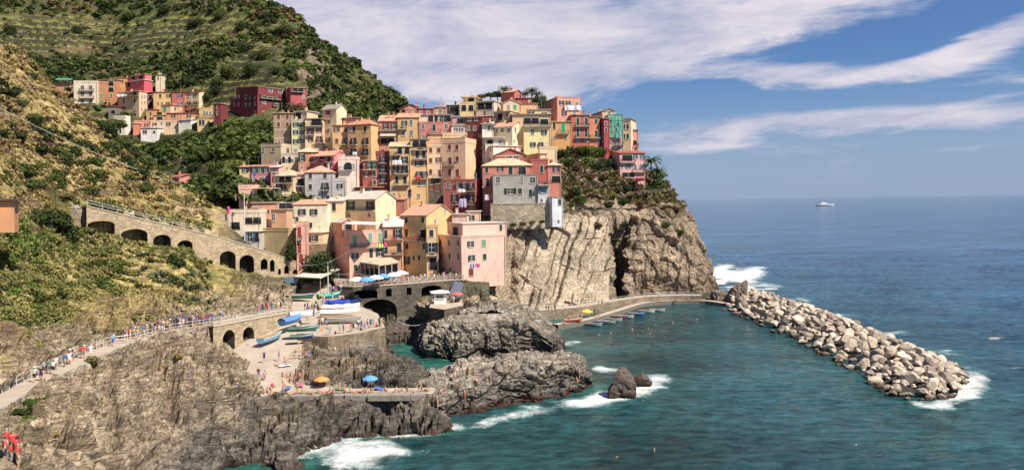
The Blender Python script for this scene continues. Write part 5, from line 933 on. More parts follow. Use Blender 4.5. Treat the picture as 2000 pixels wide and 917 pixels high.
# ------------------------------------------------------------------ headland
def build_headland():
    rows = [[(930, 262, 262), (1000, 250, 268), (1090, 262, 262), (1150, 268, 262), (1192, 282, 262), (1200, 285, 262), (1224, 288, 262), (1234, 290, 262), (1265, 330, 268), (1290, 350, 272), (1302, 362, 275), (1312, 380, 282), (1320, 400, 300)],
        [(930, 330, 240), (1000, 325, 242), (1085, 300, 252), (1150, 296, 254), (1190, 306, 254), (1200, 310, 254), (1224, 345, 252), (1234, 347, 252), (1262, 352, 255), (1285, 364, 258), (1300, 370, 262), (1314, 384, 268), (1328, 420, 290)],
        [(935, 400, 224), (1000, 398, 222), (1085, 372, 228), (1150, 372, 232), (1190, 380, 236), (1200, 382, 237), (1224, 384, 239), (1234, 385, 240), (1262, 385, 243), (1292, 385, 246), (1318, 388, 250), (1338, 410, 258), (1345, 450, 290)],
        [(945, 440, 206), (1010, 434, 206), (1085, 424, 212), (1150, 425, 224), (1190, 430, 228), (1200, 432, 230), (1224, 432, 232), (1234, 432, 232), (1270, 428, 235), (1305, 425, 240), (1335, 428, 245), (1352, 440, 254), (1360, 480, 292)],
        [(948, 470, 204), (1020, 442, 208), (1085, 446, 212), (1150, 452, 217), (1192, 466, 220), (1197, 472, 232), (1222, 474, 234), (1232, 462, 226), (1270, 452, 230), (1310, 452, 235), (1345, 460, 240), (1364, 470, 248), (1372, 510, 294)],
        [(950, 520, 195), (1005, 520, 201), (1085, 520, 207), (1150, 520, 213), (1193, 524, 216), (1196, 530, 234), (1222, 530, 235), (1232, 522, 222), (1270, 515, 226), (1310, 515, 229), (1352, 520, 233), (1380, 520, 241), (1395, 550, 294)],
        [(940, 600, 184), (1000, 606, 193), (1080, 600, 200), (1150, 592, 206), (1192, 586, 211), (1195, 588, 232), (1218, 588, 233), (1230, 584, 217), (1270, 580, 221), (1310, 577, 223), (1360, 576, 224), (1402, 572, 228), (1425, 590, 294)],
        [(940, 640, 182), (1000, 646, 191), (1080, 640, 198), (1150, 632, 204), (1192, 626, 209), (1195, 628, 230), (1218, 628, 231), (1230, 624, 215), (1270, 620, 219), (1310, 617, 221), (1370, 616, 222), (1425, 612, 226), (1445, 620, 294)]]
    R = [[P(*q) for q in r] for r in rows]
    U = 620; nu = len(R[0]); Vn = 330
    # distribute columns by length
    us = np.linspace(0, nu-1, U); vs = np.linspace(0, len(R)-1, Vn)
    A = np.array([[tuple(q) for q in r] for r in R])
    def lerp(arr, s, ax):
        i = np.minimum(np.floor(s).astype(int), arr.shape[ax]-2); f = s-i
        a = np.take(arr, i, ax); b = np.take(arr, i+1, ax); sh = [1]*arr.ndim; sh[ax] = -1; f = f.reshape(sh)
        return a*(1-f)+b*f
    # columns: more samples where the columns are wide
    seg = np.linalg.norm(np.diff(A[5], axis=0), axis=1); cum = np.concatenate([[0], np.cumsum(seg)]); us = np.interp(np.linspace(0, cum[-2]+8, U), cum, np.arange(nu))
    segv = np.linalg.norm(np.diff(A[:, 3], axis=0), axis=1); cv_ = np.concatenate([[0], np.cumsum(segv)]); vs = np.interp(np.linspace(0, cv_[-1], Vn), cv_, np.arange(len(R)))
    B = lerp(lerp(A, us, 1), vs, 0)
    # round the corners slightly except at the notch
    V = B.reshape(-1, 3).copy()
    du = np.gradient(B, axis=1); dv = np.gradient(B, axis=0); n = np.cross(dv, du).reshape(-1, 3); n /= np.maximum(np.linalg.norm(n, axis=1), 1e-6)[:, None]
    n *= np.where(n[:, 1] > 0, -1, 1)[:, None]
    x, y, z = V.T; uu = np.tile(us, Vn); vv = np.repeat(vs, U)
    # smooth, split slab of sedimentary rock on the left; broken rock on the right
    slab = smooth(0.9, 1.3, uu)*(1-smooth(4.0, 4.2, uu))*smooth(26.5, 24, z); rough = 1-slab
    w = fbm(V, 6.0, 4, 61); wl = fbm(V, 17.0, 3, 69)*2.6; jag = fbm(V, 2.2, 3, 70)*0.5; lean = x-0.42*z+wl
    cr = 0
    for off, wd, dp in ((6.0, 0.25, 1.6), (9.5, 0.2, 1.1), (13.2, 0.35, 2.4), (17.0, 0.16, 0.8), (21.5, 0.4, 2.4), (25.8, 0.2, 1.0), (29.5, 0.15, 0.6)):
        d = lean+jag-(off-11.0); cr = cr-(1-smooth(wd*0.3, wd*1.2, np.abs(d)))*dp*smooth(-0.45, 0.1, fbm(V+off*9, 7.0, 2, 66))
    steps = np.floor((lean+jag)/4.3)+7*np.floor((z+wl*2+x*.3)/9.0); cr = cr+(_h(steps.astype(np.int64), steps.astype(np.int64)*0, steps.astype(np.int64)*0, 5)-0.5)*1.5
    f1, ed, cv = cells(np.stack([x, y, z*0.55], 1)+w[:, None]*1.5, 4.2, 62)
    f1b, edb, cvb = cells(V, 1.6, 63)
    blk = (cv-0.5)*3.0-(1-smooth(0, 0.12, ed))*1.6+(cvb-0.5)*0.9
    d = slab*(cr+fbm(V, 2.0, 4, 64)*0.22)+rough*(blk*0.75+fbm(V, 5.0, 5, 65, ridged=True)*1.2+fbm(V, 1.2, 3, 67)*0.3)
    # left part: fine leaning ribs
    rib = (1-smooth(0.75, 1.0, uu))*smooth(28, 22, z); rb = np.abs(((x-0.75*z+w*0.8)/0.9) % 1-0.5)*1.1; d = d*(1-rib)+rib*(rb+fbm(V, 4.0, 4, 68)*0.8)
    # terraces up top
    tz = smooth(24, 28, z); q = (z+w*1.2)/3.4; d = d*(1-tz*0.5)+tz*((q-np.floor(q))*-1.3+.6+fbm(V, 5.0, 5, 75)*1.6)
    caves = sum(np.exp(-(((x-cx)/rx)**2+((z-cz)/rz)**2)) for cx, cz, rx, rz in ((38.5, 4.5, 2.2, 3.5), (44.0, 5.5, 2.2, 3.2), (50, 3.5, 3.0, 2.0)))
    d = d-caves*4.5*(uu > 7)*(uu < 11)
    V = V+n*(d*smooth(-4, 1, z))[:, None]
    col = np.zeros((len(V), 3)); col[:] = (0.46, 0.375, 0.27)
    a = smooth(0.0, 0.4, fbm(V, 7.0, 4, 71))[:, None]; col = col*(1-a*0.25)
    rg = rough[:, None]*0.8; col = col*(1-rg)+np.array((0.33, 0.25, 0.175))*rg
    ribc = rib[:, None]; col = col*(1-ribc)+np.array((0.38, 0.30, 0.21))*ribc
    upw = smooth(23, 28, z+w*4)*(1-0.6*rib); o1 = smooth(-0.3, 0.3, fbm(V, 5.0, 4, 72))[:, None]; up = np.array((0.15, 0.09, 0.05))*o1+np.array((0.15, 0.12, 0.06))*(1-o1)
    o2 = smooth(-0.15, 0.2, fbm(V, 8.0, 4, 73)+0.25*smooth(30, 20, x))[:, None]; up = up*(1-o2)+np.array((0.36, 0.28, 0.20))*o2; col = col*(1-upw[:, None])+up*upw[:, None]
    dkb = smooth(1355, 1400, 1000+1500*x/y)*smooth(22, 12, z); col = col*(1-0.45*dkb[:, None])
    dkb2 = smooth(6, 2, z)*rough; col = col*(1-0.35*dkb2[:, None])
    i = np.arange(Vn*U).reshape(Vn, U); F = np.stack([i[:-1, :-1], i[1:, :-1], i[1:, 1:], i[:-1, 1:]], -1).reshape(-1, 4)
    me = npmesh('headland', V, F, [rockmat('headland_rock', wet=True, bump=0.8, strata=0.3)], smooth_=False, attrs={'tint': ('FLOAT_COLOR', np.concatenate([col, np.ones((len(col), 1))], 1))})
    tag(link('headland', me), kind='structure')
    return V.reshape(Vn, U, 3)
# ================================================================== SEA
FOAM = [  # (px, py, half width px, half height px, strength)  laid on the water where waves break
    (630, 905, 110, 26, 1.1), (700, 876, 110, 24, .9), (760, 890, 90, 12, .45), (1000, 880, 60, 6, .3), (800, 848, 55, 9, 0.6), (900, 835, 60, 6, 0.45), (1020, 808, 60, 12, 1.0), (1110, 790, 70, 13, 1.2), (1175, 775, 40, 14, 1.1), (960, 822, 40, 8, .7),
    (1270, 755, 45, 13, 1.3), (1225, 775, 45, 9, 0.9), (1185, 722, 42, 12, 1.2), (1290, 737, 30, 9, 1.0), (1105, 672, 24, 7, 1.0), (850, 738, 35, 10, 1.0), (880, 745, 30, 6, 0.7), (1130, 668, 20, 3, 0.5),
    (1410, 528, 30, 16, 1.5), (1440, 545, 40, 14, 1.4), (1475, 530, 28, 12, 1.3), (1500, 560, 45, 9, 1.0), (1560, 585, 40, 7, 0.8), (1640, 615, 60, 9, 0.7), (1740, 650, 70, 10, 0.7), (1830, 690, 60, 16, 0.9),
    (1900, 740, 45, 26, 1.1), (1880, 775, 50, 16, 1.0), (1800, 790, 60, 8, 0.8), (1720, 765, 30, 6, 0.5), (1945, 660, 35, 3, 0.8), (1985, 637, 25, 3, 0.7), (1985, 718, 30, 3, 0.5), (1700, 588, 12, 2, 0.5), (1820, 600, 14, 2, 0.5)]
def build_sea():
    tt = np.concatenate([np.arange(-1.0, -0.36, 0.02), np.arange(-0.36, 0.80, 0.0028), np.arange(0.8, 1.6, 0.04)])
    dd = np.concatenate([np.exp(np.arange(math.log(30), math.log(75), 0.05)), np.exp(np.arange(math.log(75), math.log(420), 0.0036)), np.exp(np.arange(math.log(420), math.log(26000), 0.05))])
    T, D = np.meshgrid(tt, dd); x = (T*D).ravel(); y = D.ravel(); p = np.stack([x, y, x*0], 1)
    # chop: short crests running toward the shore
    q = np.stack([x*0.35+y*0.12, y, x*0], 1)
    z = fbm(q, 5.0, 4, 101, ridged=True)*0.22+fbm(p, 1.8, 3, 102)*0.10+fbm(q, 19.0, 3, 103)*0.25
    calm = np.exp(-(((x-35)/45)**2+((y-165)/45)**2)); z = z*(1-0.6*calm)*np.clip(y/60, 0, 1)*(1-smooth(900, 2500, y)*0.6)
    foam = np.zeros(len(x)); w1 = fbm(p, 6.0, 5, 104); w2 = fbm(p, 1.7, 4, 105)
    for (px, py, hw, hh, s) in FOAM:
        c = G(px, py, 0); e = G(px+hw, py, 0); f = G(px, py+hh, 0); g_ = G(px, py-hh, 0)
        rx = abs(e.x-c.x); ry = (g_.y-f.y)/2; xx = (x+w1*rx*0.8-c.x*y/c.y)/rx; yy = (y+w1*ry*0.9-c.y)/ry
        foam += s*np.exp(-(xx*xx+yy*yy))
    # wash against the shore rocks
    m = (y < 262) & (T.ravel() < 0.13) & (T.ravel() > -0.40); zz = np.full(len(x), -9.0); zz[m] = near_z_raw(x[m], y[m])
    foam += smooth(-2.3, -0.2, zz)*0.35*(y < 150)
    foam = foam*0.95+w1*0.45+w2*0.35-0.28; foam = np.clip(foam, 0, 1.0)
    foam *= smooth(0, 0.3, foam)
    # shallow, sheltered water is green, the open sea blue
    bx, by = BW_A; ex, ey = BW_B
    side = ((x-bx)*(ey-by)-(y-by)*(ex-bx))/math.hypot(ex-bx, ey-by)   # >0 harbour side
    sh = smooth(-60, 40, -side)*0 + smooth(120, -25, -side+0*x)
    deep = smooth(-10, 70, -side)*0.6+smooth(180, 500, np.hypot(x, y))*0.5; deep = np.clip(deep+fbm(p, 40.0, 4, 106)*0.18, 0, 1)
    cg = np.array((0.016, 0.058, 0.062)); cb = np.array((0.030, 0.082, 0.155)); col = cg*(1-deep[:, None])+cb*deep[:, None]
    lt = smooth(-4.0, -0.3, zz)[:, None]*0.7; col = col*(1-lt)+np.array((0.03, 0.13, 0.10))*lt
    near = foam.clip(0, 1)[:, None]*0.5; col = col*(1-near)+np.array((0.06, 0.22, 0.19))*near
    V = np.stack([x, y, z+np.clip(foam, 0, 1)*0.15], 1)
    nr, nc = T.shape; i = np.arange(nr*nc).reshape(nr, nc); F = np.stack([i[:-1, :-1], i[:-1, 1:], i[1:, 1:], i[1:, :-1]], -1).reshape(-1, 4)
    m_, nt, b = newmat('sea_water'); L = nt.links
    at = NN(nt, 'ShaderNodeAttribute', attribute_name='tint'); fo = NN(nt, 'ShaderNodeAttribute', attribute_name='foam'); g = NN(nt, 'ShaderNodeNewGeometry')
    mp = NN(nt, 'ShaderNodeMapping'); mp.inputs['Scale'].default_value = (0.45, 1.0, 1.0); mp.inputs['Rotation'].default_value = (0, 0, 0.12); L.new(g.outputs['Position'], mp.inputs[0])
    n1 = NN(nt, 'ShaderNodeTexNoise', Scale=0.75, Detail=10.0, Roughness=0.6, Distortion=0.4); L.new(mp.outputs[0], n1.inputs['Vector'])
    n2 = NN(nt, 'ShaderNodeTexNoise', Scale=0.06, Detail=8.0, Roughness=0.62, Distortion=0.3); L.new(mp.outputs[0], n2.inputs['Vector'])
    n4 = NN(nt, 'ShaderNodeTexNoise', Scale=0.012, Detail=7.0, Roughness=0.6); L.new(mp.outputs[0], n4.inputs['Vector'])
    n3 = NN(nt, 'ShaderNodeTexNoise', Scale=0.9, Detail=12.0, Roughness=0.82, Distortion=1.8); L.new(g.outputs['Position'], n3.inputs['Vector'])
    def mr(src, a, b_, c, d):
        r = NN(nt, 'ShaderNodeMapRange'); L.new(src, r.inputs[0]); r.inputs[1].default_value = a; r.inputs[2].default_value = b_; r.inputs[3].default_value = c; r.inputs[4].default_value = d; return r.outputs[0]
    def mul(a, b_):
        x_ = NN(nt, 'ShaderNodeMixRGB', blend_type='MULTIPLY'); x_.inputs[0].default_value = 1; L.new(a, x_.inputs[1]); L.new(b_, x_.inputs[2]); return x_.outputs[0]
    c = mul(at.outputs['Color'], mr(n2.outputs[0], 0.35, 0.65, 0.6, 1.4)); c = mul(c, mr(n1.outputs[0], 0.36, 0.64, 0.5, 1.6)); c = mul(c, mr(n4.outputs[0], 0.35, 0.65, 0.75, 1.25))
    ad = NN(nt, 'ShaderNodeMath', operation='MULTIPLY_ADD'); L.new(n3.outputs[0], ad.inputs[0]); ad.inputs[1].default_value = 1.8; ad2 = NN(nt, 'ShaderNodeMath', operation='SUBTRACT'); L.new(fo.outputs['Fac'], ad2.inputs[0]); ad2.inputs[1].default_value = 0.90; L.new(ad2.outputs[0], ad.inputs[2])
    fm = mr(ad.outputs[0], 0.30, 0.95, 0, 0.92)
    # whitecap flecks
    n5 = NN(nt, 'ShaderNodeTexNoise', Scale=0.9, Detail=3.0, Roughness=0.5); L.new(mp.outputs[0], n5.inputs['Vector'])
    wc = NN(nt, 'ShaderNodeMath', operation='MULTIPLY'); L.new(mr(n5.outputs[0], 0.735, 0.77, 0, 1), wc.inputs[0]); L.new(mr(n2.outputs[0], 0.5, 0.62, 0, 0.8), wc.inputs[1])
    mxf = NN(nt, 'ShaderNodeMath', operation='MAXIMUM'); L.new(fm, mxf.inputs[0]); L.new(wc.outputs[0], mxf.inputs[1])
    fx = NN(nt, 'ShaderNodeMixRGB'); L.new(mxf.outputs[0], fx.inputs[0]); L.new(c, fx.inputs[1]); fx.inputs[2].default_value = (0.80, 0.80, 0.78, 1)
    L.new(fx.outputs[0], b.inputs['Base Color']); L.new(mr(mxf.outputs[0], 0, 1, 0.10, 0.8), b.inputs['Roughness']); b.inputs['IOR'].default_value = 1.33; b.inputs['Specular IOR Level'].default_value = 0.42
    s1 = NN(nt, 'ShaderNodeMath', operation='MULTIPLY_ADD'); L.new(n2.outputs[0], s1.inputs[0]); s1.inputs[1].default_value = 3.0; n6 = NN(nt, 'ShaderNodeTexNoise', Scale=2.6, Detail=4.0, Roughness=0.6); L.new(mp.outputs[0], n6.inputs['Vector']); s2 = NN(nt, 'ShaderNodeMath', operation='MULTIPLY_ADD'); L.new(n6.outputs[0], s2.inputs[0]); s2.inputs[1].default_value = 0.35; L.new(n1.outputs[0], s2.inputs[2]); L.new(s2.outputs[0], s1.inputs[2])
    bp = NN(nt, 'ShaderNodeBump', Strength=1.0, Distance=0.55); L.new(s1.outputs[0], bp.inputs['Height']); L.new(bp.outputs[0], b.inputs['Normal'])
    me = npmesh('sea', V, F, [m_], smooth_=True, attrs={'tint': ('FLOAT_COLOR', np.concatenate([col, np.ones((len(col), 1))], 1)), 'foam': ('FLOAT', foam)})
    tag(link('sea_water', me), kind='structure')
BW_A = tuple(G(1425, 592, 0))[:2]; BW_B = tuple(G(1812, 745, 0))[:2]
# ================================================================== WALLS, WAYS AND HARBOUR
def at_px(pl, px, py):
    """point of a plan polyline seen at this pixel column: (s along, x, y)"""
    t, _ = ts(px, py); L_ = 0; best = None
    for a, b in zip(pl[:-1], pl[1:]):
        fa = a[0]-t*a[1]; fb = b[0]-t*b[1]; d = math.hypot(b[0]-a[0], b[1]-a[1])
        if fa*fb <= 0 and fa != fb:
            k = fa/(fa-fb); return L_+k*d, a[0]+k*(b[0]-a[0]), a[1]+k*(b[1]-a[1])
        L_ += d
    return (0, pl[0][0], pl[0][1]) if t < pl[0][0]/pl[0][1] else (L_, pl[-1][0], pl[-1][1])
def arch_wall(name, label, pl, bottom, holes, mat, thick=1.0, deep=2.2, coping=None, kind=None, cat='wall', flatk=1.0):
    """pl: world polyline with top z; holes: (px0, px1, pytop, pybottom, round)"""
    pl = [tuple(q) for q in pl]; hs = []
    for hh in holes:
        (p0, p1, pt, pb, rd) = hh[:5]; dp = hh[5] if len(hh) > 5 else deep
        pm = (p0+p1)/2; s0, _, _ = at_px(pl, p0, pt); s1, _, _ = at_px(pl, p1, pt); sc, X, Y = at_px(pl, pm, pt)
        zt = HC+ts(pm, pt)[1]*Y; zb = HC+ts(pm, pb)[1]*Y; hs.append(((s0+s1)/2, abs(s1-s0)/2, zb, zt, rd, dp))
    cum = [0]
    for a, b in zip(pl[:-1], pl[1:]): cum.append(cum[-1]+math.hypot(b[0]-a[0], b[1]-a[1]))
    N_ = max(8, int(cum[-1]/0.3)); ss = sorted(set([cum[-1]*i/N_ for i in range(N_+1)]+[h[0]+k*h[1] for h in hs for k in (-1, -.97, -.85, -.6, -.3, 0, .3, .6, .85, .97, 1) if 0 < h[0]+k*h[1] < cum[-1]]))
    xs = np.interp(ss, cum, [p[0] for p in pl]); ys = np.interp(ss, cum, [p[1] for p in pl]); zs = np.interp(ss, cum, [p[2] for p in pl])
    b = MB()
    def nrm(i):
        j0 = max(0, i-1); j1 = min(len(ss)-1, i+1); d = Vector((xs[j1]-xs[j0], ys[j1]-ys[j0], 0)).normalized(); n = Vector((-d.y, d.x, 0)); return n if n.y > 0 else -n
    def htop(h, s):
        u = (s-h[0])/h[1]; u = max(-1, min(1, u)); rise = min(h[1]*h[4], (h[3]-h[2])*0.9); return h[3]-rise+rise*math.sqrt(max(0, 1-u*u))
    for i in range(len(ss)-1):
        s = (ss[i]+ss[i+1])/2; A0 = Vector((xs[i], ys[i], 0)); A1 = Vector((xs[i+1], ys[i+1], 0)); n0, n1 = nrm(i), nrm(i+1)
        b0 = bottom(xs[i], ys[i]) if callable(bottom) else bottom; b1 = bottom(xs[i+1], ys[i+1]) if callable(bottom) else bottom
        lo0, lo1 = b0, b1
        for h in sorted([h for h in hs if abs(s-h[0]) < h[1]], key=lambda h: h[2]):
            t0, t1 = htop(h, ss[i]), htop(h, ss[i+1]); z = h[2]; deep = h[5]
            def Z(a, zz, n=None, dd=0): q = a+(n*dd if n else Vector((0, 0, 0))); return (q.x, q.y, zz)
            if z > lo0: b.poly([Z(A0, lo0), Z(A1, lo1), Z(A1, z), Z(A0, z)])
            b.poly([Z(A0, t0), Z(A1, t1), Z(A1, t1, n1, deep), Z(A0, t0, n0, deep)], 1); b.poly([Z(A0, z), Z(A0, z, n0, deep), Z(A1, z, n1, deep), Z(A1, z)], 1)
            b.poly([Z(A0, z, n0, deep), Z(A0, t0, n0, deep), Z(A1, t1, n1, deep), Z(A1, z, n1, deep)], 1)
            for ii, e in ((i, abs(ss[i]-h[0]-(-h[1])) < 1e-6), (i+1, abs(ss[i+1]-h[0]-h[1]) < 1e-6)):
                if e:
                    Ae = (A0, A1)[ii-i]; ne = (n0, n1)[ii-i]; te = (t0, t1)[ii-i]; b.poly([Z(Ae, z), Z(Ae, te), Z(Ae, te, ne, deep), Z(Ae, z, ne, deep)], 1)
            lo0, lo1 = t0, t1
        b.poly([(A0.x, A0.y, lo0), (A1.x, A1.y, lo1), (A1.x, A1.y, zs[i+1]), (A0.x, A0.y, zs[i])])
        B0 = A0+n0*thick; B1 = A1+n1*thick
        b.poly([(A0.x, A0.y, zs[i]), (A1.x, A1.y, zs[i+1]), (B1.x, B1.y, zs[i+1]), (B0.x, B0.y, zs[i])]); b.poly([(B0.x, B0.y, lo0), (B0.x, B0.y, zs[i]), (B1.x, B1.y, zs[i+1]), (B1.x, B1.y, lo1)])
    o = empty(name, pl[0][:2]+(0,), 0, label, cat)
    me = b.mesh(name+'_masonry', [mat, simple('arch_shade_stone', (.055, .045, .035), .95, var=.4, scale=1.2)]); w = link('masonry', me, o); w.matrix_parent_inverse = Matrix.Translation(-Vector(pl[0][:2]+(0,)))  # inner faces of the arches: near-black stone, their shade put into the colour
    if coping:
        c = MB()
        for i in range(0, len(ss)-1):
            n0, n1 = nrm(i), nrm(i+1); A0 = Vector((xs[i], ys[i], zs[i])); A1 = Vector((xs[i+1], ys[i+1], zs[i+1])); q = [A0-n0*0.12, A1-n1*0.12, A1+n1*coping, A0+n0*coping]
            c.poly([p+Vector((0, 0, 0.18)) for p in q]); c.poly([q[0], q[1], q[1]+Vector((0, 0, 0.18)), q[0]+Vector((0, 0, 0.18))]); c.poly([q[3]+Vector((0, 0, 0.18)), q[2]+Vector((0, 0, 0.18)), q[2], q[3]]); c.poly([q[0], q[3], q[2], q[1]])
        w2 = link('coping', c.mesh('coping', [simple('coping_stone', (0.50, 0.43, 0.33), 0.9, var=0.2)]), o); w2.matrix_parent_inverse = Matrix.Translation(-Vector(pl[0][:2]+(0,)))
    return o
def railing(name, label, pl, h=1.05, step=2.0, mat=None, rails=(1.0, 0.55), r=0.035, xpat=False, group=None):
    mat = mat or simple('railing_paint', (0.60, 0.58, 0.54), 0.5, 0.2); pl = [Vector(p) for p in pl]; o = empty(name, pl[0], 0, label, 'railing', group)
    cum = [0]
    for a, b in zip(pl[:-1], pl[1:]): cum.append(cum[-1]+(b-a).length)
    n = max(1, int(cum[-1]/step)); pts = [Vector([float(np.interp(cum[-1]*i/n, cum, [p[k] for p in pl])) for k in range(3)]) for i in range(n+1)]
    bb = MB()
    for k in rails: bb.tube([p-pl[0]+Vector((0, 0, k*h)) for p in pts], r, 6)
    bb.build('rails', [mat], o)
    if xpat:
        xb_ = MB()
        for a, b in zip(pts[:-1], pts[1:]):
            a = a-pl[0]; b = b-pl[0]; xb_.bar(a+Vector((0, 0, .1)), b+Vector((0, 0, h*.95)), r*1.6); xb_.bar(b+Vector((0, 0, .1)), a+Vector((0, 0, h*.95)), r*1.6)
        xb_.build('cross_bars', [mat], o)
    q = MB(); q.tube([(0, 0, -0.1), (0, 0, h)], r*1.3, 6); me = q.mesh('m_post', [mat])
    for p in pts[:100]: link('post', me, o, p-pl[0])
    return o
def prism(name, poly, z0, z1, mats, kind=None, top_i=0, side_i=1):
    b = MB(); n = len(poly); b.poly([(p[0], p[1], z1) for p in poly], top_i)
    for i in range(n):
        p, q = poly[i], poly[(i+1) % n]; b.poly([(p[0], p[1], z0), (q[0], q[1], z0), (q[0], q[1], z1), (p[0], p[1], z1)], side_i)
    o = b.build(name, mats)
    if kind: tag(o, kind=kind)
    return o
def ribbon(name, pl, width, z_off=0.05, drop=2.0, mats=None, inner=True):
    """a walkway: the polyline is its outer edge, it reaches width inland, wall below the edge"""
    b = MB(); pl = [Vector(p) for p in pl]
    for i in range(len(pl)-1):
        def nn(j):
            d = (pl[min(j+1, len(pl)-1)]-pl[max(j-1, 0)]); d.z = 0; d.normalize(); n = Vector((-d.y, d.x, 0)); return n if n.y > 0 else -n
        a, c = pl[i], pl[i+1]; na, nc = nn(i)*width, nn(i+1)*width; up = Vector((0, 0, z_off))
        b.poly([a+up, c+up, c+nc+up, a+na+up], 0); b.poly([a-Vector((0, 0, drop)), c-Vector((0, 0, drop)), c+up, a+up], 1); b.poly([a+na-Vector((0, 0, drop)), a+na+up, c+nc+up, c+nc-Vector((0, 0, drop))], 1)
    o = b.build(name, mats); tag(o, kind='structure'); return o
def seaward(pl, d):
    o = []
    for j, p in enumerate(pl):
        t = (Vector(pl[min(j+1, len(pl)-1)])-Vector(pl[max(j-1, 0)])); t.z = 0; t.normalize(); n = Vector((-t.y, t.x, 0)); n = n if n.y < 0 else -n; o.append(Vector(p)+n*d)
    return o
VIASTONE = stonewall('viaduct_stone', (184, 165, 136), 1.5, mortar=0.65, dark=0.72)
def build_walls():
    edge = seaward(VIA, VIA_W)
    def bot(x, y): return -9e9
    vb = []
    cz = [min(float(near_z_raw(p.x, p.y-2.0)), p.z-3)-4 for p in edge]; cum = [p.x/p.y for p in edge]
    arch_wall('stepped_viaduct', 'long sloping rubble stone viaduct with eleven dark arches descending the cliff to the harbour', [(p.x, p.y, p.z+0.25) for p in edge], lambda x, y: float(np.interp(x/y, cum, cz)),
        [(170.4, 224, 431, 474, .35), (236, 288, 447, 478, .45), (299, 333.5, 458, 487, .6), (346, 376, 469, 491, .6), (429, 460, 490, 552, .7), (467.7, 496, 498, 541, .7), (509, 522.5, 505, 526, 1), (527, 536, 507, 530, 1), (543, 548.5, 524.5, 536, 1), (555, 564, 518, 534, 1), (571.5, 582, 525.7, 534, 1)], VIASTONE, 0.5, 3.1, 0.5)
    ribbon('viaduct_deck', [p+Vector((0, 0.05, 0.15)) for p in edge], 3.3, 0.0, 0.9, [CONCM, VIASTONE]); ribbon('cliff_path', seaward(PATH, PATH_W), 2.5, 0.03, 0.8, [CONCM, VIASTONE])
    railing('metal_railing', 'thin pale metal railing along the top of the sloping stone viaduct', [p+Vector((0, 0.25, 0.4)) for p in edge[:len(edge)*3//5]], step=2.6)
    # wall under the path, above the slipway
    lo = [G(416, 638, 10.35), G(440, 633.5, 10.3), G(480, 625.5, 10.15), G(520, 618.5, 10.0), G(560, 611, 9.85)]
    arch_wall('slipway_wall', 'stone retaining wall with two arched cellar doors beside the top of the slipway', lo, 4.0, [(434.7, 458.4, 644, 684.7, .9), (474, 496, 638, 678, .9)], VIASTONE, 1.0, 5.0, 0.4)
    r = [q+Vector((0, 0.1, 0.15)) for q in lo]; railing('metal_railing', 'grey metal railing on the wall above the two arched cellar doors', r, step=1.6)
    pe = seaward(PATH, PATH_W); k = len(pe)-11
    railing('metal_railing', 'long grey railing on the seaward edge of the cliff path', pe[:k], step=1.9)
    ci = [Vector((p.x, p.y, p.z+0.02)) for p in pe[:k]]
    arch_wall('path_parapet', 'low rubble wall carrying the seaward edge of the cliff path', ci, lambda x, y: 6.0, [], stonewall('path_rubble', (176, 156, 126), 1.6), 0.35, 1)
    # bridge terrace
    bt = [G(640, 562, TERZ-0.6), G(662, 559, TERZ), G(690, 560, TERZ), G(740, 558, TERZ), G(800, 554, TERZ), G(882, 547, TERZ), G(905, 546, TERZ)]
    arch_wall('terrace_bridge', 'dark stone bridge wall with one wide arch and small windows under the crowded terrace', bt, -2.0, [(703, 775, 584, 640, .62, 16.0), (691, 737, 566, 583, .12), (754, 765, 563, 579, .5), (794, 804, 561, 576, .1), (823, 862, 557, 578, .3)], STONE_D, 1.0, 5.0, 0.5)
    railing('terrace_balustrade', 'wooden balustrade with crossed bars along the front of the crowded terrace', [q+Vector((0, 0.25, 0.2)) for q in bt[1:]], step=1.5, mat=simple('weathered_rail_wood', (0.42, 0.33, 0.25), 0.8), r=0.05, xpat=True)
    prism('piazza', [tuple(G(656, 557, TERZ)), tuple(G(740, 556, TERZ)), tuple(G(800, 552.5, TERZ)), tuple(G(903, 544.5, TERZ)), tuple(P(905, 530, 202)), tuple(P(645, 530, 206))], TERZ-0.5, TERZ+0.02, [simple('piazza_paving', (0.30, 0.26, 0.22), 0.9, var=0.2)]*2, 'structure')
    # quay for the boats
    prism('quay', [tuple(q) for q in QUAY], 1.0, QUAY_Z, [CONCM, STONE], 'structure')
    blk = [(505, 560), (562, 640), (642, 716), (718, 762), (764, 800), (802, 828)]
    b = MB()
    for i, (a, c) in enumerate(blk):
        z = 3.92-0.05*(i % 3); q0 = G(a, 773-i*0.4, z); q1 = G(c, 773-i*0.4, z); 
        for (p, q) in ((q0, q1),):
            d = Vector((0.02, 1, 0))*2.4; pts = [p, q, q+d, p+d]; b.poly([v for v in pts]); b.poly([p-Vector((0, 0, 0.75)), q-Vector((0, 0, 0.75)), q, p]); b.poly([q-Vector((0, 0, 0.75)), q+d-Vector((0, 0, 0.75)), q+d, q]); b.poly([p-Vector((0, 0, 0.75)), p, p+d, p+d-Vector((0, 0, 0.75))])
    tag(b.build('bathing_ledge', [simple('pale_concrete', (0.27, 0.24, 0.20), 0.85, var=0.45, scale=1.5)]), kind='structure')
    # promenade at the foot of the headland
    up = [G(1000, 610, 2.4), G(1050, 607, 2.4), G(1100, 603, 2.4), G(1150, 597, 2.4), G(1189, 590, 2.4), G(1232, 583.5, 2.4), G(1274, 579, 2.4), G(1320, 577, 2.4), G(1370, 577, 2.4)]
    ribbon('promenade', catmull(up, 5), 3.2, 0.03, 4.0, [CONCM, stonewall('promenade_wall', (158, 142, 122), 1.4)])
    low = [G(1090, 634, 1.1), G(1150, 624, 1.1), G(1209, 607, 1.1), G(1274, 589.5, 1.1), G(1366, 586.5, 1.1), G(1412, 592, 1.0)]
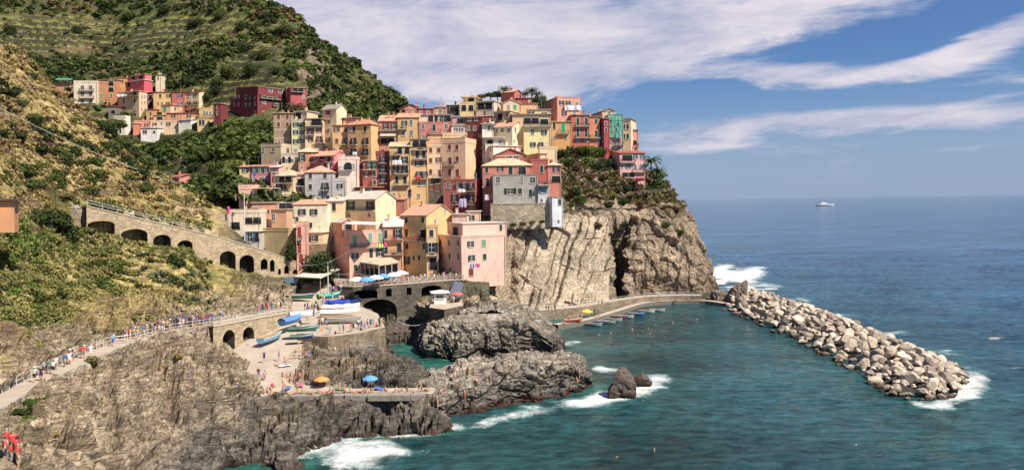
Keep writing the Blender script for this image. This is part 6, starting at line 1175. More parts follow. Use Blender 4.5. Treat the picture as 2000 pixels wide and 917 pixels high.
    ribbon('promenade_landing', catmull(low, 5), 2.0, 0.03, 2.6, [CONCM, simple('wet_concrete', (0.16, 0.14, 0.11), 0.6, var=0.3)])
    railing('metal_railing', 'grey railing along the upper promenade under the bare cliff', [q+Vector((0, 0.2, 0)) for q in catmull(up, 3)], step=2.4)
    # bastion under the grey villa
    arch_wall('bastion_wall', 'rough stone bastion carrying the grey villa on the cliff', [P(958, 399, 205.5), P(1000, 398, 205.0), P(1074, 397.5, 205.5)], 22.5, [], stonewall('bastion_stone', (190, 176, 152), 1.1, mortar=.6, dark=.55), 3.0, 1.0, 0.3)
    arch_wall('garden_wall', 'rubble retaining wall above the stepped viaduct beside the snack bar', [P(300, 392, 178), P(380, 408, 183), P(446, 418, 186)], 18, [], VIASTONE, 0.6, 1)
    # white concrete stair up the slab
def build_bits():
    # shelter roof over the boats
    z = 13.4; o = empty('boat_shelter', G(620, 545, z-2.6), 0, 'open boat shelter with a pale flat roof at the top of the slipway', 'shelter')
    def rel(v): return Vector(v)-o.location
    A = [G(574, 541, z), G(626, 544, z), P(664, 529, 190)+Vector((0, 0, 0)), P(622, 526, 196)]; A[2].z = z+.2; A[3].z = z+.2
    b = MB(); q = [rel(v) for v in A]; b.poly([v+Vector((0, 0, .2)) for v in q]); b.poly(q[::-1])
    for i in range(4): b.poly([q[i], q[(i+1) % 4], q[(i+1) % 4]+Vector((0, 0, .2)), q[i]+Vector((0, 0, .2))])
    b.build('roof', [simple('canvas_pale', (0.62, 0.55, 0.46), 0.85, var=0.1)], o)
    for i in range(4): p = q[i]*0.94; m = MB(); m.tube([(p.x, p.y, -4), (p.x, p.y, q[i].z)], 0.09, 6); m.build('post', [GALV], o)
    c = rel(G(569, 541, z)); m = MB(); m.box(c.x-1.4, c.x+1.4, c.y, c.y+0.3, c.z-1.3, c.z); m.build('end_panel', [simple('blue_grey_panel', (0.13, 0.20, 0.26), 0.6)], o)
    w = MB(); w.box(q[0].x+0.5, q[2].x, q[2].y+1.0, q[2].y+1.3, -3.2, q[2].z-0.2); w.build('back_wall', [simple('shelter_back', (0.09, 0.08, 0.08), 0.9)], o)
    # restaurant canopy on the terrace
    z = 15.0; o = empty('restaurant_canopy', P(735, 549, 183), 0, 'tan pitched restaurant canopy with dark windows against the pink waterfront house', 'canopy')
    f0, f1 = P(703, 511, 187), P(740, 517, 179.5); f2 = P(779, 509.5, 184); bk = [P(712, 501, 191.5), P(757, 499.5, 194)]
    b = MB(); Q = [f0-o.location, f1-o.location, f2-o.location, bk[1]-o.location, bk[0]-o.location]
    b.poly([Q[0], Q[1], Q[3], Q[4]]); b.poly([Q[1], Q[2], Q[3]]); dn = Vector((0, 0, -.15)); b.poly([q_+dn for q_ in (Q[4], Q[3], Q[1], Q[0])]); b.poly([Q[3]+dn, Q[2]+dn, Q[1]+dn])
    for i, j in ((0, 1), (1, 2)): b.poly([Q[i]+dn*1.8, Q[j]+dn*1.8, Q[j], Q[i]])
    b.build('canopy', [simple('tan_canvas', (0.50, 0.42, 0.29), 0.85, var=0.12)], o)
    fr = MB()
    for k in range(5): p = Q[0].lerp(Q[1], k/4)*0.96; fr.box(p.x-.1, p.x+.1, p.y, p.y+.2, 0, p.z-.2)
    for k in range(1, 4): p = Q[1].lerp(Q[2], k/3)*0.96; fr.box(p.x-.1, p.x+.1, p.y, p.y+.2, 0, p.z-.2)
    a, c = Q[0]*0.96, Q[1]*0.96; fr.bar((a.x, a.y, 1.0), (c.x, c.y, 1.0), 0.15, 1.0); fr.build('frame', [simple('cafe_frame', (0.50, 0.42, 0.36), 0.7)], o)
    gl = MB(); a, c = a+Vector((0, .4, 0)), c+Vector((0, .4, 0)); gl.poly([(a.x, a.y, 1.5), (c.x, c.y, 1.5), (c.x, c.y, c.z-.3), (a.x, a.y, a.z-.3)]); e = Q[2]*0.96+Vector((0, .4, 0)); gl.poly([(c.x, c.y, 1.5), (e.x, e.y, 1.5), (e.x, e.y, e.z-.3), (c.x, c.y, c.z-.3)]); gl.build('window_band', [glass()], o)
    # roof terrace sail on the pink house
    o = empty('sun_sail', P(712, 436, 186), 0, 'white sun sail stretched over the roof terrace of the pink waterfront house', 'awning'); b = MB()
    b.poly([(-4.6, -1, 0), (3.2, -2.2, -.3), (4.2, 2, .1), (-3.5, 3, .5)]); b.poly([(-3.5, 3, .45), (4.2, 2, .05), (3.2, -2.2, -.35), (-4.6, -1, -.05)]); b.build('cloth', [CLOTH['white']], o)
    for x, y in ((-4.4, -1), (3.0, -2.1), (4, 1.9)): m = MB(); m.tube([(x, y, -2.6), (x, y, 0)], .05, 6); m.build('pole', [GALV], o)
    o = empty('long_awning', P(520, 368, 206), rad(-4), 'long cream awning over the rooftop cafe above the salmon flat roofed house', 'awning'); b = MB(); b.box(-3.0, 3.2, -2.2, 2, 0, .12); b.build('canvas', [simple('cream_canvas', (0.66, 0.58, 0.46), 0.85)], o)
    for x, y in ((-2.8, -2.1), (3, -2.1), (-2.8, 1.9), (3, 1.9)): m = MB(); m.tube([(x, y, -2.5), (x, y, 0)], .06, 6); m.build('post', [GALV], o)
    # kiosk
    p = G(860, 592, 8.6); o = empty('kiosk', p, rad(10), 'small white kiosk with an overhanging flat roof on the rock platform', 'kiosk'); b = MB(); b.box(-1.3, 1.3, 0, 2.4, -3, 2.2); b.build('wall', [simple('kiosk_white', (0.66, 0.64, 0.62), .7)], o)
    b = MB(); b.poly([(-2, -.7, 2.2), (2, -.7, 2.2), (2, 3, 2.2), (-2, 3, 2.2)][::-1]); b.poly([(-2, -.7, 2.3), (2, -.7, 2.3), (0, 1.2, 2.75)]); b.poly([(2, -.7, 2.3), (2, 3, 2.3), (0, 1.2, 2.75)]); b.poly([(2, 3, 2.3), (-2, 3, 2.3), (0, 1.2, 2.75)]); b.poly([(-2, 3, 2.3), (-2, -.7, 2.3), (0, 1.2, 2.75)])
    for q in (((-2, -.7), (2, -.7)), ((2, -.7), (2, 3)), ((-2, 3), (-2, -.7))): b.poly([(*q[0], 2.2), (*q[1], 2.2), (*q[1], 2.3), (*q[0], 2.3)])
    b.build('roof', [WHITE], o); add_window(o, (-0.1, 0, 1.0), 0, 'n', 'G', 1.5, .8)
    prism('rock_platform', [tuple(G(838, 600, 8.5)), tuple(G(868, 604, 8.5)), tuple(G(905, 596, 8.5)), tuple(G(900, 583, 8.5)), tuple(G(845, 584, 8.5))], 1, 8.5, [CONCM, STONE_D], 'structure')
    # covered stair from terrace down
    b = MB(); a0, a1, c0, c1 = P(868, 592, 165), P(893, 592, 165), P(888, 548, 182), P(906, 552, 180)
    b.poly([a0, a1, c1, c0]); b.poly([a0-Vector((0, 0, 6)), a1-Vector((0, 0, 6)), a1, a0]); b.poly([a0-Vector((0, 0, 6)), a0, c0, c0-Vector((0, 0, 9))]); b.poly([a1-Vector((0, 0, 6)), c1-Vector((0, 0, 9)), c1, a1]); tag(b.build('ramp_roof', [simple('slate_blue_roofing', (0.10, 0.12, 0.16), 0.7, var=0.2)]), 'sloping slate blue covered ramp between the terrace and the kiosk', 'ramp')
    # hut far left
    p = P(0, 436, 100); o = empty('garden_hut', p, rad(25), 'small orange hut with a dark overhanging roof at the edge of the slope', 'hut'); b = MB(); b.box(-4, 1.6, 0, 3.4, -1.2, 3.0); b.build('wall', [stucco((206, 140, 84))], o); b = MB(); b.box(-4.6, 2.3, -.7, 3.9, 3.02, 3.2); b.build('roof', [simple('dark_sheet_roof', (0.06, 0.06, 0.07), .6)], o); add_window(o, (-1.2, 0, 1.2), 0, 'n', 'G', 1.1, 1.1)
    # poles and wires
    def pole(px, pt, pb, D, lab):
        a = P(px, pb, D); t = P(px, pt, D); h = t.z-a.z; o = empty('lamp_post', a, 0, lab, 'lamp post'); m = MB(); m.tube([(0, 0, 0), (0, 0, h)], [.14, .08], 8); m.build('pole', [simple('pole_white', (.62, .6, .58), .5)], o); m = MB(); m.tube([(0, 0, h-.1), (.5, -.3, h+.15)], .05, 6); m.box(.35, .95, -.5, -.2, h+.1, h+.25); m.build('lamp_head', [GALV], o); return t
    pole(478, 366, 472, 186, 'tall white pole in front of the snack bar'); pole(641, 512, 572, 172, 'grey pole standing among the people at the top of the slipway')
    def wire(a, b, sag, lab, r=0.03):
        pts = [a.lerp(b, i/24)-Vector((0, 0, sag*4*(i/24)*(1-i/24))) for i in range(25)]; m = MB(); m.tube(pts, r, 5); tag(m.build('cable', [simple('cable_grey', (.45, .43, .4), .6)]), lab, 'cable')
    wire(P(-30, 196, 150), P(348, 358, 200), 1.2, 'long pale cable running down across the dry slope', .07); wire(P(557, 537, 186), P(800, 530, 186), .2, 'straight cable stretched in front of the terrace houses', .04)
    wire(P(575, 514, 178), P(684, 488, 179), 1.6, 'sagging cable from the coral house to the pink waterfront house', .035); wire(G(775, 625, 6), G(868, 600, 8), 2.2, 'slack rope hanging between the bridge and the rock platform', .05)
    a = P(1188, 268, 255.2); o = empty('scaffold', a, rad(6), 'teal netting stretched over scaffolding around the upper floors of the last tall house', 'scaffold'); w = 29*255/FP; h = 45*255/FP
    net = simple('teal_netting', (.09, .36, .27), .9, var=.25, scale=2.5); b = MB(); n_ = 10
    for i in range(n_):
        for j in range(8):
            def q(i, j): return (w*i/n_, -.25-.08*math.sin(i*1.9)*math.sin(j*1.3), h*j/8)
            if (i*5+j*3) % 11 < 9: b.poly([q(i, j), q(i+1, j), q(i+1, j+1), q(i, j+1)])
    b.build('netting', [net], o); b = MB()
    for i in range(5): x = w*i/4; b.bar((x, -.35, -3), (x, -.35, h+.6), .08)
    for j in range(5): b.bar((-.2, -.37, h*j/4), (w+.2, -.37, h*j/4), .07)
    b.build('poles', [GALV], o)
    # fence on the headland garden
    fm = simple('old_fence_wood', (.40, .34, .26), .85)
    railing('garden_fence', 'thin rail fence along the terrace halfway up the headland', [P(1118, 420, 216), P(1160, 418, 219), P(1230, 409, 226)], h=1.0, step=2.4, mat=fm, group=None); railing('garden_fence', 'pale double rail fence below the pink villa on the headland', [P(1228, 382, 239), P(1270, 378, 242), P(1312, 374, 248)], h=1.1, step=3, mat=fm)
    railing('garden_fence', 'thin fence on the brow of the dry slope above the viaduct', [P(290, 347, 202), P(320, 343, 206), P(348, 352, 208), P(362, 360, 209)], h=1.2, step=1.6, mat=fm)
    # boat on the horizon
LAUNDRY = [(1103, 1135, 206, 217, 251, 'white', 'wide white sheets drying outside the big rose pink house on the crest'), (893, 909, 369, 376, 211, 'white', 'white cloth hanging from a window of the coral red house'), (897, 911, 388, 406, 210, 'lilac', 'large lilac sheet hanging under a balcony of the coral red house'),
    (947, 956, 380, 392, 208, 'white', 'white and striped washing beside the tall salmon narrow front'), (957, 962, 379, 392, 208, 'pink', 'magenta cloth hanging beside the grey villa'), (739, 750, 475, 482, 184, 'lime', 'lime green towel over the balcony of the pink waterfront house'), (751, 757, 472, 480, 186, 'pink', 'bright pink towel at the balcony end of the pink waterfront house'),
    (918, 930, 514, 524, 180.5, 'lilac', 'lilac washing below a window of the pink harbour house'), (927, 938, 514, 522, 181.5, 'pink', 'pink washing below a window of the pink harbour house'), (767, 785, 313, 322, 219.5, 'white', 'white washing on the third balcony of the tall yellow house'), (813, 823, 345, 351, 220.5, 'red', 'red cloth over a balcony of the glazed veranda house'), (231, 268, 184, 190, 334, 'white', 'row of white sheets across the tall cream block in the upper village'),
    (497, 502, 336, 346, 218, 'blue', 'blue towel hanging on the magenta pink house'), (446, 452, 403, 419, 186, 'pink', 'magenta banner at the corner of the snack bar'), (689, 698, 297, 303, 228, 'white', 'small white washing on a balcony of the ochre house')]
def build_laundry():
    for i, (x0, x1, y0, y1, D, c, lab) in enumerate(LAUNDRY):
        a = P(x0, y0, D); w = (x1-x0)*D/FP; h = (y1-y0)*D/FP; n = 14; V = []; F = []
        for j in range(n+1):
            for k in range(5):
                V.append((w*j/n, -0.9+0.10*math.sin(j*1.7+i)+0.05*k*math.sin(j), -h*k/4*(0.9+0.1*math.sin(j*2.3+i)))); 
        for j in range(n):
            for k in range(4): F.append((j*5+k, (j+1)*5+k, (j+1)*5+k+1, j*5+k+1))
        o = link('laundry', npmesh('laundry', V, F, [CLOTH[c]], smooth_=True), None, a); tag(o, lab, 'laundry')
# ------------------------------------------------------------------ rocks
def rockmesh(seed, sub=3, cut=12, squash=0.7, rough=0.12):
    import bmesh
    bm = bmesh.new(); bmesh.ops.create_icosphere(bm, subdivisions=sub, radius=1.0); V = np.array([v.co[:] for v in bm.verts]); F = np.array([[v.index for v in f.verts] for f in bm.faces]); bm.free()
    r = np.random.RandomState(seed)
    for k in range(cut):
        n = r.normal(size=3); n /= np.linalg.norm(n); d = 0.5+0.35*r.rand(); s = V@n; V -= np.where(s > d, (s-d)*1.0, 0)[:, None]*n
    V *= np.array([1, 0.65+0.3*r.rand(), squash*(0.8+0.4*r.rand())]); V += V*(fbm(V*1.0, 0.7, 4, seed))[:, None]*rough
    return V, F
BROCK = None
def rmat(name, rgb, wet=True):
    m, nt, b = newmat(name); L = nt.links; b.inputs['Roughness'].default_value = .9; b.inputs['Specular IOR Level'].default_value = .2
    g = NN(nt, 'ShaderNodeNewGeometry'); oi = NN(nt, 'ShaderNodeObjectInfo'); n1 = NN(nt, 'ShaderNodeTexNoise', Scale=0.9, Detail=8.0, Roughness=.72); L.new(g.outputs['Position'], n1.inputs['Vector'])
    mx = NN(nt, 'ShaderNodeMixRGB'); L.new(oi.outputs['Random'], mx.inputs[0]); mx.inputs[1].default_value = (rgb[0]*.42, rgb[1]*.41, rgb[2]*.42, 1); mx.inputs[2].default_value = tuple(min(1, c*1.15) for c in rgb)+(1,)
    r = NN(nt, 'ShaderNodeMapRange'); L.new(n1.outputs[0], r.inputs[0]); r.inputs[1].default_value = .3; r.inputs[2].default_value = .7; r.inputs[3].default_value = .6; r.inputs[4].default_value = 1.2
    m2 = NN(nt, 'ShaderNodeMixRGB', blend_type='MULTIPLY'); m2.inputs[0].default_value = 1; L.new(mx.outputs[0], m2.inputs[1]); L.new(r.outputs[0], m2.inputs[2])
    sp = NN(nt, 'ShaderNodeSeparateXYZ'); L.new(g.outputs['Position'], sp.inputs[0]); ad = NN(nt, 'ShaderNodeMath', operation='MULTIPLY_ADD'); L.new(n1.outputs[0], ad.inputs[0]); ad.inputs[1].default_value = -1.2; L.new(sp.outputs[2], ad.inputs[2])
    w = NN(nt, 'ShaderNodeMapRange'); L.new(ad.outputs[0], w.inputs[0]); w.inputs[1].default_value = -.25; w.inputs[2].default_value = .35; w.inputs[3].default_value = 1; w.inputs[4].default_value = 0
    m3 = NN(nt, 'ShaderNodeMixRGB'); L.new(w.outputs[0], m3.inputs[0]); L.new(m2.outputs[0], m3.inputs[1]); m3.inputs[2].default_value = (.05, .032, .02, 1); L.new(m3.outputs[0], b.inputs['Base Color'])
    n2 = NN(nt, 'ShaderNodeTexNoise', Scale=3.0, Detail=8.0, Roughness=.7); L.new(g.outputs['Position'], n2.inputs['Vector']); bp = NN(nt, 'ShaderNodeBump', Strength=.7, Distance=.15); L.new(n2.outputs[0], bp.inputs['Height']); L.new(bp.outputs[0], b.inputs['Normal']); return m
def build_rocks():
    mt = rmat('boulder_stone', (.60, .50, .39)); V = [rockmesh(100+i) for i in range(10)]; MS = [npmesh('boulder', v, f, [mt]) for v, f in V]
    near = [G(1412, 604, .2), G(1450, 618, .2), G(1500, 640, .2), G(1560, 668, .2), G(1620, 700, .2), G(1690, 742, .2), G(1735, 772, .2), G(1800, 782, .2), G(1868, 772, .2)]
    far = [G(1465, 568, .2), G(1500, 574, .2), G(1560, 592, .2), G(1610, 607, .2), G(1690, 640, .2), G(1780, 678, .2), G(1850, 705, .2), G(1882, 730, .2), G(1884, 752, .2)]
    r = random.Random(4); placed = []
    def curve(pl, k): x = k*(len(pl)-1); i = min(int(x), len(pl)-2); return Vector(pl[i]).lerp(Vector(pl[i+1]), x-i)
    b = MB(); n = 40
    for i in range(n):
        for j in range(8):
            def pt(i, j): k = i/n; v = j/8; q = curve(near, k).lerp(curve(far, k), .08+.84*v); q.z = -0.8+2.4*math.sin(math.pi*v)**.7; return q
            b.poly([pt(i, j), pt(i+1, j), pt(i+1, j+1), pt(i, j+1)])
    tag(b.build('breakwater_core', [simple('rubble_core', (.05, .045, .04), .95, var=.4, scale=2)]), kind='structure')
    tries = 0
    while len(placed) < 298 and tries < 60000:
        tries += 1; k = r.random(); v = r.random(); A = curve(near, k); B = curve(far, k); q = A.lerp(B, v); s = r.choice([.75, .9, 1.05, 1.25, 1.5])*(.85+.3*r.random()); mind = 1.25*s*(1-0.25*min(1, tries/20000.0))
        if any((q.x-o[0])**2+(q.y-o[1])**2 < (mind*.55+o[3]*.6)**2 for o in placed): continue
        z = 2.9*math.sin(math.pi*min(max(v, .02), .98))**.75-0.25; placed.append((q.x, q.y, z, s, v, k))
    for i, (x, y, z, s, v, k) in enumerate(placed):
        o = link('boulder', MS[i % 10], None, (x, y, z-.1), (r.uniform(-.5, .5), r.uniform(-.5, .5), r.uniform(0, 6.3))); o.scale = (s*1.08,)*3
        size = 'large' if s > 1.35 else ('small' if s < .95 else 'middle sized'); seg = ['by the headland', 'on the inner third', 'halfway along', 'on the outer third', 'around the seaward tip'][min(4, int(k*5))]; pos = 'at the harbour waterline' if v < .2 else ('on the open sea side' if v > .75 else 'on top')
        tag(o, '%s pale boulder %s of the breakwater, %s' % (size, pos, seg), 'boulder', 'boulders of the breakwater, %s %s %s' % (size, pos, seg))
    tanr = rmat('tan_rock', (.42, .33, .23))
    VV = []; FF = []; off = 0; small = [rockmesh(140+i, 2, 9) for i in range(6)]
    for i in range(620):
        k = r.random(); v = r.random()*1.04-.02; q = curve(near, k).lerp(curve(far, k), v); s = r.uniform(.4, .75); z = 2.5*math.sin(math.pi*min(max(v, .02), .98))**.75-.15; a = r.uniform(0, 6.28); vv, ff = small[i % 6]; c_, s_ = math.cos(a), math.sin(a)
        VV.append(np.stack([(vv[:, 0]*c_-vv[:, 1]*s_)*s+q.x, (vv[:, 0]*s_+vv[:, 1]*c_)*s+q.y, vv[:, 2]*s+z], 1)); FF.append(ff+off); off += len(vv)
    tag(link('small_boulders', npmesh('small_boulders', np.concatenate(VV), np.concatenate(FF), [mt])), 'smaller pale stones filling the gaps of the breakwater', None, None, 'stuff')
    rockmass('peninsula_rock', 'long jagged grey brown rock spur reaching out between the surf and the inlet', [(800, 842), (850, 836), (900, 826), (950, 815), (1000, 802), (1050, 796), (1085, 789), (1130, 776), (1157, 764), (1160, 748), (1142, 738), (1100, 740), (1050, 742), (1000, 743), (950, 744), (900, 748), (860, 752), (815, 764), (790, 800)],
        [(815, 785, 2.6), (850, 758, 3.3), (900, 739, 3.8), (950, 722, 4.5), (1000, 708, 5.0), (1060, 703, 4.8), (1108, 699, 4.9), (1143, 742, 1.6)], 61)
    rockmass('middle_rock', 'big rounded grey rock dome in the middle of the harbour inlet', [(820, 694), (850, 712), (900, 719), (950, 716), (1000, 714), (1040, 706), (1080, 700), (1100, 688), (1096, 668), (1075, 648), (1030, 640), (960, 641), (900, 644), (850, 652), (812, 670)],
        [(842, 655, 4.2), (862, 636, 5.8), (900, 616, 7.2), (958, 603, 8.0), (1010, 620, 7.0), (1055, 650, 4.6), (1085, 674, 1.6)], 63)
    dark = rmat('sea_rock', (.24, .19, .155))
    Vc, Fc = rockmesh(91, 4, 8); Vc = Vc/np.abs(Vc).max(0)*np.array([5.2, 2.6, 3.0]); mr_ = bpy.data.objects['middle_rock']; c_ = G(925, 626, 4.4); link('rock_core', npmesh('rock_core', Vc, Fc, [rmat('spur_core', (.36, .31, .25))]), mr_, c_+Vector((0, 1.5, 0)))
    def big(lab, px, py, z, sx, sy, sz, seed, rz=0, name='sea_rock'):
        Vv, F = rockmesh(seed, 5, 12, 1.0, .28); Vv = Vv*np.array([sx, sy, sz]); d1, ed, cv = cells(Vv, 1.3, seed); Vv += (Vv/np.linalg.norm(Vv, axis=1)[:, None])*((cv-.5)*.5-(1-smooth(0, .1, ed))*.3)[:, None]
        o = link(name, npmesh(name, Vv, F, [dark]), None, G(px, py, z), (0, 0, rz)); tag(o, lab, 'rock')
    keep = dark; dark = tanr; big('tan rubbly rock slope right below the pink harbour house', 925, 596, 4.5, 5.5, 4, 5.6, 71); big('tan rock knoll beside the pink harbour house and the cliff', 955, 600, 3.5, 4.5, 4, 5.0, 72); dark = keep
    big('dark craggy rock stack at the landward start of the breakwater', 1440, 585, 1.0, 4.4, 3.6, 6.8, 51); big('lower dark rock between the headland and the rock stack', 1407, 583, .8, 3.0, 3, 3.2, 52)
    big('reddish brown sea rock standing in white foam', 1214, 768, .5, 3.2, 2.6, 3.3, 59, .4); big('small dark rock beside the reddish brown sea rock', 1247, 750, .3, 2.2, 1.6, 1.5, 54); big('low rock awash off the middle harbour rocks', 1098, 680, -.1, 2.4, 1.2, .6, 55)
    big('small dark rock awash in the surf below the cliff', 712, 866, 0, 1.0, .6, .45, 56); big('flat rock awash in the surf near the bottom edge', 668, 872, -.1, 1.2, .8, .5, 57); big('pale rounded rock in the inlet before the bridge arch', 778, 652, 1.5, 3.4, 2.6, 3.0, 58)
def rockmass(name, lab, outline, ridge, seed, pw=2.0):
    O = np.array([tuple(G(x, y, -1.2)) for x, y in outline]); Rg = np.array([tuple(G(*q)) for q in ridge])
    O = np.vstack([O, O[:1]]); seg = np.hypot(*np.diff(O[:, :2], axis=0).T); cum = np.concatenate([[0], np.cumsum(seg)]); N_ = int(cum[-1]/0.20); u = np.linspace(0, cum[-1], N_, endpoint=False); ox = np.interp(u, cum, O[:, 0]); oy = np.interp(u, cum, O[:, 1])
    best = np.full(N_, 1e9); rx = np.zeros(N_); ry = np.zeros(N_); rz = np.zeros(N_)
    for a, b in zip(Rg[:-1], Rg[1:]):
        d = b-a; t = np.clip(((ox-a[0])*d[0]+(oy-a[1])*d[1])/(d[0]**2+d[1]**2), 0, 1); q = a[None]+t[:, None]*d[None]; e = np.hypot(ox-q[:, 0], oy-q[:, 1]); m = e < best; best = np.where(m, e, best); rx = np.where(m, q[:, 0], rx); ry = np.where(m, q[:, 1], ry); rz = np.where(m, q[:, 2], rz)
    kk = max(5, N_//14); ker = np.hanning(kk); ker /= ker.sum()
    def cs(a): return np.convolve(np.concatenate([a[-kk:], a, a[:kk]]), ker, 'same')[kk:-kk]
    for _ in range(2): rx, ry, rz = cs(rx), cs(ry), cs(rz)
    b2 = np.full(N_, 1e9); cx = np.zeros(N_); cy = np.zeros(N_); cz = np.zeros(N_)
    for a, b in zip(Rg[:-1], Rg[1:]):
        d = b-a; t = np.clip(((rx-a[0])*d[0]+(ry-a[1])*d[1])/(d[0]**2+d[1]**2), 0, 1); q = a[None]+t[:, None]*d[None]; e = np.hypot(rx-q[:, 0], ry-q[:, 1]); m = e < b2; b2 = np.where(m, e, b2); cx = np.where(m, q[:, 0], cx); cy = np.where(m, q[:, 1], cy); cz = np.where(m, q[:, 2], cz)
    S = np.linspace(0, 1, 80); SS = S[:, None]; hs = SS**1.25; X = ox*(1-hs)+rx*hs; Y = oy*(1-hs)+ry*hs; Z = -1.2+(rz+1.2)*(1-(1-SS)**pw); kq = 14; LL = (np.arange(1, kq+1)/kq)[:, None]; X = np.vstack([X, rx*(1-LL)+cx*LL]); Y = np.vstack([Y, ry*(1-LL)+cy*LL]); Z = np.vstack([Z, rz*(1-LL)+cz*LL]); S = np.concatenate([S, np.ones(kq)])
    P0 = np.stack([X, Y, Z], -1); du = np.roll(P0, -1, 1)-np.roll(P0, 1, 1); dv = np.gradient(P0, axis=0); n = np.cross(du, dv); n /= np.maximum(np.linalg.norm(n, axis=2), 1e-6)[..., None]; n *= np.sign(n[..., 2:3]+1e-9); P1 = P0.reshape(-1, 3); n = n.reshape(-1, 3)
    w = fbm(P1, 6.0, 4, seed); w2 = fbm(P1, 2.0, 3, seed+1); n1_ = np.array([0.42, -0.30, 0.86]); n1_ /= np.linalg.norm(n1_); n2_ = np.cross(n1_, [0, 0, 1.0]); n2_ /= np.linalg.norm(n2_); n3_ = np.cross(n1_, n2_)
    q1 = P1@n1_+w*1.9+w2*.35; q2 = P1@n2_+w*1.5; q3 = P1@n3_-w; lay = q1/.7; fl_ = np.floor(lay); saw = lay-fl_; lvl = _h(fl_.astype(np.int64), fl_.astype(np.int64)*0, fl_.astype(np.int64)*0, seed)
    Q = np.stack([q1*1.4, q2*.6, q3*.8], 1); f1, ed, cv = cells(Q, 3.0, seed); f2, ed2, cv2 = cells(Q, 1.1, seed+5)
    d = (np.minimum(saw*1.6, 1)-.5)*.35+(lvl-.5)*.55+(cv-.5)*1.5-(1-smooth(0, .09, ed))*.9+(cv2-.5)*.5-(1-smooth(0, .09, ed2))*.25+fbm(P1, 5.0, 5, seed+2, ridged=True)*.8+fbm(P1, .8, 3, seed+3)*.12
    fade = (1-0.5*smooth(.9, 1, np.repeat(S, N_)))*(1-0.6*np.repeat(np.concatenate([np.zeros(80), LL[:, 0]]), N_)); V = P1+n*(d*fade)[:, None]
    col = np.zeros((len(V), 3)); a = smooth(1.0, 5.0, V[:, 2]+w*2)[:, None]; col = np.array((.19, .165, .14))*(1-a)+np.array((.36, .31, .25))*a
    i = np.arange((80+kq)*N_).reshape(80+kq, N_); F = np.stack([i[:-1], np.roll(i, -1, 1)[:-1], np.roll(i, -1, 1)[1:], i[1:]], -1).reshape(-1, 4)
    if 'rockm' not in _cr: _cr['rockm'] = rockmat('spur_rock', wet=True, bump=.8)
    o = link(name, npmesh(name, V, F, [_cr['rockm']], attrs={'tint': ('FLOAT_COLOR', np.concatenate([col, np.ones((len(col), 1))], 1))})); tag(o, lab, 'rock')
# ================================================================== BOATS, PARASOLS, PEOPLE
def hullmesh(L_, Wd, H, col, key, cover=None, inner=(0.35, 0.24, 0.14)):
    """open rowing boat: rounded bilge, raked bow, flat transom; returns meshes hull, gunwale, thwarts"""
    if key in _cr: return _cr[key]
    n = 18; m = 10; b = MB(); G_ = []
    for i in range(n+1):
        t = i/n; x = (t-.5)*L_; w = Wd/2*(1-max(0, (t-.35)/.65)**2.3)*(0.80+0.20*min(1, t/.25)); w = max(w, .015); sheer = H*(1+.35*t**3+.08*(1-t)**2); rk = .10*L_*max(0, (t-.7)/.3)**2
        row = []
        for j in range(m+1):
            a = math.pi*j/m; cx = -math.cos(a); sy = math.sin(a)**.55
            row.append((x+rk*(1-sy)*.8, w*cx*(1-.12*sy), sheer*(1-sy)+.06*H*t))
        G_.append(row)
    for i in range(n):
        for j in range(m): b.poly([G_[i][j], G_[i][j+1], G_[i+1][j+1], G_[i+1][j]])
        for j in range(m):
            q = [G_[i][j], G_[i+1][j], G_[i+1][j+1], G_[i][j+1]]; b.poly([(p[0], p[1]*.93, p[2]+.05) for p in q], 1)
    b.poly(G_[0][::-1]); b.poly([(p[0]+.03, p[1]*.93, p[2]+.05) for p in G_[0]], 1)
    hull = b.mesh('m_hull', [col, simple('boat_inside', inner, .7, var=.2)], True)
    g = MB()
    for s in (0, m): g.tube([(r[s][0], r[s][1], r[s][2]+.02) for r in G_], .045, 5)
    gm = g.mesh('m_gunwale', [WHITE])
    th = MB()
    for t in (.2, .45, .7): i = int(t*n); w = abs(G_[i][0][1])*.95; th.box(G_[i][0][0]-.12, G_[i][0][0]+.12, -w, w, H*.68, H*.73)
    tm = th.mesh('m_thwart', [WOOD]); cm = None
    if cover:
        c = MB()
        for i in range(n):
            for k in range(6):
                def q(i, k): r = G_[i]; u = k/6; y = r[0][1]*(1-u)+r[m][1]*u; return (r[0][0], y*1.05, max(r[0][2], 0)+.05+.42*H*math.sin(math.pi*u)*(.8+.2*math.sin(i*1.1)))
                c.poly([q(i, k), q(i, k+1), q(i+1, k+1), q(i+1, k)])
            for s, e in ((0, 1), (m, -1)):
                r0, r1 = G_[i][s], G_[i+1][s]; c.poly([(r0[0], r0[1]*1.05, r0[2]+.05), (r1[0], r1[1]*1.05, r1[2]+.05), (r1[0], r1[1]*1.06, r1[2]-.22*H), (r0[0], r0[1]*1.06, r0[2]-.22*H)])
        cm = c.mesh('m_cover', [cover], True)
    _cr[key] = (hull, gm, tm, cm); return _cr[key]
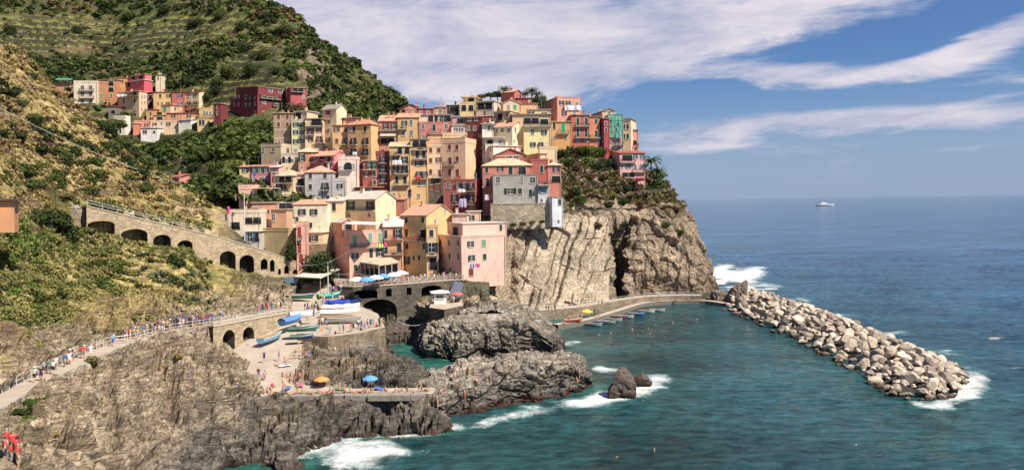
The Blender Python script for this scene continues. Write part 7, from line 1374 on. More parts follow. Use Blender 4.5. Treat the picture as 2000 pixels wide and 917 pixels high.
def boat(p, rz, L_, Wd, H, colname, lab, cover=None, group=None, roll=0.0):
    col = simple('boat_'+colname, {'white': (.68, .67, .64), 'blue': (.05, .16, .38), 'sky': (.18, .38, .58), 'red': (.45, .07, .05), 'green': (.04, .14, .10), 'cream': (.55, .48, .34), 'grey': (.34, .33, .31), 'navy': (.03, .05, .14)}[colname], .4, var=.1)
    cv = {None: None, 'blue': simple('tarp_blue', (.02, .07, .50), .6, var=.15, bump=.5, bscale=3), 'white': CLOTH['white'], 'sky': simple('tarp_sky', (.10, .25, .50), .6, var=.15, bump=.5, bscale=3), 'green': simple('tarp_green', (.05, .13, .09), .7, var=.2, bump=.5, bscale=3), 'teal': simple('tarp_teal', (.05, .42, .30), .7)}[cover]
    h, g, t, c = hullmesh(L_, Wd, H, col, ('boat', colname, cover, round(L_, 1)), cv); o = empty('rowing_boat', p, rz, lab, 'boat', group); o.rotation_euler = (roll, 0, rz)
    link('hull', h, o); link('gunwale', g, o)
    if c: link('cover', c, o)
    else: link('thwarts', t, o)
def build_boats():
    M_ = [(1160, 636, 'white', 1.7, 'white rowing boat moored nearest the bathing end of the harbour landing'), (1173, 631, 'sky', 1.6, 'sky blue rowing boat moored beside the first white one'), (1186, 631.5, 'cream', 1.55, 'cream rowing boat moored third along the harbour landing'), (1199, 626.5, 'white', 1.5, 'white rowing boat moored fourth along the harbour landing'),
        (1208, 621, 'red', 1.35, 'red rowing boat moored by the harbour landing'), (1222, 620.5, 'white', 1.35, 'white rowing boat moored just past the red one'), (1242, 616, 'blue', 1.3, 'dark blue rowing boat moored by the harbour landing'), (1263, 610.5, 'white', 1.2, 'white rowing boat moored past the dark blue one'), (1283, 608, 'cream', 1.15, 'outermost moored rowing boat, cream coloured')]
    for x, y, c, a, lab in M_: p = G(x, y, 0); p.z = -.05; boat(p, -a*.35, 4.0, 1.5, .65, c, lab, group='boats moored in the harbour')
    boat(G(1118, 628, 1.2), .25, 4.2, 1.5, .6, 'red', 'red and white boat drawn up on the harbour landing')
    boat(G(568, 632, 8.6), 1.2, 5.2, 2.1, .9, 'blue', 'round blue boat with a blue cover standing on the slipway', 'sky'); boat(G(590, 620, 8.8), .5, 4.6, 1.9, .8, 'white', 'white boat under a white cover beside the covered blue boat', 'white')
    boat(G(528, 665, 6.9), 1.25, 5.6, 2.0, .8, 'sky', 'bright blue open boat lying on the slipway below the stone wall', None); boat(G(590, 647, 8.0), .15, 4.6, 1.7, .6, 'green', 'dark green covered boat at the edge of the boat quay', 'green')
    for i, (x, y, c, cv, lab, sc) in enumerate([(664, 630, 'grey', None, 'grey hulled boat nearest on the boat quay', 1), (662, 618, 'cream', 'white', 'cream boat with a white cover on the boat quay', 1), (664, 607, 'white', 'white', 'white boat in the middle of the row on the boat quay', 1), (666, 597, 'blue', 'blue', 'boat under a bright blue tarpaulin at the back of the boat quay', 1)]): p = G(x, y, QUAY_Z+.15); boat(p, -.05+.06*i, 7.2, 2.1, .95, c, lab, cv)
    boat(G(585, 583, 9.7), -.05, 5.6, 2.0, .8, 'green', 'dark green boat at the mouth of the boat shelter'); boat(P(598, 570, 186), -.05, 6.0, 2.0, .8, 'blue', 'blue and white boat inside the boat shelter', 'white'); boat(G(641, 583, 9.8), .6, 4.6, 1.8, .8, 'green', 'boat under a teal green cover beside the slipway crowd', 'teal'); boat(G(588, 662, 7.3), .1, 3.6, 1.5, .55, 'navy', 'small dark upturned looking boat in the shade of the quay wall', 'green')
    # motor yacht far out
    p = P(1611, 401.5, 1500); p.z = 0; k = abs(ts(1611, 402)[1]); p = Vector((ts(1611, 402)[0]*HC/k, HC/k, 0)); o = empty('motor_yacht', p, .05, 'white motor yacht far out on the open sea', 'yacht'); S = HC/k/FP*34
    h, g, t, c = hullmesh(S, S*.22, S*.09, simple('boat_white', (.68, .67, .64), .4), 'yachthull'); link('hull', h, o); b = MB(); b.box(-S*.3, S*.18, -S*.07, S*.07, S*.09, S*.15); b.box(-S*.22, S*.05, -S*.06, S*.06, S*.15, S*.2); b.build('cabin', [WHITE], o); b = MB(); b.bar((-S*.05, 0, S*.2), (-S*.1, 0, S*.28), S*.01); b.build('mast', [WHITE], o)
def build_clutter():
    r = random.Random(8); cr = MB(); cr.box(-.3, .3, -.2, .2, 0, .3); cr.box(-.26, .26, -.16, .16, .3, .34); cm = {k: cr.mesh('m_crate', [simple('crate_'+k, c, .7)]) for k, c in {'blue': (.05, .15, .4), 'orange': (.6, .22, .05), 'grey': (.3, .3, .3)}.items()}
    for i, (x, y, z) in enumerate([(484, 676, 6.0), (489, 673, 6.0), (494, 671, 6.1), (620, 641, 7.43), (628, 645, 7.43), (695, 628, 7.43), (700, 632, 7.43), (604, 600, 9.2), (609, 604, 9.1)]): k = ['blue', 'orange', 'grey'][i % 3]; tag(link('crate', cm[k], None, G(x, y, z), (0, 0, r.uniform(0, 3))), '%s plastic crate %s' % (k, 'by the second cellar door' if x < 500 else (('on the inner side of the boat quay' if i < 5 else 'near the bows of the quay boats') if y > 620 else 'beside the boats on the upper slipway')), 'crate')
    for i, (x, y) in enumerate([(655, 652), (705, 645), (742, 636)]): b = MB(); b.tube([(0, 0, 0), (0, 0, .45), (0, 0, .5)], [.14, .12, .17], 8); tag(b.build('bollard', [IRON], None, G(x, y, QUAY_Z)), 'black mooring bollard on the quay edge, %s' % ['near the slipway corner', 'in the middle', 'near the bridge arch'][i], 'bollard', 'mooring bollards on the quay edge')
def parasol(p, r, h, mat, lab, tilt=0.0, rz=0.0, closed=False, group=None):
    o = empty('parasol', p, rz, lab, 'parasol', group); o.rotation_euler = (tilt, 0, rz); b = MB(); b.tube([(0, 0, 0), (0, 0, h)], .035, 6); b.build('pole', [GALV], o); c = MB(); n = 8
    for k in range(n):
        a0, a1 = 2*math.pi*k/n, 2*math.pi*(k+1)/n; q = lambda a, s, z: (r*s*math.cos(a), r*s*math.sin(a), z); am = (a0+a1)/2
        c.poly([q(a0, 1, h-.42*r), q(am, .93, h-.36*r), q(am, .5, h-.13*r), q(a0, .52, h-.16*r)]); c.poly([q(am, .93, h-.36*r), q(a1, 1, h-.42*r), q(a1, .52, h-.16*r), q(am, .5, h-.13*r)]); c.poly([q(a0, .52, h-.16*r), q(am, .5, h-.13*r), (0, 0, h+.02)]); c.poly([q(am, .5, h-.13*r), q(a1, .52, h-.16*r), (0, 0, h+.02)])
        c.poly([q(a0, 1, h-.42*r), q(a0, 1, h-.42*r-.15), q(am, .94, h-.36*r-.15), q(am, .93, h-.36*r)]); c.poly([q(am, .93, h-.36*r), q(am, .94, h-.36*r-.15), q(a1, 1, h-.42*r-.15), q(a1, 1, h-.42*r)])
    c.build('canopy', [mat], o)
def build_parasols():
    B = simple('parasol_blue', (.03, .10, .52), .7); S = simple('parasol_sky', (.12, .32, .62), .7); O = simple('parasol_orange', (.75, .30, .08), .7); Wt = simple('parasol_white', (.70, .66, .60), .7); Y = simple('parasol_yellow', (.65, .50, .05), .7)
    parasol(G(463, 773, 4.1), 1.15, 1.5, B, 'dark blue beach parasol on the rocks at the foot of the slipway', .15); parasol(G(489, 752, 4.4), 1.0, 1.5, S, 'light blue tilted parasol near the dark blue beach parasol', .7, 1.0); parasol(G(628, 752, 4.0), 1.1, 1.3, O, 'orange parasol on the bathing ledge'); parasol(G(723, 750, 4.0), 1.15, 1.3, S, 'pale blue parasol on the bathing ledge')
    parasol(G(1146, 619, 1.2), 1.5, 2.0, Y, 'yellow parasol on the harbour landing')
    for i, (x, y, m, l) in enumerate([(697, 556, Wt, 'white cafe parasol at the inner end of the terrace'), (716, 556, S, 'first blue cafe parasol on the terrace'), (748, 549, S, 'second blue cafe parasol on the terrace'), (768, 546, Wt, 'white cafe parasol beside the second blue one'), (783, 542, Wt, 'outermost white cafe parasol on the terrace'), (733, 560-8, Wt, 'cream cafe parasol between the two blue ones')]): parasol(G(x, y+7, TERZ), 1.9, 2.6, m, l)
    parasol(G(893, 589, 8.6), 1.4, 2.2, simple('parasol_red', (.6, .12, .08), .7), 'red parasol beside the white kiosk')
    for i, (x, y, c, l) in enumerate([(467, 704, 'blue', 'blue towel lying alone by the cellar doors'), (520, 758, 'lime', 'lime towel at the end of the bathing ledge'), (560, 757, 'blue', 'blue towel on the bathing ledge'), (585, 750, 'pink', 'pink towel on the bathing ledge'), (662, 757, 'green', 'green towel on the bathing ledge'), (556, 713, 'white', 'white towel on the slipway'), (552, 710, 'lilac', 'lilac towel on the slipway'), (602, 692, 'blue', 'blue towel by the quay wall'), (740, 757, 'blue', 'dark towel on the far part of the bathing ledge')]):
        z = 4.6 if y < 740 else 4.0; z = 5.6 if y < 720 else z; p = G(x, y, z+.03); t = MB(); n = 6
        for j in range(n): t.poly([(-.9+1.8*j/n, -.45, .03*math.sin(j*2)), (-.9+1.8*(j+1)/n, -.45, .03*math.sin(j*2+2)), (-.9+1.8*(j+1)/n, .45, .04*math.sin(j+1)), (-.9+1.8*j/n, .45, .04*math.sin(j))])
        tag(t.build('beach_towel', [CLOTH[c]], None, p, (0, 0, i*.7)), l, 'towel')
# ---- people: one skinned body per pose, clothes lifted from its surface
POSES = {}
def make_pose(name, J):
    """J: joint positions"""
    bones = [('pelvis', 'waist'), ('waist', 'chest'), ('chest', 'neck'), ('neck', 'head'), ('head', 'crown'), ('chest', 'shL'), ('shL', 'elL'), ('elL', 'wrL'), ('wrL', 'haL'), ('chest', 'shR'), ('shR', 'elR'), ('elR', 'wrR'), ('wrR', 'haR'), ('pelvis', 'hiL'), ('hiL', 'knL'), ('knL', 'anL'), ('anL', 'toL'), ('pelvis', 'hiR'), ('hiR', 'knR'), ('knR', 'anR'), ('anR', 'toR')]
    rr = dict(pelvis=(.155, .115), waist=(.135, .10), chest=(.165, .115), neck=(.058, .058), head=(.088, .10), crown=(.078, .085), sh=(.072, .07), el=(.045, .045), wr=(.032, .03), ha=(.038, .02), hi=(.098, .10), kn=(.062, .062), an=(.042, .045), to=(.042, .028))
    names = list(J); idx = {n: i for i, n in enumerate(names)}
    me = bpy.data.meshes.new('skel'); me.from_pydata([J[n] for n in names], [(idx[a], idx[b]) for a, b in bones], []); o = bpy.data.objects.new('skel', me); C.objects.link(o)
    md = o.modifiers.new('s', 'SKIN'); md.use_smooth_shade = True
    for n in names:
        k = n if n in rr else n[:2]; v = me.skin_vertices[0].data[idx[n]]; v.radius = rr[k]; v.use_root = (n == 'pelvis')
    sb = o.modifiers.new('d', 'SUBSURF'); sb.levels = 1; sb.render_levels = 1
    dg = bpy.context.evaluated_depsgraph_get(); ev = o.evaluated_get(dg); em = bpy.data.meshes.new_from_object(ev)
    V = np.array([v.co[:] for v in em.vertices]); Nn = np.array([v.normal[:] for v in em.vertices]); F = [list(p.vertices) for p in em.polygons]
    bpy.data.objects.remove(o)
    seg = [(np.array(J[a]), np.array(J[b]), (a, b)) for a, b in bones]
    cen = np.array([V[f].mean(0) for f in F]); best = np.full(len(F), 9.0); who = np.zeros(len(F), int); tt = np.zeros(len(F))
    for i, (a, b, n) in enumerate(seg):
        d = b-a; t = np.clip(((cen-a)@d)/(d@d), 0, 1); e = np.linalg.norm(cen-a-t[:, None]*d, axis=1); m = e < best; best = np.where(m, e, best); who = np.where(m, i, who); tt = np.where(m, t, tt)
    def sub(sel, off, nm):
        fs = [F[i] for i in np.nonzero(sel)[0]]; used = sorted({v for f in fs for v in f}); mp = {v: i for i, v in enumerate(used)}
        m = bpy.data.meshes.new(nm); m.from_pydata([tuple(V[v]+Nn[v]*off) for v in used], [], [[mp[v] for v in f] for f in fs]); m.materials.append(WHITE); m.polygons.foreach_set('use_smooth', [True]*len(fs)); m.update(); return m
    nm = [s[2] for s in seg]; T = lambda *q: np.isin(who, [i for i, n in enumerate(nm) if n in q])
    shirt = T(('waist', 'chest'), ('chest', 'shL'), ('chest', 'shR'))|(T(('chest', 'neck')) & (tt < .5))|(T(('shL', 'elL'), ('shR', 'elR')) & (tt < .6))|(T(('pelvis', 'waist')) & (tt > .45))
    short = (T(('pelvis', 'waist')) & (tt <= .6))|T(('pelvis', 'hiL'), ('pelvis', 'hiR'))|(T(('hiL', 'knL'), ('hiR', 'knR')) & (tt < .8))
    brief = (T(('pelvis', 'waist')) & (tt <= .35))|T(('pelvis', 'hiL'), ('pelvis', 'hiR'))|(T(('hiL', 'knL'), ('hiR', 'knR')) & (tt < .15))
    hd = np.array(J['head']); cr = np.array(J['crown']); fw = np.array(J['_face']) if '_face' in J else np.array((0, -1, 0)); up = (cr-hd)/np.linalg.norm(cr-hd)
    hr = (T(('head', 'crown'))|T(('neck', 'head'))) & (((cen-hd)@up > .03)|(((cen-hd)@fw < -.01) & ((cen-hd)@up > -.06))); hr &= ~(((cen-hd)@fw > .045) & ((cen-hd)@up < .07))
    body = bpy.data.meshes.new('body'); 
    # nose and eye hollows pulled from the face
    V2 = V.copy(); rel = V-hd; f_ = rel@fw; u_ = rel@up; sd_ = np.cross(up, fw); s_ = rel@sd_; face = (f_ > .05) & (np.abs(u_) < .12); V2 += fw*np.where(face & (np.abs(s_) < .02) & (np.abs(u_+.01) < .03), .022, 0)[:, None]
    body.from_pydata([tuple(v) for v in V2], [], F); body.materials.append(WHITE); body.polygons.foreach_set('use_smooth', [True]*len(F)); body.update()
    POSES[name] = dict(body=body, shirt=sub(shirt, .014, 'm_shirt'), shorts=sub(short, .018, 'm_shorts'), briefs=sub(brief, .012, 'm_swimwear'), hair=sub(hr, .014, 'm_hair'))
def make_poses():
    S = dict(pelvis=(0, 0, .94), waist=(0, .01, 1.10), chest=(0, 0, 1.33), neck=(0, 0, 1.49), head=(0, -.01, 1.60), crown=(0, -.01, 1.68), shL=(.17, 0, 1.41), elL=(.24, .02, 1.14), wrL=(.25, -.05, .90), haL=(.25, -.07, .80), shR=(-.17, 0, 1.41), elR=(-.24, .02, 1.14), wrR=(-.25, -.05, .90), haR=(-.25, -.07, .80), hiL=(.095, 0, .87), knL=(.11, -.01, .49), anL=(.12, .02, .07), toL=(.13, -.16, .03), hiR=(-.095, 0, .87), knR=(-.11, -.01, .49), anR=(-.12, .02, .07), toR=(-.13, -.16, .03))
    make_pose('stand', S)
    w = dict(S); w.update(elL=(.22, .10, 1.15), wrL=(.23, .10, .90), haL=(.23, .09, .80), elR=(-.22, -.08, 1.15), wrR=(-.22, -.22, .95), haR=(-.22, -.28, .87), knL=(.10, -.17, .52), anL=(.11, -.24, .09), toL=(.11, -.42, .06), knR=(-.10, .06, .49), anR=(-.10, .30, .12), toR=(-.11, .20, .03)); make_pose('walk', w)
    l = dict(S); l.update(waist=(0, -.03, 1.09), chest=(0, -.12, 1.29), neck=(0, -.20, 1.43), head=(0, -.25, 1.53), crown=(0, -.27, 1.61), shL=(.17, -.14, 1.36), elL=(.23, -.32, 1.17), wrL=(.14, -.48, 1.08), haL=(.09, -.55, 1.07), shR=(-.17, -.14, 1.36), elR=(-.23, -.32, 1.17), wrR=(-.14, -.48, 1.08), haR=(-.09, -.55, 1.07)); make_pose('lean', l)
    t = dict(S); t.update(elR=(-.27, -.05, 1.18), wrR=(-.14, -.26, 1.30), haR=(-.10, -.32, 1.36)); make_pose('hold', t)
    s = dict(pelvis=(0, 0, .14), waist=(0, .04, .30), chest=(0, .03, .53), neck=(0, 0, .69), head=(0, -.03, .80), crown=(0, -.03, .88), shL=(.17, .02, .61), elL=(.27, -.12, .40), wrL=(.18, -.33, .34), haL=(.14, -.42, .32), shR=(-.17, .02, .61), elR=(-.27, .14, .36), wrR=(-.27, .24, .12), haR=(-.27, .27, .04), hiL=(.10, -.05, .13), knL=(.14, -.42, .42), anL=(.14, -.66, .08), toL=(.15, -.84, .05), hiR=(-.10, -.05, .13), knR=(-.14, -.45, .24), anR=(-.12, -.84, .07), toR=(-.13, -1.0, .12)); make_pose('sit', s)
    y = dict(pelvis=(0, 0, .13), waist=(0, .17, .13), chest=(0, .40, .13), neck=(0, .55, .14), head=(0, .66, .15), crown=(0, .74, .15), shL=(.17, .47, .12), elL=(.30, .24, .07), wrL=(.26, 0, .06), haL=(.25, -.1, .05), shR=(-.17, .47, .12), elR=(-.36, .60, .08), wrR=(-.16, .74, .07), haR=(-.08, .78, .06), hiL=(.10, -.06, .12), knL=(.14, -.46, .10), anL=(.15, -.86, .07), toL=(.18, -.98, .14), hiR=(-.10, -.06, .12), knR=(-.14, -.44, .30), anR=(-.14, -.74, .07), toR=(-.15, -.9, .05)); y['_f'] = 0; y.pop('_f'); make_pose('lie', y)
SKIN = {k: simple('skin_'+k, c, .55, var=.05) for k, c in {'light': (.55, .33, .22), 'tan': (.42, .23, .14), 'dark': (.20, .10, .06)}.items()}
HAIR = {k: simple('hair_'+k, c, .6, var=.1) for k, c in {'brown': (.05, .028, .016), 'black': (.012, .010, .010), 'blond': (.35, .24, .11), 'grey': (.30, .28, .26)}.items()}
WEAR = {k: simple('wear_'+k.replace(' ', '_'), c, .85, var=.08) for k, c in {'white': (.68, .66, .64), 'black': (.02, .02, .022), 'blue': (.05, .14, .42), 'navy': (.02, .03, .10), 'red': (.55, .05, .05), 'pink': (.62, .18, .28), 'grey': (.25, .25, .26), 'light blue': (.28, .42, .60), 'orange': (.65, .24, .06), 'green': (.06, .22, .12), 'yellow': (.62, .50, .10), 'beige': (.42, .34, .24)}.items()}
_pr = random.Random(21); TOPS = ['white', 'white', 'blue', 'black', 'red', 'pink', 'grey', 'light blue', 'navy', 'orange', 'green', 'yellow']; BOT = ['blue', 'black', 'beige', 'navy', 'grey', 'white']
USED = {}
def person(p, rz, pose, where, top=None, bot=None, swim=False, bag=False, hat=False, scale=None, cnt=[0]):
    top = top or _pr.choice(TOPS); bot = bot or _pr.choice(BOT if not swim else ['blue', 'red', 'black', 'green', 'orange', 'pink', 'yellow']); hair = _pr.choice(['brown', 'brown', 'black', 'blond', 'grey']); sk = _pr.choice(['light', 'light', 'tan', 'tan', 'dark']) if not swim else _pr.choice(['light', 'tan', 'tan'])
    Q = POSES[pose]; verb = {'stand': 'standing', 'walk': 'walking', 'lean': 'leaning forward', 'hold': 'holding up a phone', 'sit': 'sitting', 'lie': 'lying'}[pose]
    if swim: lab = 'person in %s swimwear %s %s' % (bot, verb, where)
    else: lab = 'person in %s top and %s %s %s %s' % (top, bot, 'trousers' if False else 'shorts', verb, where)
    ws = lab.split(); lab = ' '.join(ws[:16])
    o = empty('person', p, rz, lab, 'person', 'people '+where); s = scale or _pr.uniform(.92, 1.06); o.scale = (s, s, s)
    def put(n, me, mat): c = link(n, me, o); c.material_slots[0].link = 'OBJECT'; c.material_slots[0].material = mat
    put('body', Q['body'], SKIN[sk]); put('hair', Q['hair'], HAIR[hair])
    if swim: put('swimwear', Q['briefs'], WEAR[bot])
    else: put('shirt', Q['shirt'], WEAR[top]); put('shorts', Q['shorts'], WEAR[bot])
    if bag and pose in ('walk', 'stand'):
        if 'bag' not in _cr:
            b = MB(); b.box(-.15, .15, .12, .30, 1.02, 1.42); b.box(-.11, .11, .30, .36, 1.06, 1.25); b.bar((-.10, .10, 1.44), (-.10, .14, 1.38), .04); b.bar((.10, .10, 1.44), (.10, .14, 1.38), .04); _cr['bag'] = b.mesh('m_backpack', [WHITE])
        put('backpack', _cr['bag'], WEAR[_pr.choice(['black', 'navy', 'red', 'grey', 'blue'])])
    if hat:
        if 'hat' not in _cr: b = MB(); b.tube([(0, 0, 1.68), (0, 0, 1.69)], .19, 12); b.tube([(0, 0, 1.69), (0, 0, 1.75), (0, 0, 1.79)], [.105, .10, .06], 12); _cr['hat'] = b.mesh('m_hat', [WHITE])
        if pose in ('stand', 'walk', 'hold'): put('hat', _cr['hat'], WEAR[_pr.choice(['white', 'beige', 'blue'])])
def build_people():
    make_poses(); r = _pr
    def on_path(px, lat, where, **kw):
        pa = [Vector(q) for q in PATH]; t0 = None; best = min(pa, key=lambda q: abs(1000+FP*q.x/q.y-px)); i = pa.index(best); d = (pa[min(i+1, len(pa)-1)]-pa[max(i-1, 0)]); ang = math.atan2(d.y, d.x)
        dx = (px-(1000+FP*best.x/best.y))*best.y/FP; nrm = Vector((-d.y, d.x, 0)).normalized(); p = best+d.normalized()*(dx/max(.3, abs(d.normalized().x)))*(1 if d.x > 0 else -1)+nrm*lat; p.z = best.z+.03
        person(p, ang+(math.pi/2 if r.random() < .5 else -math.pi/2)+r.uniform(-.5, .5), r.choice(['walk', 'walk', 'stand', 'hold']), where, bag=r.random() < .45, hat=r.random() < .3, **kw)
    for px, tp in [(58, 'black'), (86, 'white'), (104, 'navy'), (118, 'white'), (124, 'light blue'), (133, 'blue'), (138, 'white'), (145, 'pink'), (150, 'white'), (160, 'black'), (173, 'red')]: on_path(px, r.uniform(-.7, .9), 'on the lower part of the cliff path', top=tp)
    for px, tp in [(232, 'white'), (246, 'blue'), (252, 'grey'), (262, 'black'), (268, 'pink'), (272, 'pink'), (281, 'green'), (288, 'grey')]: on_path(px, r.uniform(-.7, .9), 'on the bend of the cliff path')
    for px in [302, 306, 310, 315, 320, 324, 330, 336, 342, 347, 352, 357, 362, 367, 371, 375, 379, 383, 388, 392, 396, 400, 404, 407, 410, 413]: on_path(px, r.uniform(-.9, 1.1), 'in the crowd on the middle of the cliff path')
    for i in range(34): px = r.choice([r.uniform(60, 180), r.uniform(225, 300), r.uniform(300, 415), r.uniform(300, 415)]); on_path(px, r.uniform(-.8, .9), 'on the lower part of the cliff path' if px < 200 else ('on the bend of the cliff path' if px < 300 else 'in the crowd on the middle of the cliff path'))
    for px in [433, 437, 497, 503, 513, 520, 528, 540, 548]: on_path(px, r.uniform(-.6, .9), 'on the path above the cellar doors')
    for px, py in [(20, 866), (14, 880), (26, 886), (34, 898), (10, 896), (22, 905), (36, 912)]: person((terr_at(px, py+14, None, 38, 90) or P(px, py+22, 50))+Vector((0, 0, .1)), r.uniform(0, 6), 'stand', 'on the path in the lower left corner', top='red' if py > 870 else 'green')
    va = [Vector(q) for q in VIA]
    for px in [258, 264, 268]: q = min(va, key=lambda q: abs(1000+FP*q.x/q.y-px)); person(q+Vector((r.uniform(-.3, .3), -.6, .05)), r.uniform(0, 6), 'walk', 'on the sloping viaduct')
    # slipway
    for px, py, z, po, tp in [(505, 740, 4.5, 'stand', 'black'), (516, 705, 5.6, 'stand', 'navy'), (517, 746, 4.5, 'stand', 'pink'), (545, 702, 5.7, 'stand', 'beige'), (532, 757, 4.2, 'sit', 'red'), (596, 608, 9.0, 'stand', 'navy'), (614, 618, 8.8, 'stand', 'navy'), (624, 640, 8.0, 'stand', 'red')]: person(G(px, py, z+.06), r.uniform(0, 6), po, 'alone on the open slipway', top=tp)
    for px, py in [(640, 655), (646, 655), (664, 650), (671, 650), (686, 648), (690, 646), (706, 643), (712, 643), (718, 640), (724, 640), (729, 638), (735, 638), (741, 636), (746, 636), (700, 640), (630, 637), (636, 634), (640, 640)]: person(G(px, py, QUAY_Z+.03), r.uniform(0, 6), r.choice(['stand', 'walk', 'sit'] if px > 700 else ['stand', 'walk']), 'on the boat quay')
    n = 0
    while n < 30:
        k = r.random(); px = 606+k*55+r.uniform(-8, 8); py = 612-k*50+r.uniform(-7, 7); z = 8.7+(k*1.9); p = G(px, py, z); n += 1; person(p, r.uniform(0, 6), r.choice(['stand', 'walk', 'walk']), 'in the crowd climbing the top of the slipway', bag=r.random() < .3)
    # bathers
    for px, py, z, po in [(545, 712, 5.5, 'lie'), (556, 708, 5.6, 'sit'), (578, 690, 6.0, 'sit'), (584, 686, 6.0, 'stand'), (590, 690, 6.0, 'sit'), (574, 696, 5.9, 'lie'), (586, 698, 5.7, 'lie'), (598, 696, 5.8, 'sit'), (543, 737, 4.7, 'lie'), (552, 736, 4.7, 'sit'), (571, 745, 4.5, 'sit'), (578, 738, 4.6, 'stand'), (592, 742, 4.5, 'stand'), (585, 737, 4.6, 'sit'), (560, 738, 4.7, 'sit')]: person(G(px, py, z), r.uniform(0, 6), po, 'sunbathing at the foot of the slipway', swim=True)
    for i in range(34): px = 500+i*10.2+r.uniform(-3, 3); z = 3.95-.05*int(i/6); person(G(px, 769-i*.12, z), r.uniform(0, 6), r.choice(['sit', 'sit', 'lie', 'lie', 'stand']), 'on the bathing ledge', swim=True)
    for px, py, po in [(914, 738, 'stand'), (926, 742, 'stand'), (931, 748, 'sit'), (957, 754, 'stand'), (928, 762, 'lie'), (862, 770, 'lie'), (868, 764, 'sit'), (836, 800, 'sit'), (855, 795, 'stand'), (833, 790, 'lie'), (889, 748, 'stand'), (1132, 742, 'stand'), (1126, 748, 'sit'), (907, 785, 'stand')]:
        p = G(px, py, 3.4 if py < 775 else 1.6)
        if p: person(p+Vector((0, 0, .1)), r.uniform(0, 6), po, 'on the outer bathing rocks', swim=True)
    # terrace crowd: two files along the balustrade and a throng behind
    bt = [G(668, 559, TERZ), G(740, 557, TERZ), G(800, 553.5, TERZ), G(900, 546, TERZ)]
    def along(k): x = k*(len(bt)-1); i = min(int(x), len(bt)-2); return bt[i].lerp(bt[i+1], x-i)
    for i in range(46): p = along((i+.5)/46)+Vector((r.uniform(-.2, .2), .85+r.uniform(0, .3), .03)); person(p, r.uniform(-.5, .5), r.choice(['lean', 'stand', 'stand', 'sit' if False else 'hold']), 'at the balustrade of the terrace')
    for i in range(70): p = along(r.random()**.8)+Vector((r.uniform(-.3, .3), 1.9+r.random()**1.2*7.5, .03)); person(p, r.uniform(0, 6), r.choice(['stand', 'walk', 'stand']), 'in the throng on the terrace')
    for px, py in [(880, 590), (886, 592), (892, 588), (925, 598), (930, 600)]:
        person(G(px, py, 8.53), r.uniform(0, 6), 'stand', 'beside the white kiosk')
    for px, py in [(1040, 610), (1046, 610), (1051, 610), (1067, 608), (1072, 608), (1078, 607), (1084, 607), (1170, 597), (1176, 596), (1262, 583), (1286, 580), (1010, 611), (1018, 611)]: person(G(px, py, 2.46), r.uniform(0, 6), r.choice(['stand', 'walk']), 'on the upper promenade under the cliff')
    for px, py in [(1100, 633), (1112, 629), (1128, 626), (1136, 624), (1164, 619), (1170, 617), (1286, 589), (1320, 588), (1345, 587)]: person(G(px, py-1, 1.15), r.uniform(0, 6), r.choice(['sit', 'lie', 'stand']), 'on the harbour landing', swim=True)
    for i, (px, py) in enumerate([(1169, 655), (1193, 651), (1162, 668), (1190, 668), (1235, 644), (1266, 641), (1280, 635), (1314, 630), (1361, 624), (1331, 614), (1270, 652), (1205, 893), (1278, 880), (1255, 648)]):
        p = G(px, py, 0); p.z = -1.28; person(p, i*.9, 'stand', 'swimming in the harbour water' if py < 800 else 'swimming off the lower edge', swim=True)
# ================================================================== PLANTS
F_DARK = foliage('leaf_dark', (0.040, 0.062, 0.020)); F_MID = foliage('leaf_mid', (0.075, 0.105, 0.030)); F_BRIGHT = foliage('leaf_bright', (0.14, 0.19, 0.05)); F_DRY = foliage('leaf_dry', (0.40, 0.32, 0.15), 0.35); F_OLIVE = foliage('leaf_olive', (0.20, 0.20, 0.075), 0.4)
F_BROWN = foliage('leaf_brown', (0.13, 0.085, 0.045), 0.4); F_AGAVE = foliage('leaf_agave', (0.12, 0.16, 0.12), 0.35); F_YEL = foliage('leaf_yellow', (0.32, 0.30, 0.12), 0.35)
BARK = simple('bark', (0.10, 0.075, 0.055), 0.95, var=0.3)
def crownmesh(mat, v, n=700, size=0.085):
    key = (mat.name, v, n)
    if key not in _cr:
        V, F = leafcloud(n, 1, 1, 0.8, size, 300+v*7, lumps=7+v); V[:, 2] += 0.55; _cr[key] = npmesh('m_crown', V, F, [mat])
    return _cr[key]
def trunkmesh():
    if 'trunk' not in _cr:
        b = MB(); b.tube([(0, 0, -0.6), (0.02, 0, 0.1), (-0.03, 0.02, 0.5)], [0.09, 0.06, 0.035], 7)
        for a in range(4): b.tube([(0, 0, 0.05), (0.3*math.cos(a*1.6), 0.3*math.sin(a*1.6), 0.5), (0.5*math.cos(a*1.6+.3), .5*math.sin(a*1.6+.3), .8)], [.04, .025, .012], 5)
        _cr['trunk'] = b.mesh('m_trunk', [BARK])
    return _cr['trunk']
_vr = random.Random(77)
def tree(name, p, r, h, mat, label, cat='tree', group=None, n=700, trunk=True):
    o = empty(name, p, _vr.uniform(0, 6.28), label, cat, group); v = _vr.randrange(4)
    big = r > 3.2
    c = link('crown', crownmesh(mat, v, 1500 if big else n, 0.055 if big else 0.085), o, (0, 0, 0)); c.scale = (r, r, h/1.2)
    if trunk: t = link('trunk', trunkmesh(), o); t.scale = (r, r, h/1.2)
    return o
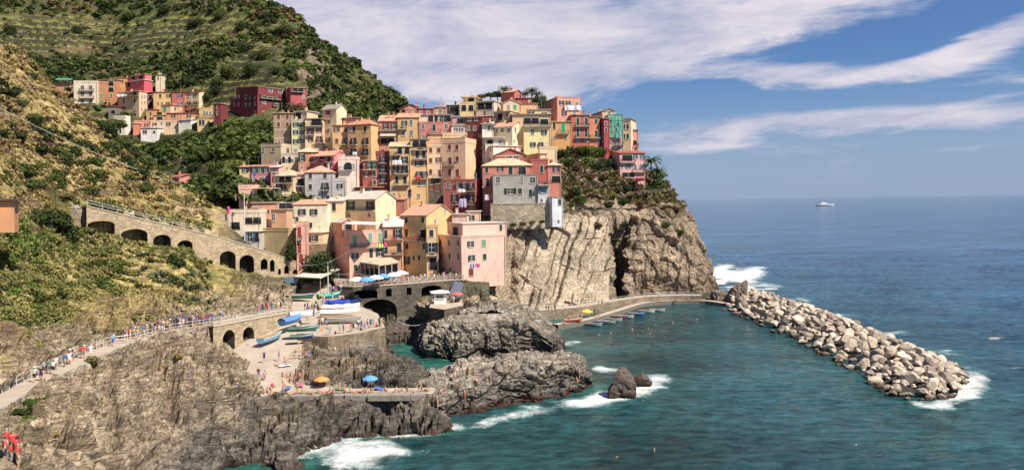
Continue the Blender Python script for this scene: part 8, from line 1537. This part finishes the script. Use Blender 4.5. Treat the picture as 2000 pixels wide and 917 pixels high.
def shrub_mass(name, pts, mats, pick, leaves, size, kindlabel):
    """ONE object of uncountable scrub: pts (n, x y z r h)"""
    libs = [leafcloud(leaves, 1, 1, 0.8, size, 900+i, lumps=4) for i in range(6)]; VV = []; FF = []; MM = []; off = 0
    for i, (x, y, z, r, h) in enumerate(pts):
        V, F = libs[i % 6]; a = i*2.4; c, s = math.cos(a), math.sin(a); q = np.stack([(V[:, 0]*c-V[:, 1]*s)*r+x, (V[:, 0]*s+V[:, 1]*c)*r+y, (V[:, 2]+0.5)*h+z], 1)
        VV.append(q); FF.append(F+off); off += len(V); MM.append(np.full(len(F), pick[i]))
    me = npmesh(name, np.concatenate(VV), np.concatenate(FF), mats, np.concatenate(MM)); o = link(name, me); tag(o, kindlabel, None, None, 'stuff'); return o
def terr_at(px, py, D0=None, lo=38, hi=262):
    """first hit of the near ground along a photo ray"""
    t, s = ts(px, py); Ds = np.exp(np.linspace(math.log(lo), math.log(hi), 260)); z, _, _, _ = near_z(t*Ds, Ds); ray = HC+s*Ds; k = np.nonzero(z > ray)[0]
    if len(k) == 0: return None
    D = Ds[k[0]]; return Vector((t*D, D, float(z[k[0]])))
def far_at(px, py):
    t, s = ts(px, py); Ds = np.exp(np.linspace(math.log(212), math.log(520), 260)); z, _, _ = far_z(t*Ds, Ds); k = np.nonzero(z > HC+s*Ds)[0]
    if len(k) == 0: return None
    D = Ds[k[0]]; return Vector((t*D, D, float(z[k[0]])))
def head_at(px, py):
    t, s = ts(px, py); V = HV.reshape(-1, 3); q = V[:, 0]/V[:, 1]-t, (V[:, 2]-HC)/V[:, 1]-s; d = q[0]**2+q[1]**2; k = np.argsort(d)[:6]; k = k[np.argmin(V[k, 1])]; return Vector(V[k])
def build_veg():
    r = np.random.RandomState(3)
    # --- macchia over the far hillside
    nr, nc, _ = FV.shape; M_ = 9000; pts = []; pick = []
    ii = r.randint(2, nr-2, 60000); jj = r.randint(2, nc-2, 60000)
    rowsel = FFR[ii, jj]; tm = FM[ii, jj]; cr = FCR[ii, jj]; P3 = FV[ii, jj]; px = 1000+FP*P3[:, 0]/P3[:, 1]; py = YH-FP*(P3[:, 2]-HC)/P3[:, 1]
    clump = fbm(P3, 16.0, 4, 201)
    for k in range(60000):
        if len(pts) >= M_: break
        if px[k] < -60 or px[k] > 860 or py[k] < -60 or py[k] > 400: continue
        if 440 < px[k] < 605 and 150 < py[k] < 236 and P3[k, 1] < 345: continue
        if 95 < px[k] < 425 and 140 < py[k] < 262 and P3[k, 1] < 347 and r.rand() < .7: continue
        if cr[k] > 0.5 and r.rand() < 0.6: continue
        if tm[k] > 0.35 and r.rand() > (0.15+0.6*(clump[k] > 0.12)): continue
        s = (0.8+1.9*r.rand()**2)*(1.35 if tm[k] < .35 else 0.8)
        if (P3[k, 1] < 330) and tm[k] > .3: s *= .8
        pts.append((P3[k, 0], P3[k, 1], P3[k, 2]-0.4*s, s*1.15, s)); c = clump[k]+r.normal()*0.2
        pick.append(0 if c > 0.12 else (1 if c > -0.2 else (2 if r.rand() < .35 else 3 if py[k] < 90 else 1)))
    shrub_mass('hillside_scrub', pts, [F_DARK, F_MID, F_BRIGHT, F_BROWN], pick, 42, 0.26, 'dense dark green scrub covering the terraced hillside')
    # vine rows along the terrace lips
    pts = []; pick = []
    for k in range(60000):
        if len(pts) > 2600: break
        if tm[k] > 0.4 and 0.45 < rowsel[k] < 0.64 and -60 < px[k] < 620 and 0 < py[k] < 380: pts.append((P3[k, 0], P3[k, 1], P3[k, 2]-0.1, 1.3, .55)); pick.append(0 if r.rand() < .6 else 1)
    if pts: shrub_mass('vine_rows', pts, [F_OLIVE, F_BRIGHT], pick, 30, 0.24, 'yellow green vines along the edges of the terraces')
    # --- trees one can tell apart beyond the village
    spots = [(150, 60, 5), (250, 35, 6), (320, 20, 7), (380, 45, 6), (430, 30, 6), (470, 55, 6.5), (520, 35, 6), (555, 60, 6), (480, 95, 6), (430, 110, 6), (515, 110, 6), (565, 100, 5), (395, 130, 5), (445, 145, 6), (490, 140, 6), (540, 140, 5), (425, 165, 5), (370, 160, 4), (330, 165, 4),
             (605, 55, 3.4), (575, 20, 4), (540, 12, 4), (500, 3, 4), (640, 110, 4), (660, 150, 4), (700, 170, 4), (690, 200, 4), (730, 205, 4), (640, 185, 3.5), (665, 215, 3), (760, 225, 3.5), (720, 235, 3), (690, 240, 3), (205, 150, 3.5), (350, 180, 3.2), (407, 190, 4), (425, 182, 4), (585, 215, 4), (560, 210, 3.5), (620, 225, 3), (60, 110, 4), (20, 60, 5)]
    for i, (x, y, s) in enumerate(spots):
        p = far_at(x, y+s*1.6)
        if p is None: continue
        where = 'on the upper hillside' if y < 80 else ('on the ridge flank behind the village' if x > 600 else 'among the terraces above the villages')
        p.z -= .6; tree('hillside_tree', p, s*.8, s*1.0, [F_DARK, F_MID, F_DARK][i % 3], 'rounded %s green tree %s' % (['dark', 'mid', 'dark'][i % 3], where), 'tree', 'trees '+where)
    val = [(300, 285, 3), (330, 275, 3.5), (365, 262, 3.6), (395, 268, 4), (420, 262, 4), (445, 268, 3.0), (395, 300, 4), (430, 292, 3.5), (460, 300, 4), (490, 290, 4), (500, 315, 4), (465, 325, 4), (420, 325, 3.4), (380, 330, 3.4), (345, 305, 3), (395, 350, 3.6), (375, 365, 3), (440, 345, 3), (310, 262, 2.5), (345, 255, 2.5), (505, 275, 3.5), (515, 250, 3), (480, 275, 3), (410, 385-12, 2.5), (385, 310, 3), (520, 340, 3)]
    for i, (x, y, s) in enumerate(val):
        p = far_at(x, y+s*1.8)
        if p is None: continue
        p.z -= .8; tree('valley_tree', p, s, s*1.1, [F_MID, F_DARK, F_BRIGHT][i % 3], 'leafy %s green tree in the valley between the two villages' % ['mid', 'dark', 'bright'][i % 3], 'tree', 'trees in the valley between the two villages')
    # --- dry slope on the left
    pts = []; pick = []; n = 0
    xs = r.uniform(-30, 440, 16000); ys = r.uniform(90, 650, 16000)
    T, S = np.array([ts(a, b) for a, b in zip(xs, ys)]).T; Ds = np.exp(np.linspace(math.log(45), math.log(215), 90))
    hit = np.full(len(xs), -1.0); hz = np.zeros(len(xs))
    for D in Ds:
        z = NZI(T*D, np.full(len(T), D)); m = (hit < 0) & (z > HC+S*D); hit[m] = D; hz[m] = z[m]
    pa = np.array([tuple(q) for q in PATH]); va = np.array([tuple(q) for q in VIA]); X = T*hit; d1, _ = polydist(X, hit, pa); d2, _ = polydist(X, hit, va)
    cl = fbm(np.stack([X, hit, hz], 1), 9.0, 4, 211); ok = (hit > 0) & (d1 > 2.6) & (d2 > 2.6) & (hz > 11) & (hit < 205)
    edge = (X/hit > -0.395)
    for k in np.nonzero(ok & ~edge)[0]:
        g = cl[k]; s = hit[k]/130.0; low = ys[k] > 430
        if hz[k] > 31 and (hz[k]/2.6) % 1 > .58 and r.rand() < .85: continue
        if abs(g) < .045 and r.rand() < .8: continue
        if g > 0.22 and r.rand() < .35: pts.append((X[k], hit[k], hz[k]-.1, .9*s+.3, .7*s+.3)); pick.append(1 if r.rand() < .6 else 2)
        elif r.rand() < (.75 if low else .6): pts.append((X[k], hit[k], hz[k]-.15, (.55+.4*r.rand())*s+.15, (.4+.35*r.rand())*s+.1)); pick.append((4 if r.rand() < .5 else (1 if r.rand() < .6 else 2)) if low else (0 if r.rand() < .75 else 3))
        if len(pts) > 6500: break
    shrub_mass('slope_grass', pts, [F_DRY, F_OLIVE, F_MID, F_BROWN, F_YEL], pick, 40, 0.17, 'dry golden grass and low scrub over the slope on the left')
    def slope(name, lab, x, y, R_, H_, mat, n=700, cat='bush', group=None):
        p = terr_at(x, y)
        if p is None: return
        if group:
            sz = 'big ' if R_ > 2.0 else ('small ' if R_ < 1.4 else ''); bd = ', at the far left' if x < 90 else (', left of centre' if x < 190 else ', towards the village'); sz = '' if lab.startswith('large') else sz; lab = sz+lab.replace('scattered over', 'on').replace(' on the slope over the lower cliff path', ' over the lower path').replace(' on the slope below', ' below').replace('halfway up the slope above the cliff path', 'halfway up the slope')+bd; group = group+bd+' '+sz
        p.z -= .2*H_; tree(name, p, R_, H_, mat, lab, cat, group, n, trunk=H_ > 2)
    slope('evergreen_bush', 'big dark green evergreen bush to the left of the viaduct', 92, 445, 4.6, 5.0, F_DARK); slope('evergreen_bush', 'second dark bush merging into the big one above the viaduct start', 128, 468, 3.4, 3.2, F_DARK); slope('evergreen_bush', 'dark bush above the big evergreen by the wall', 60, 372, 3.0, 2.6, F_MID)
    for i, (x, y) in enumerate([(15, 470), (40, 455), (28, 500), (5, 520), (55, 490)]): slope('cane_clump', 'bright green cane clump below the orange hut', x, y, 2.4, 3.2, F_BRIGHT, group='cane clumps below the orange hut')
    for i, (x, y, s) in enumerate([(60, 560, 2), (110, 540, 2.2), (160, 590, 1.8), (90, 620, 1.7), (30, 600, 2), (180, 540, 1.8), (40, 660, 1.6), (210, 560, 1.6), (130, 640, 1.4), (200, 610, 1.4), (70, 680, 1.2), (150, 520, 2), (20, 560, 1.8)]): slope('broom_bush', 'large pale broom bush halfway up the slope above the cliff path', x, y, s, s*.9, F_YEL if i % 3 else F_OLIVE, group='large pale broom bushes halfway up the slope')
    for i, (x, y, s) in enumerate([(215, 265, 3.5), (240, 285, 3.6), (262, 305, 3.4), (285, 325, 3.2), (250, 325, 3), (220, 300, 3.2), (275, 345, 2.8), (235, 250, 3), (195, 250, 2.6), (262, 335, 2.8)]): slope('slope_tree', 'dark green tree on the brow of the dry slope', x, y, s, s, [F_DARK, F_MID][i % 2], cat='tree', group='trees in the gully on the brow of the dry slope')
    for i, (x, y, s) in enumerate([(40, 210, 2), (90, 270, 1.8), (60, 240, 1.8), (120, 290, 1.6), (20, 250, 1.8), (140, 240, 1.6), (170, 345, 1.6), (100, 355, 1.8), (200, 370, 1.4), (240, 380, 1.3), (20, 330, 2), (80, 330, 2), (310, 395, 1.6), (340, 392, 2), (370, 395, 2), (395, 398, 1.8), (350, 425, 1.6), (320, 410, 1.3)]): slope('green_shrub', 'low green shrub on the dry terraced slope', x, y, s, s*.8, [F_MID, F_OLIVE, F_BRIGHT][i % 3], group='low green shrubs on the dry terraced slope')
    slope('evergreen_bush', 'round dark green bush among the agaves below the viaduct arches', 345, 520, 2.6, 2.8, F_DARK)
    rb = random.Random(5)
    for i in range(70):
        x, y = rb.uniform(-5, 235), rb.uniform(425, 630); s = rb.uniform(1.0, 2.4)
        if x > 150 and y > 590: continue
        slope('broom_bush', '%s broom bush on the slope %s' % (['yellow green', 'olive', 'bright green', 'mid green'][i % 4], 'below the first viaduct arches' if x > 120 else 'over the lower cliff path'), x, y, s, s*.8, [F_YEL, F_OLIVE, F_BRIGHT, F_MID][i % 4], group='%s broom bushes on the slope %s' % (['yellow green', 'olive', 'bright green', 'mid green'][i % 4], 'below the first viaduct arches' if x > 120 else 'over the lower cliff path'))
    for i in range(52):
        x, y = rb.uniform(0, 300), rb.uniform(290, 385) if i % 2 else rb.uniform(150, 300)
        if y < 85+x*.85+20: continue
        s = rb.uniform(1.3, 3.3); slope('dark_shrub', '%s green shrub scattered over the dry slope %s' % (['dark', 'mid'][i % 2], 'just above the viaduct' if y > 290 else 'near its brow'), x, y, s, s*.8, [F_DARK, F_MID][i % 2], group='%s green shrubs over the dry slope %s' % (['dark', 'mid'][i % 2], 'just above the viaduct' if y > 290 else 'near its brow'))
    # agaves
    key = MB(); rr = random.Random(9)
    for k in range(34):
        a = rr.uniform(0, 6.28); e = rr.uniform(.25, 1.35); L_ = rr.uniform(.8, 1.15); d = Vector((math.cos(a)*math.cos(e), math.sin(a)*math.cos(e), math.sin(e))); sd_ = Vector((-math.sin(a), math.cos(a), 0))*.085; up = Vector((0, 0, .05))
        p0 = d*.08; p1 = d*L_*.5+Vector((0, 0, .06)); p2 = d*L_+Vector((0, 0, -.12*math.cos(e))); key.poly([p0-sd_*.7, p0+sd_*.7, p1+sd_, p1-sd_]); key.poly([p1-sd_, p1+sd_, p2]); key.poly([p0-sd_*.7+up, p1-sd_+up, p1+sd_+up, p0+sd_*.7+up])
    am = key.mesh('m_agave', [F_AGAVE])
    for i, (x, y) in enumerate([(205, 482), (222, 490), (232, 486), (272, 508), (285, 502), (300, 515), (280, 530), (312, 545), (325, 560), (300, 545), (340, 550), (355, 560), (372, 548), (362, 572), (380, 570), (392, 580), (350, 585), (405, 585), (378, 590), (412, 595)]):
        p = terr_at(x, y)
        if p: o = link('agave', am, None, p, (0, 0, i*1.3)); s = 1.5+.5*((i*7) % 5)/5; o.scale = (s, s, s*.9); tag(o, 'spiky blue green agave on the rocks below the viaduct arches' if i > 2 else 'spiky blue green agave at the foot of the first viaduct arch', 'agave', 'agaves below the viaduct arches' if i > 2 else 'agaves at the first viaduct arch')
    # foreground corner
    for i, (x, y, s, m) in enumerate([(50, 800, 1.5, F_MID), (75, 795, 1.3, F_MID), (95, 785, 1.1, F_BRIGHT), (60, 830, 1.3, F_BRIGHT), (85, 845, 1.1, F_YEL), (110, 850, .9, F_YEL), (40, 770+45, 1.2, F_DARK), (180, 715, 1.1, F_OLIVE), (190, 735, .9, F_YEL), (350, 700, .8, F_YEL)]): slope('leafy_bush', 'leafy %s green bush seaward of the cliff path' % ['mid', 'bright', 'yellow', 'dark', 'olive'][[F_MID, F_BRIGHT, F_YEL, F_DARK, F_OLIVE].index(m)], x, y, s, s*.9, m, 900, group='bushes on the seaward side of the cliff path')
    # around the houses
    def at(name, lab, p, R_, H_, m, cat='tree', group=None): tree(name, p, R_, H_, m, lab, cat, group, 900)
    at('fig_tree', 'dark leafy tree between the coral house and the pink waterfront house', P(632, 545, 181), 4.6, 6.4, F_DARK); at('fig_tree', 'second dark tree behind the boat shelter', P(610, 540, 186), 3.6, 5.5, F_DARK)
    at('climbing_ivy', 'dark ivy bush climbing the side of the olive blank walled house', P(566, 508, 184), 1.8, 5.0, F_DARK, 'bush'); at('house_tree', 'dark tree against the end wing of the big red house', P(580, 228, 297), 4.6, 6, F_BROWN)
    at('orange_tree', 'dark green tree in front of the magenta pink house', P(500, 368, 217), 2, 1.6, F_DARK, 'bush'); at('hedge_bush', 'dark clipped hedge left of the salmon flat roofed house', P(425, 388, 206), 3.2, 1.8, F_DARK, 'bush')
    # crest palms
    pm = MB()
    for k in range(26):
        a = k*2.4; e = .2+1.1*((k*5) % 7)/7; pr = Vector((0, 0, 0)); 
        for j in range(5):
            e2 = e-j*.33; d = Vector((math.cos(a)*math.cos(e2), math.sin(a)*math.cos(e2), math.sin(e2)))*.27; sd_ = Vector((-math.sin(a), math.cos(a), 0))*(.13-.02*j); n_ = pr+d; pm.poly([pr-sd_, pr, n_, n_-sd_*.8-Vector((0, 0, .06))]); pm.poly([pr, pr+sd_, n_+sd_*.8-Vector((0, 0, .06)), n_]); pr = n_
    for i, (x, y) in enumerate([(968, 442), (985, 446), (1003, 442), (1022, 440), (1040, 438), (1058, 436)]): at('wall_shrub', 'straggly shrub at the foot of the stone bastion', P(x, y, 204), 1.3, 1.1, [F_BROWN, F_OLIVE, F_MID][i % 3], 'bush', 'shrubs at the foot of the stone bastion')
    pme = pm.mesh('m_fronds', [F_MID])
    for x, yb, D, s, h, lab in [(986, 196, 262, 2.2, 3.6, 'palm behind the red crest cube'), (1039, 205, 262, 2.4, 4.6, 'tallest palm on the crest'), (1050, 205, 263, 2.0, 3.6, 'shorter palm beside the tallest crest palm'), (1026, 200, 262, 1.8, 2.8, 'small palm right behind the red crest cube'), (1272, 350, 250, 3.4, 5.6, 'shaggy yellow green palm at the edge of the headland'), (1283, 360, 252, 3.0, 4.0, 'lower shaggy palm at the edge of the headland')]:
        p = P(x, yb, D); o = empty('palm_tree', p, x, lab, 'palm'); t = MB(); t.tube([(0, 0, -1), (.05, 0, h*.5), (0, 0, h)], [.28, .2, .24], 8); t.build('trunk', [BARK], o); f = link('fronds', pme, o, (0, 0, h)); f.scale = (s, s, s); f2 = link('fronds', pme, o, (0, 0, h-.15), (0, 0, 1.2)); f2.scale = (s*.9, s*.9, s*.7)
    for i, (x, y, D, R_, H_, m, lab) in enumerate([(940, 192, 262, 2.6, 1.6, F_BROWN, 'dark hedge on the ridge behind the tan canopy'), (958, 190, 262, 2.6, 1.8, F_DARK, 'dark hedge on the ridge behind the open carport'), (972, 190, 262, 2.2, 2.4, F_DARK, 'dark bush on the ridge left of the red cube'), (1050, 212, 258, 2.6, 4, F_DARK, 'dark tree between the crest cube and the rose pink house'), (1062, 205, 258, 1.6, 3.6, F_MID, 'thin tree beside the big rose pink house')]): at('ridge_bush', lab, P(x, y, D), R_, H_, m, 'bush')
    hb = [(1098, 300, 3.2, F_DARK), (1115, 292, 3.2, F_DARK), (1135, 296, 3.4, F_MID), (1155, 300, 3.6, F_BRIGHT), (1172, 300, 3.4, F_MID), (1148, 318, 3.0, F_BRIGHT), (1165, 325, 3.0, F_DARK), (1185, 318, 2.8, F_DARK), (1110, 318, 2.8, F_DARK), (1128, 330, 2.4, F_BROWN), (1180, 345, 2.4, F_BROWN), (1150, 345, 2.2, F_BROWN), (1125, 375, 2.4, F_DARK), (1135, 390, 2.2, F_MID), (1200, 300, 2.2, F_BROWN),
          (1205, 372, 2.0, F_BROWN), (1225, 368, 2.0, F_DARK), (1245, 372, 2.0, F_BROWN), (1270, 370, 2.4, F_DARK), (1285, 362, 3.2, F_MID), (1292, 345, 2.8, F_BRIGHT), (1278, 345, 3, F_MID), (1215, 395, 2, F_DARK), (1250, 400, 2, F_BROWN), (1190, 400, 2, F_DARK), (1220, 440, 1.8, F_DARK), (1300, 440, 1.8, F_MID), (1170, 440, 1.8, F_BROWN), (1200, 470, 1.6, F_MID), (1115, 400, 1.8, F_MID), (1240, 430, 1.8, F_BROWN), (1330, 455, 1.6, F_MID), (1320, 410, 1.8, F_BROWN)]
    for i, (x, y, s, m) in enumerate(hb):
        p = head_at(x, y+s*2); where = 'on the garden slope under the orange houses' if y < 360 and x < 1210 else ('around the terrace of the pink villa' if y < 380 else 'on the dry ledges of the headland'); cn = {F_DARK: 'dark green', F_MID: 'mid green', F_BRIGHT: 'bright green', F_BROWN: 'brownish'}[m]
        p.y -= .4; tree('headland_bush', p, s, s*1.0, m, '%s bush %s' % (cn, where), 'bush', '%s bushes %s' % (cn, where), 700, trunk=False)
    p = head_at(1252, 352); tree('bougainvillea', P(1248, 353, 243), 2.6, 1.0, foliage('bougainvillea_flowers', (0.42, 0.04, 0.12), .3), 'crimson bougainvillea spilling over the terrace of the pink villa', 'bush', None, 700, False)
    # scrub on the upper headland
    V = HV[20:150, 40:560].reshape(-1, 3); sel = r.randint(0, len(V), 5200); pts = []; pick = []
    for k in sel:
        x, y, z = V[k]
        if z < (17 if 1000+FP*x/y > 1230 else 25) or (1000+FP*x/y < 1085 and z > 30): continue
        s = .35+.5*r.rand(); pts.append((x, y-.1, z-.1, s*1.2, s)); pick.append(r.choice([0, 0, 1, 2, 3, 0, 4]))
    shrub_mass('headland_scrub', pts, [F_BROWN, F_DRY, F_OLIVE, F_DARK, F_MID], pick, 24, 0.26, 'reddish brown and olive scrub over the upper headland')
def setup_nzi():
    """quick look-up of the near ground"""
    global NZI
    gx = np.arange(-190, 30, 1.0); gy = np.arange(36, 262, 1.0); GX, GY = np.meshgrid(gx, gy); Z, _, _, _ = near_z(GX, GY)
    def f(x, y):
        i = np.clip((x-gx[0]), 0, len(gx)-1.01); j = np.clip((y-gy[0]), 0, len(gy)-1.01); a = i.astype(int); b = j.astype(int); u = i-a; v = j-b
        return Z[b, a]*(1-u)*(1-v)+Z[b, a+1]*u*(1-v)+Z[b+1, a]*(1-u)*v+Z[b+1, a+1]*u*v
    NZI = f
setup_near(); setup_nzi()
NV, NSH = build_near()
FV, FM, FCR, FFR = build_far()
HV = build_headland()
build_sea()
build_walls(); build_bits(); build_laundry(); build_rocks()
build_veg()
build_boats(); build_clutter(); build_parasols(); build_people()
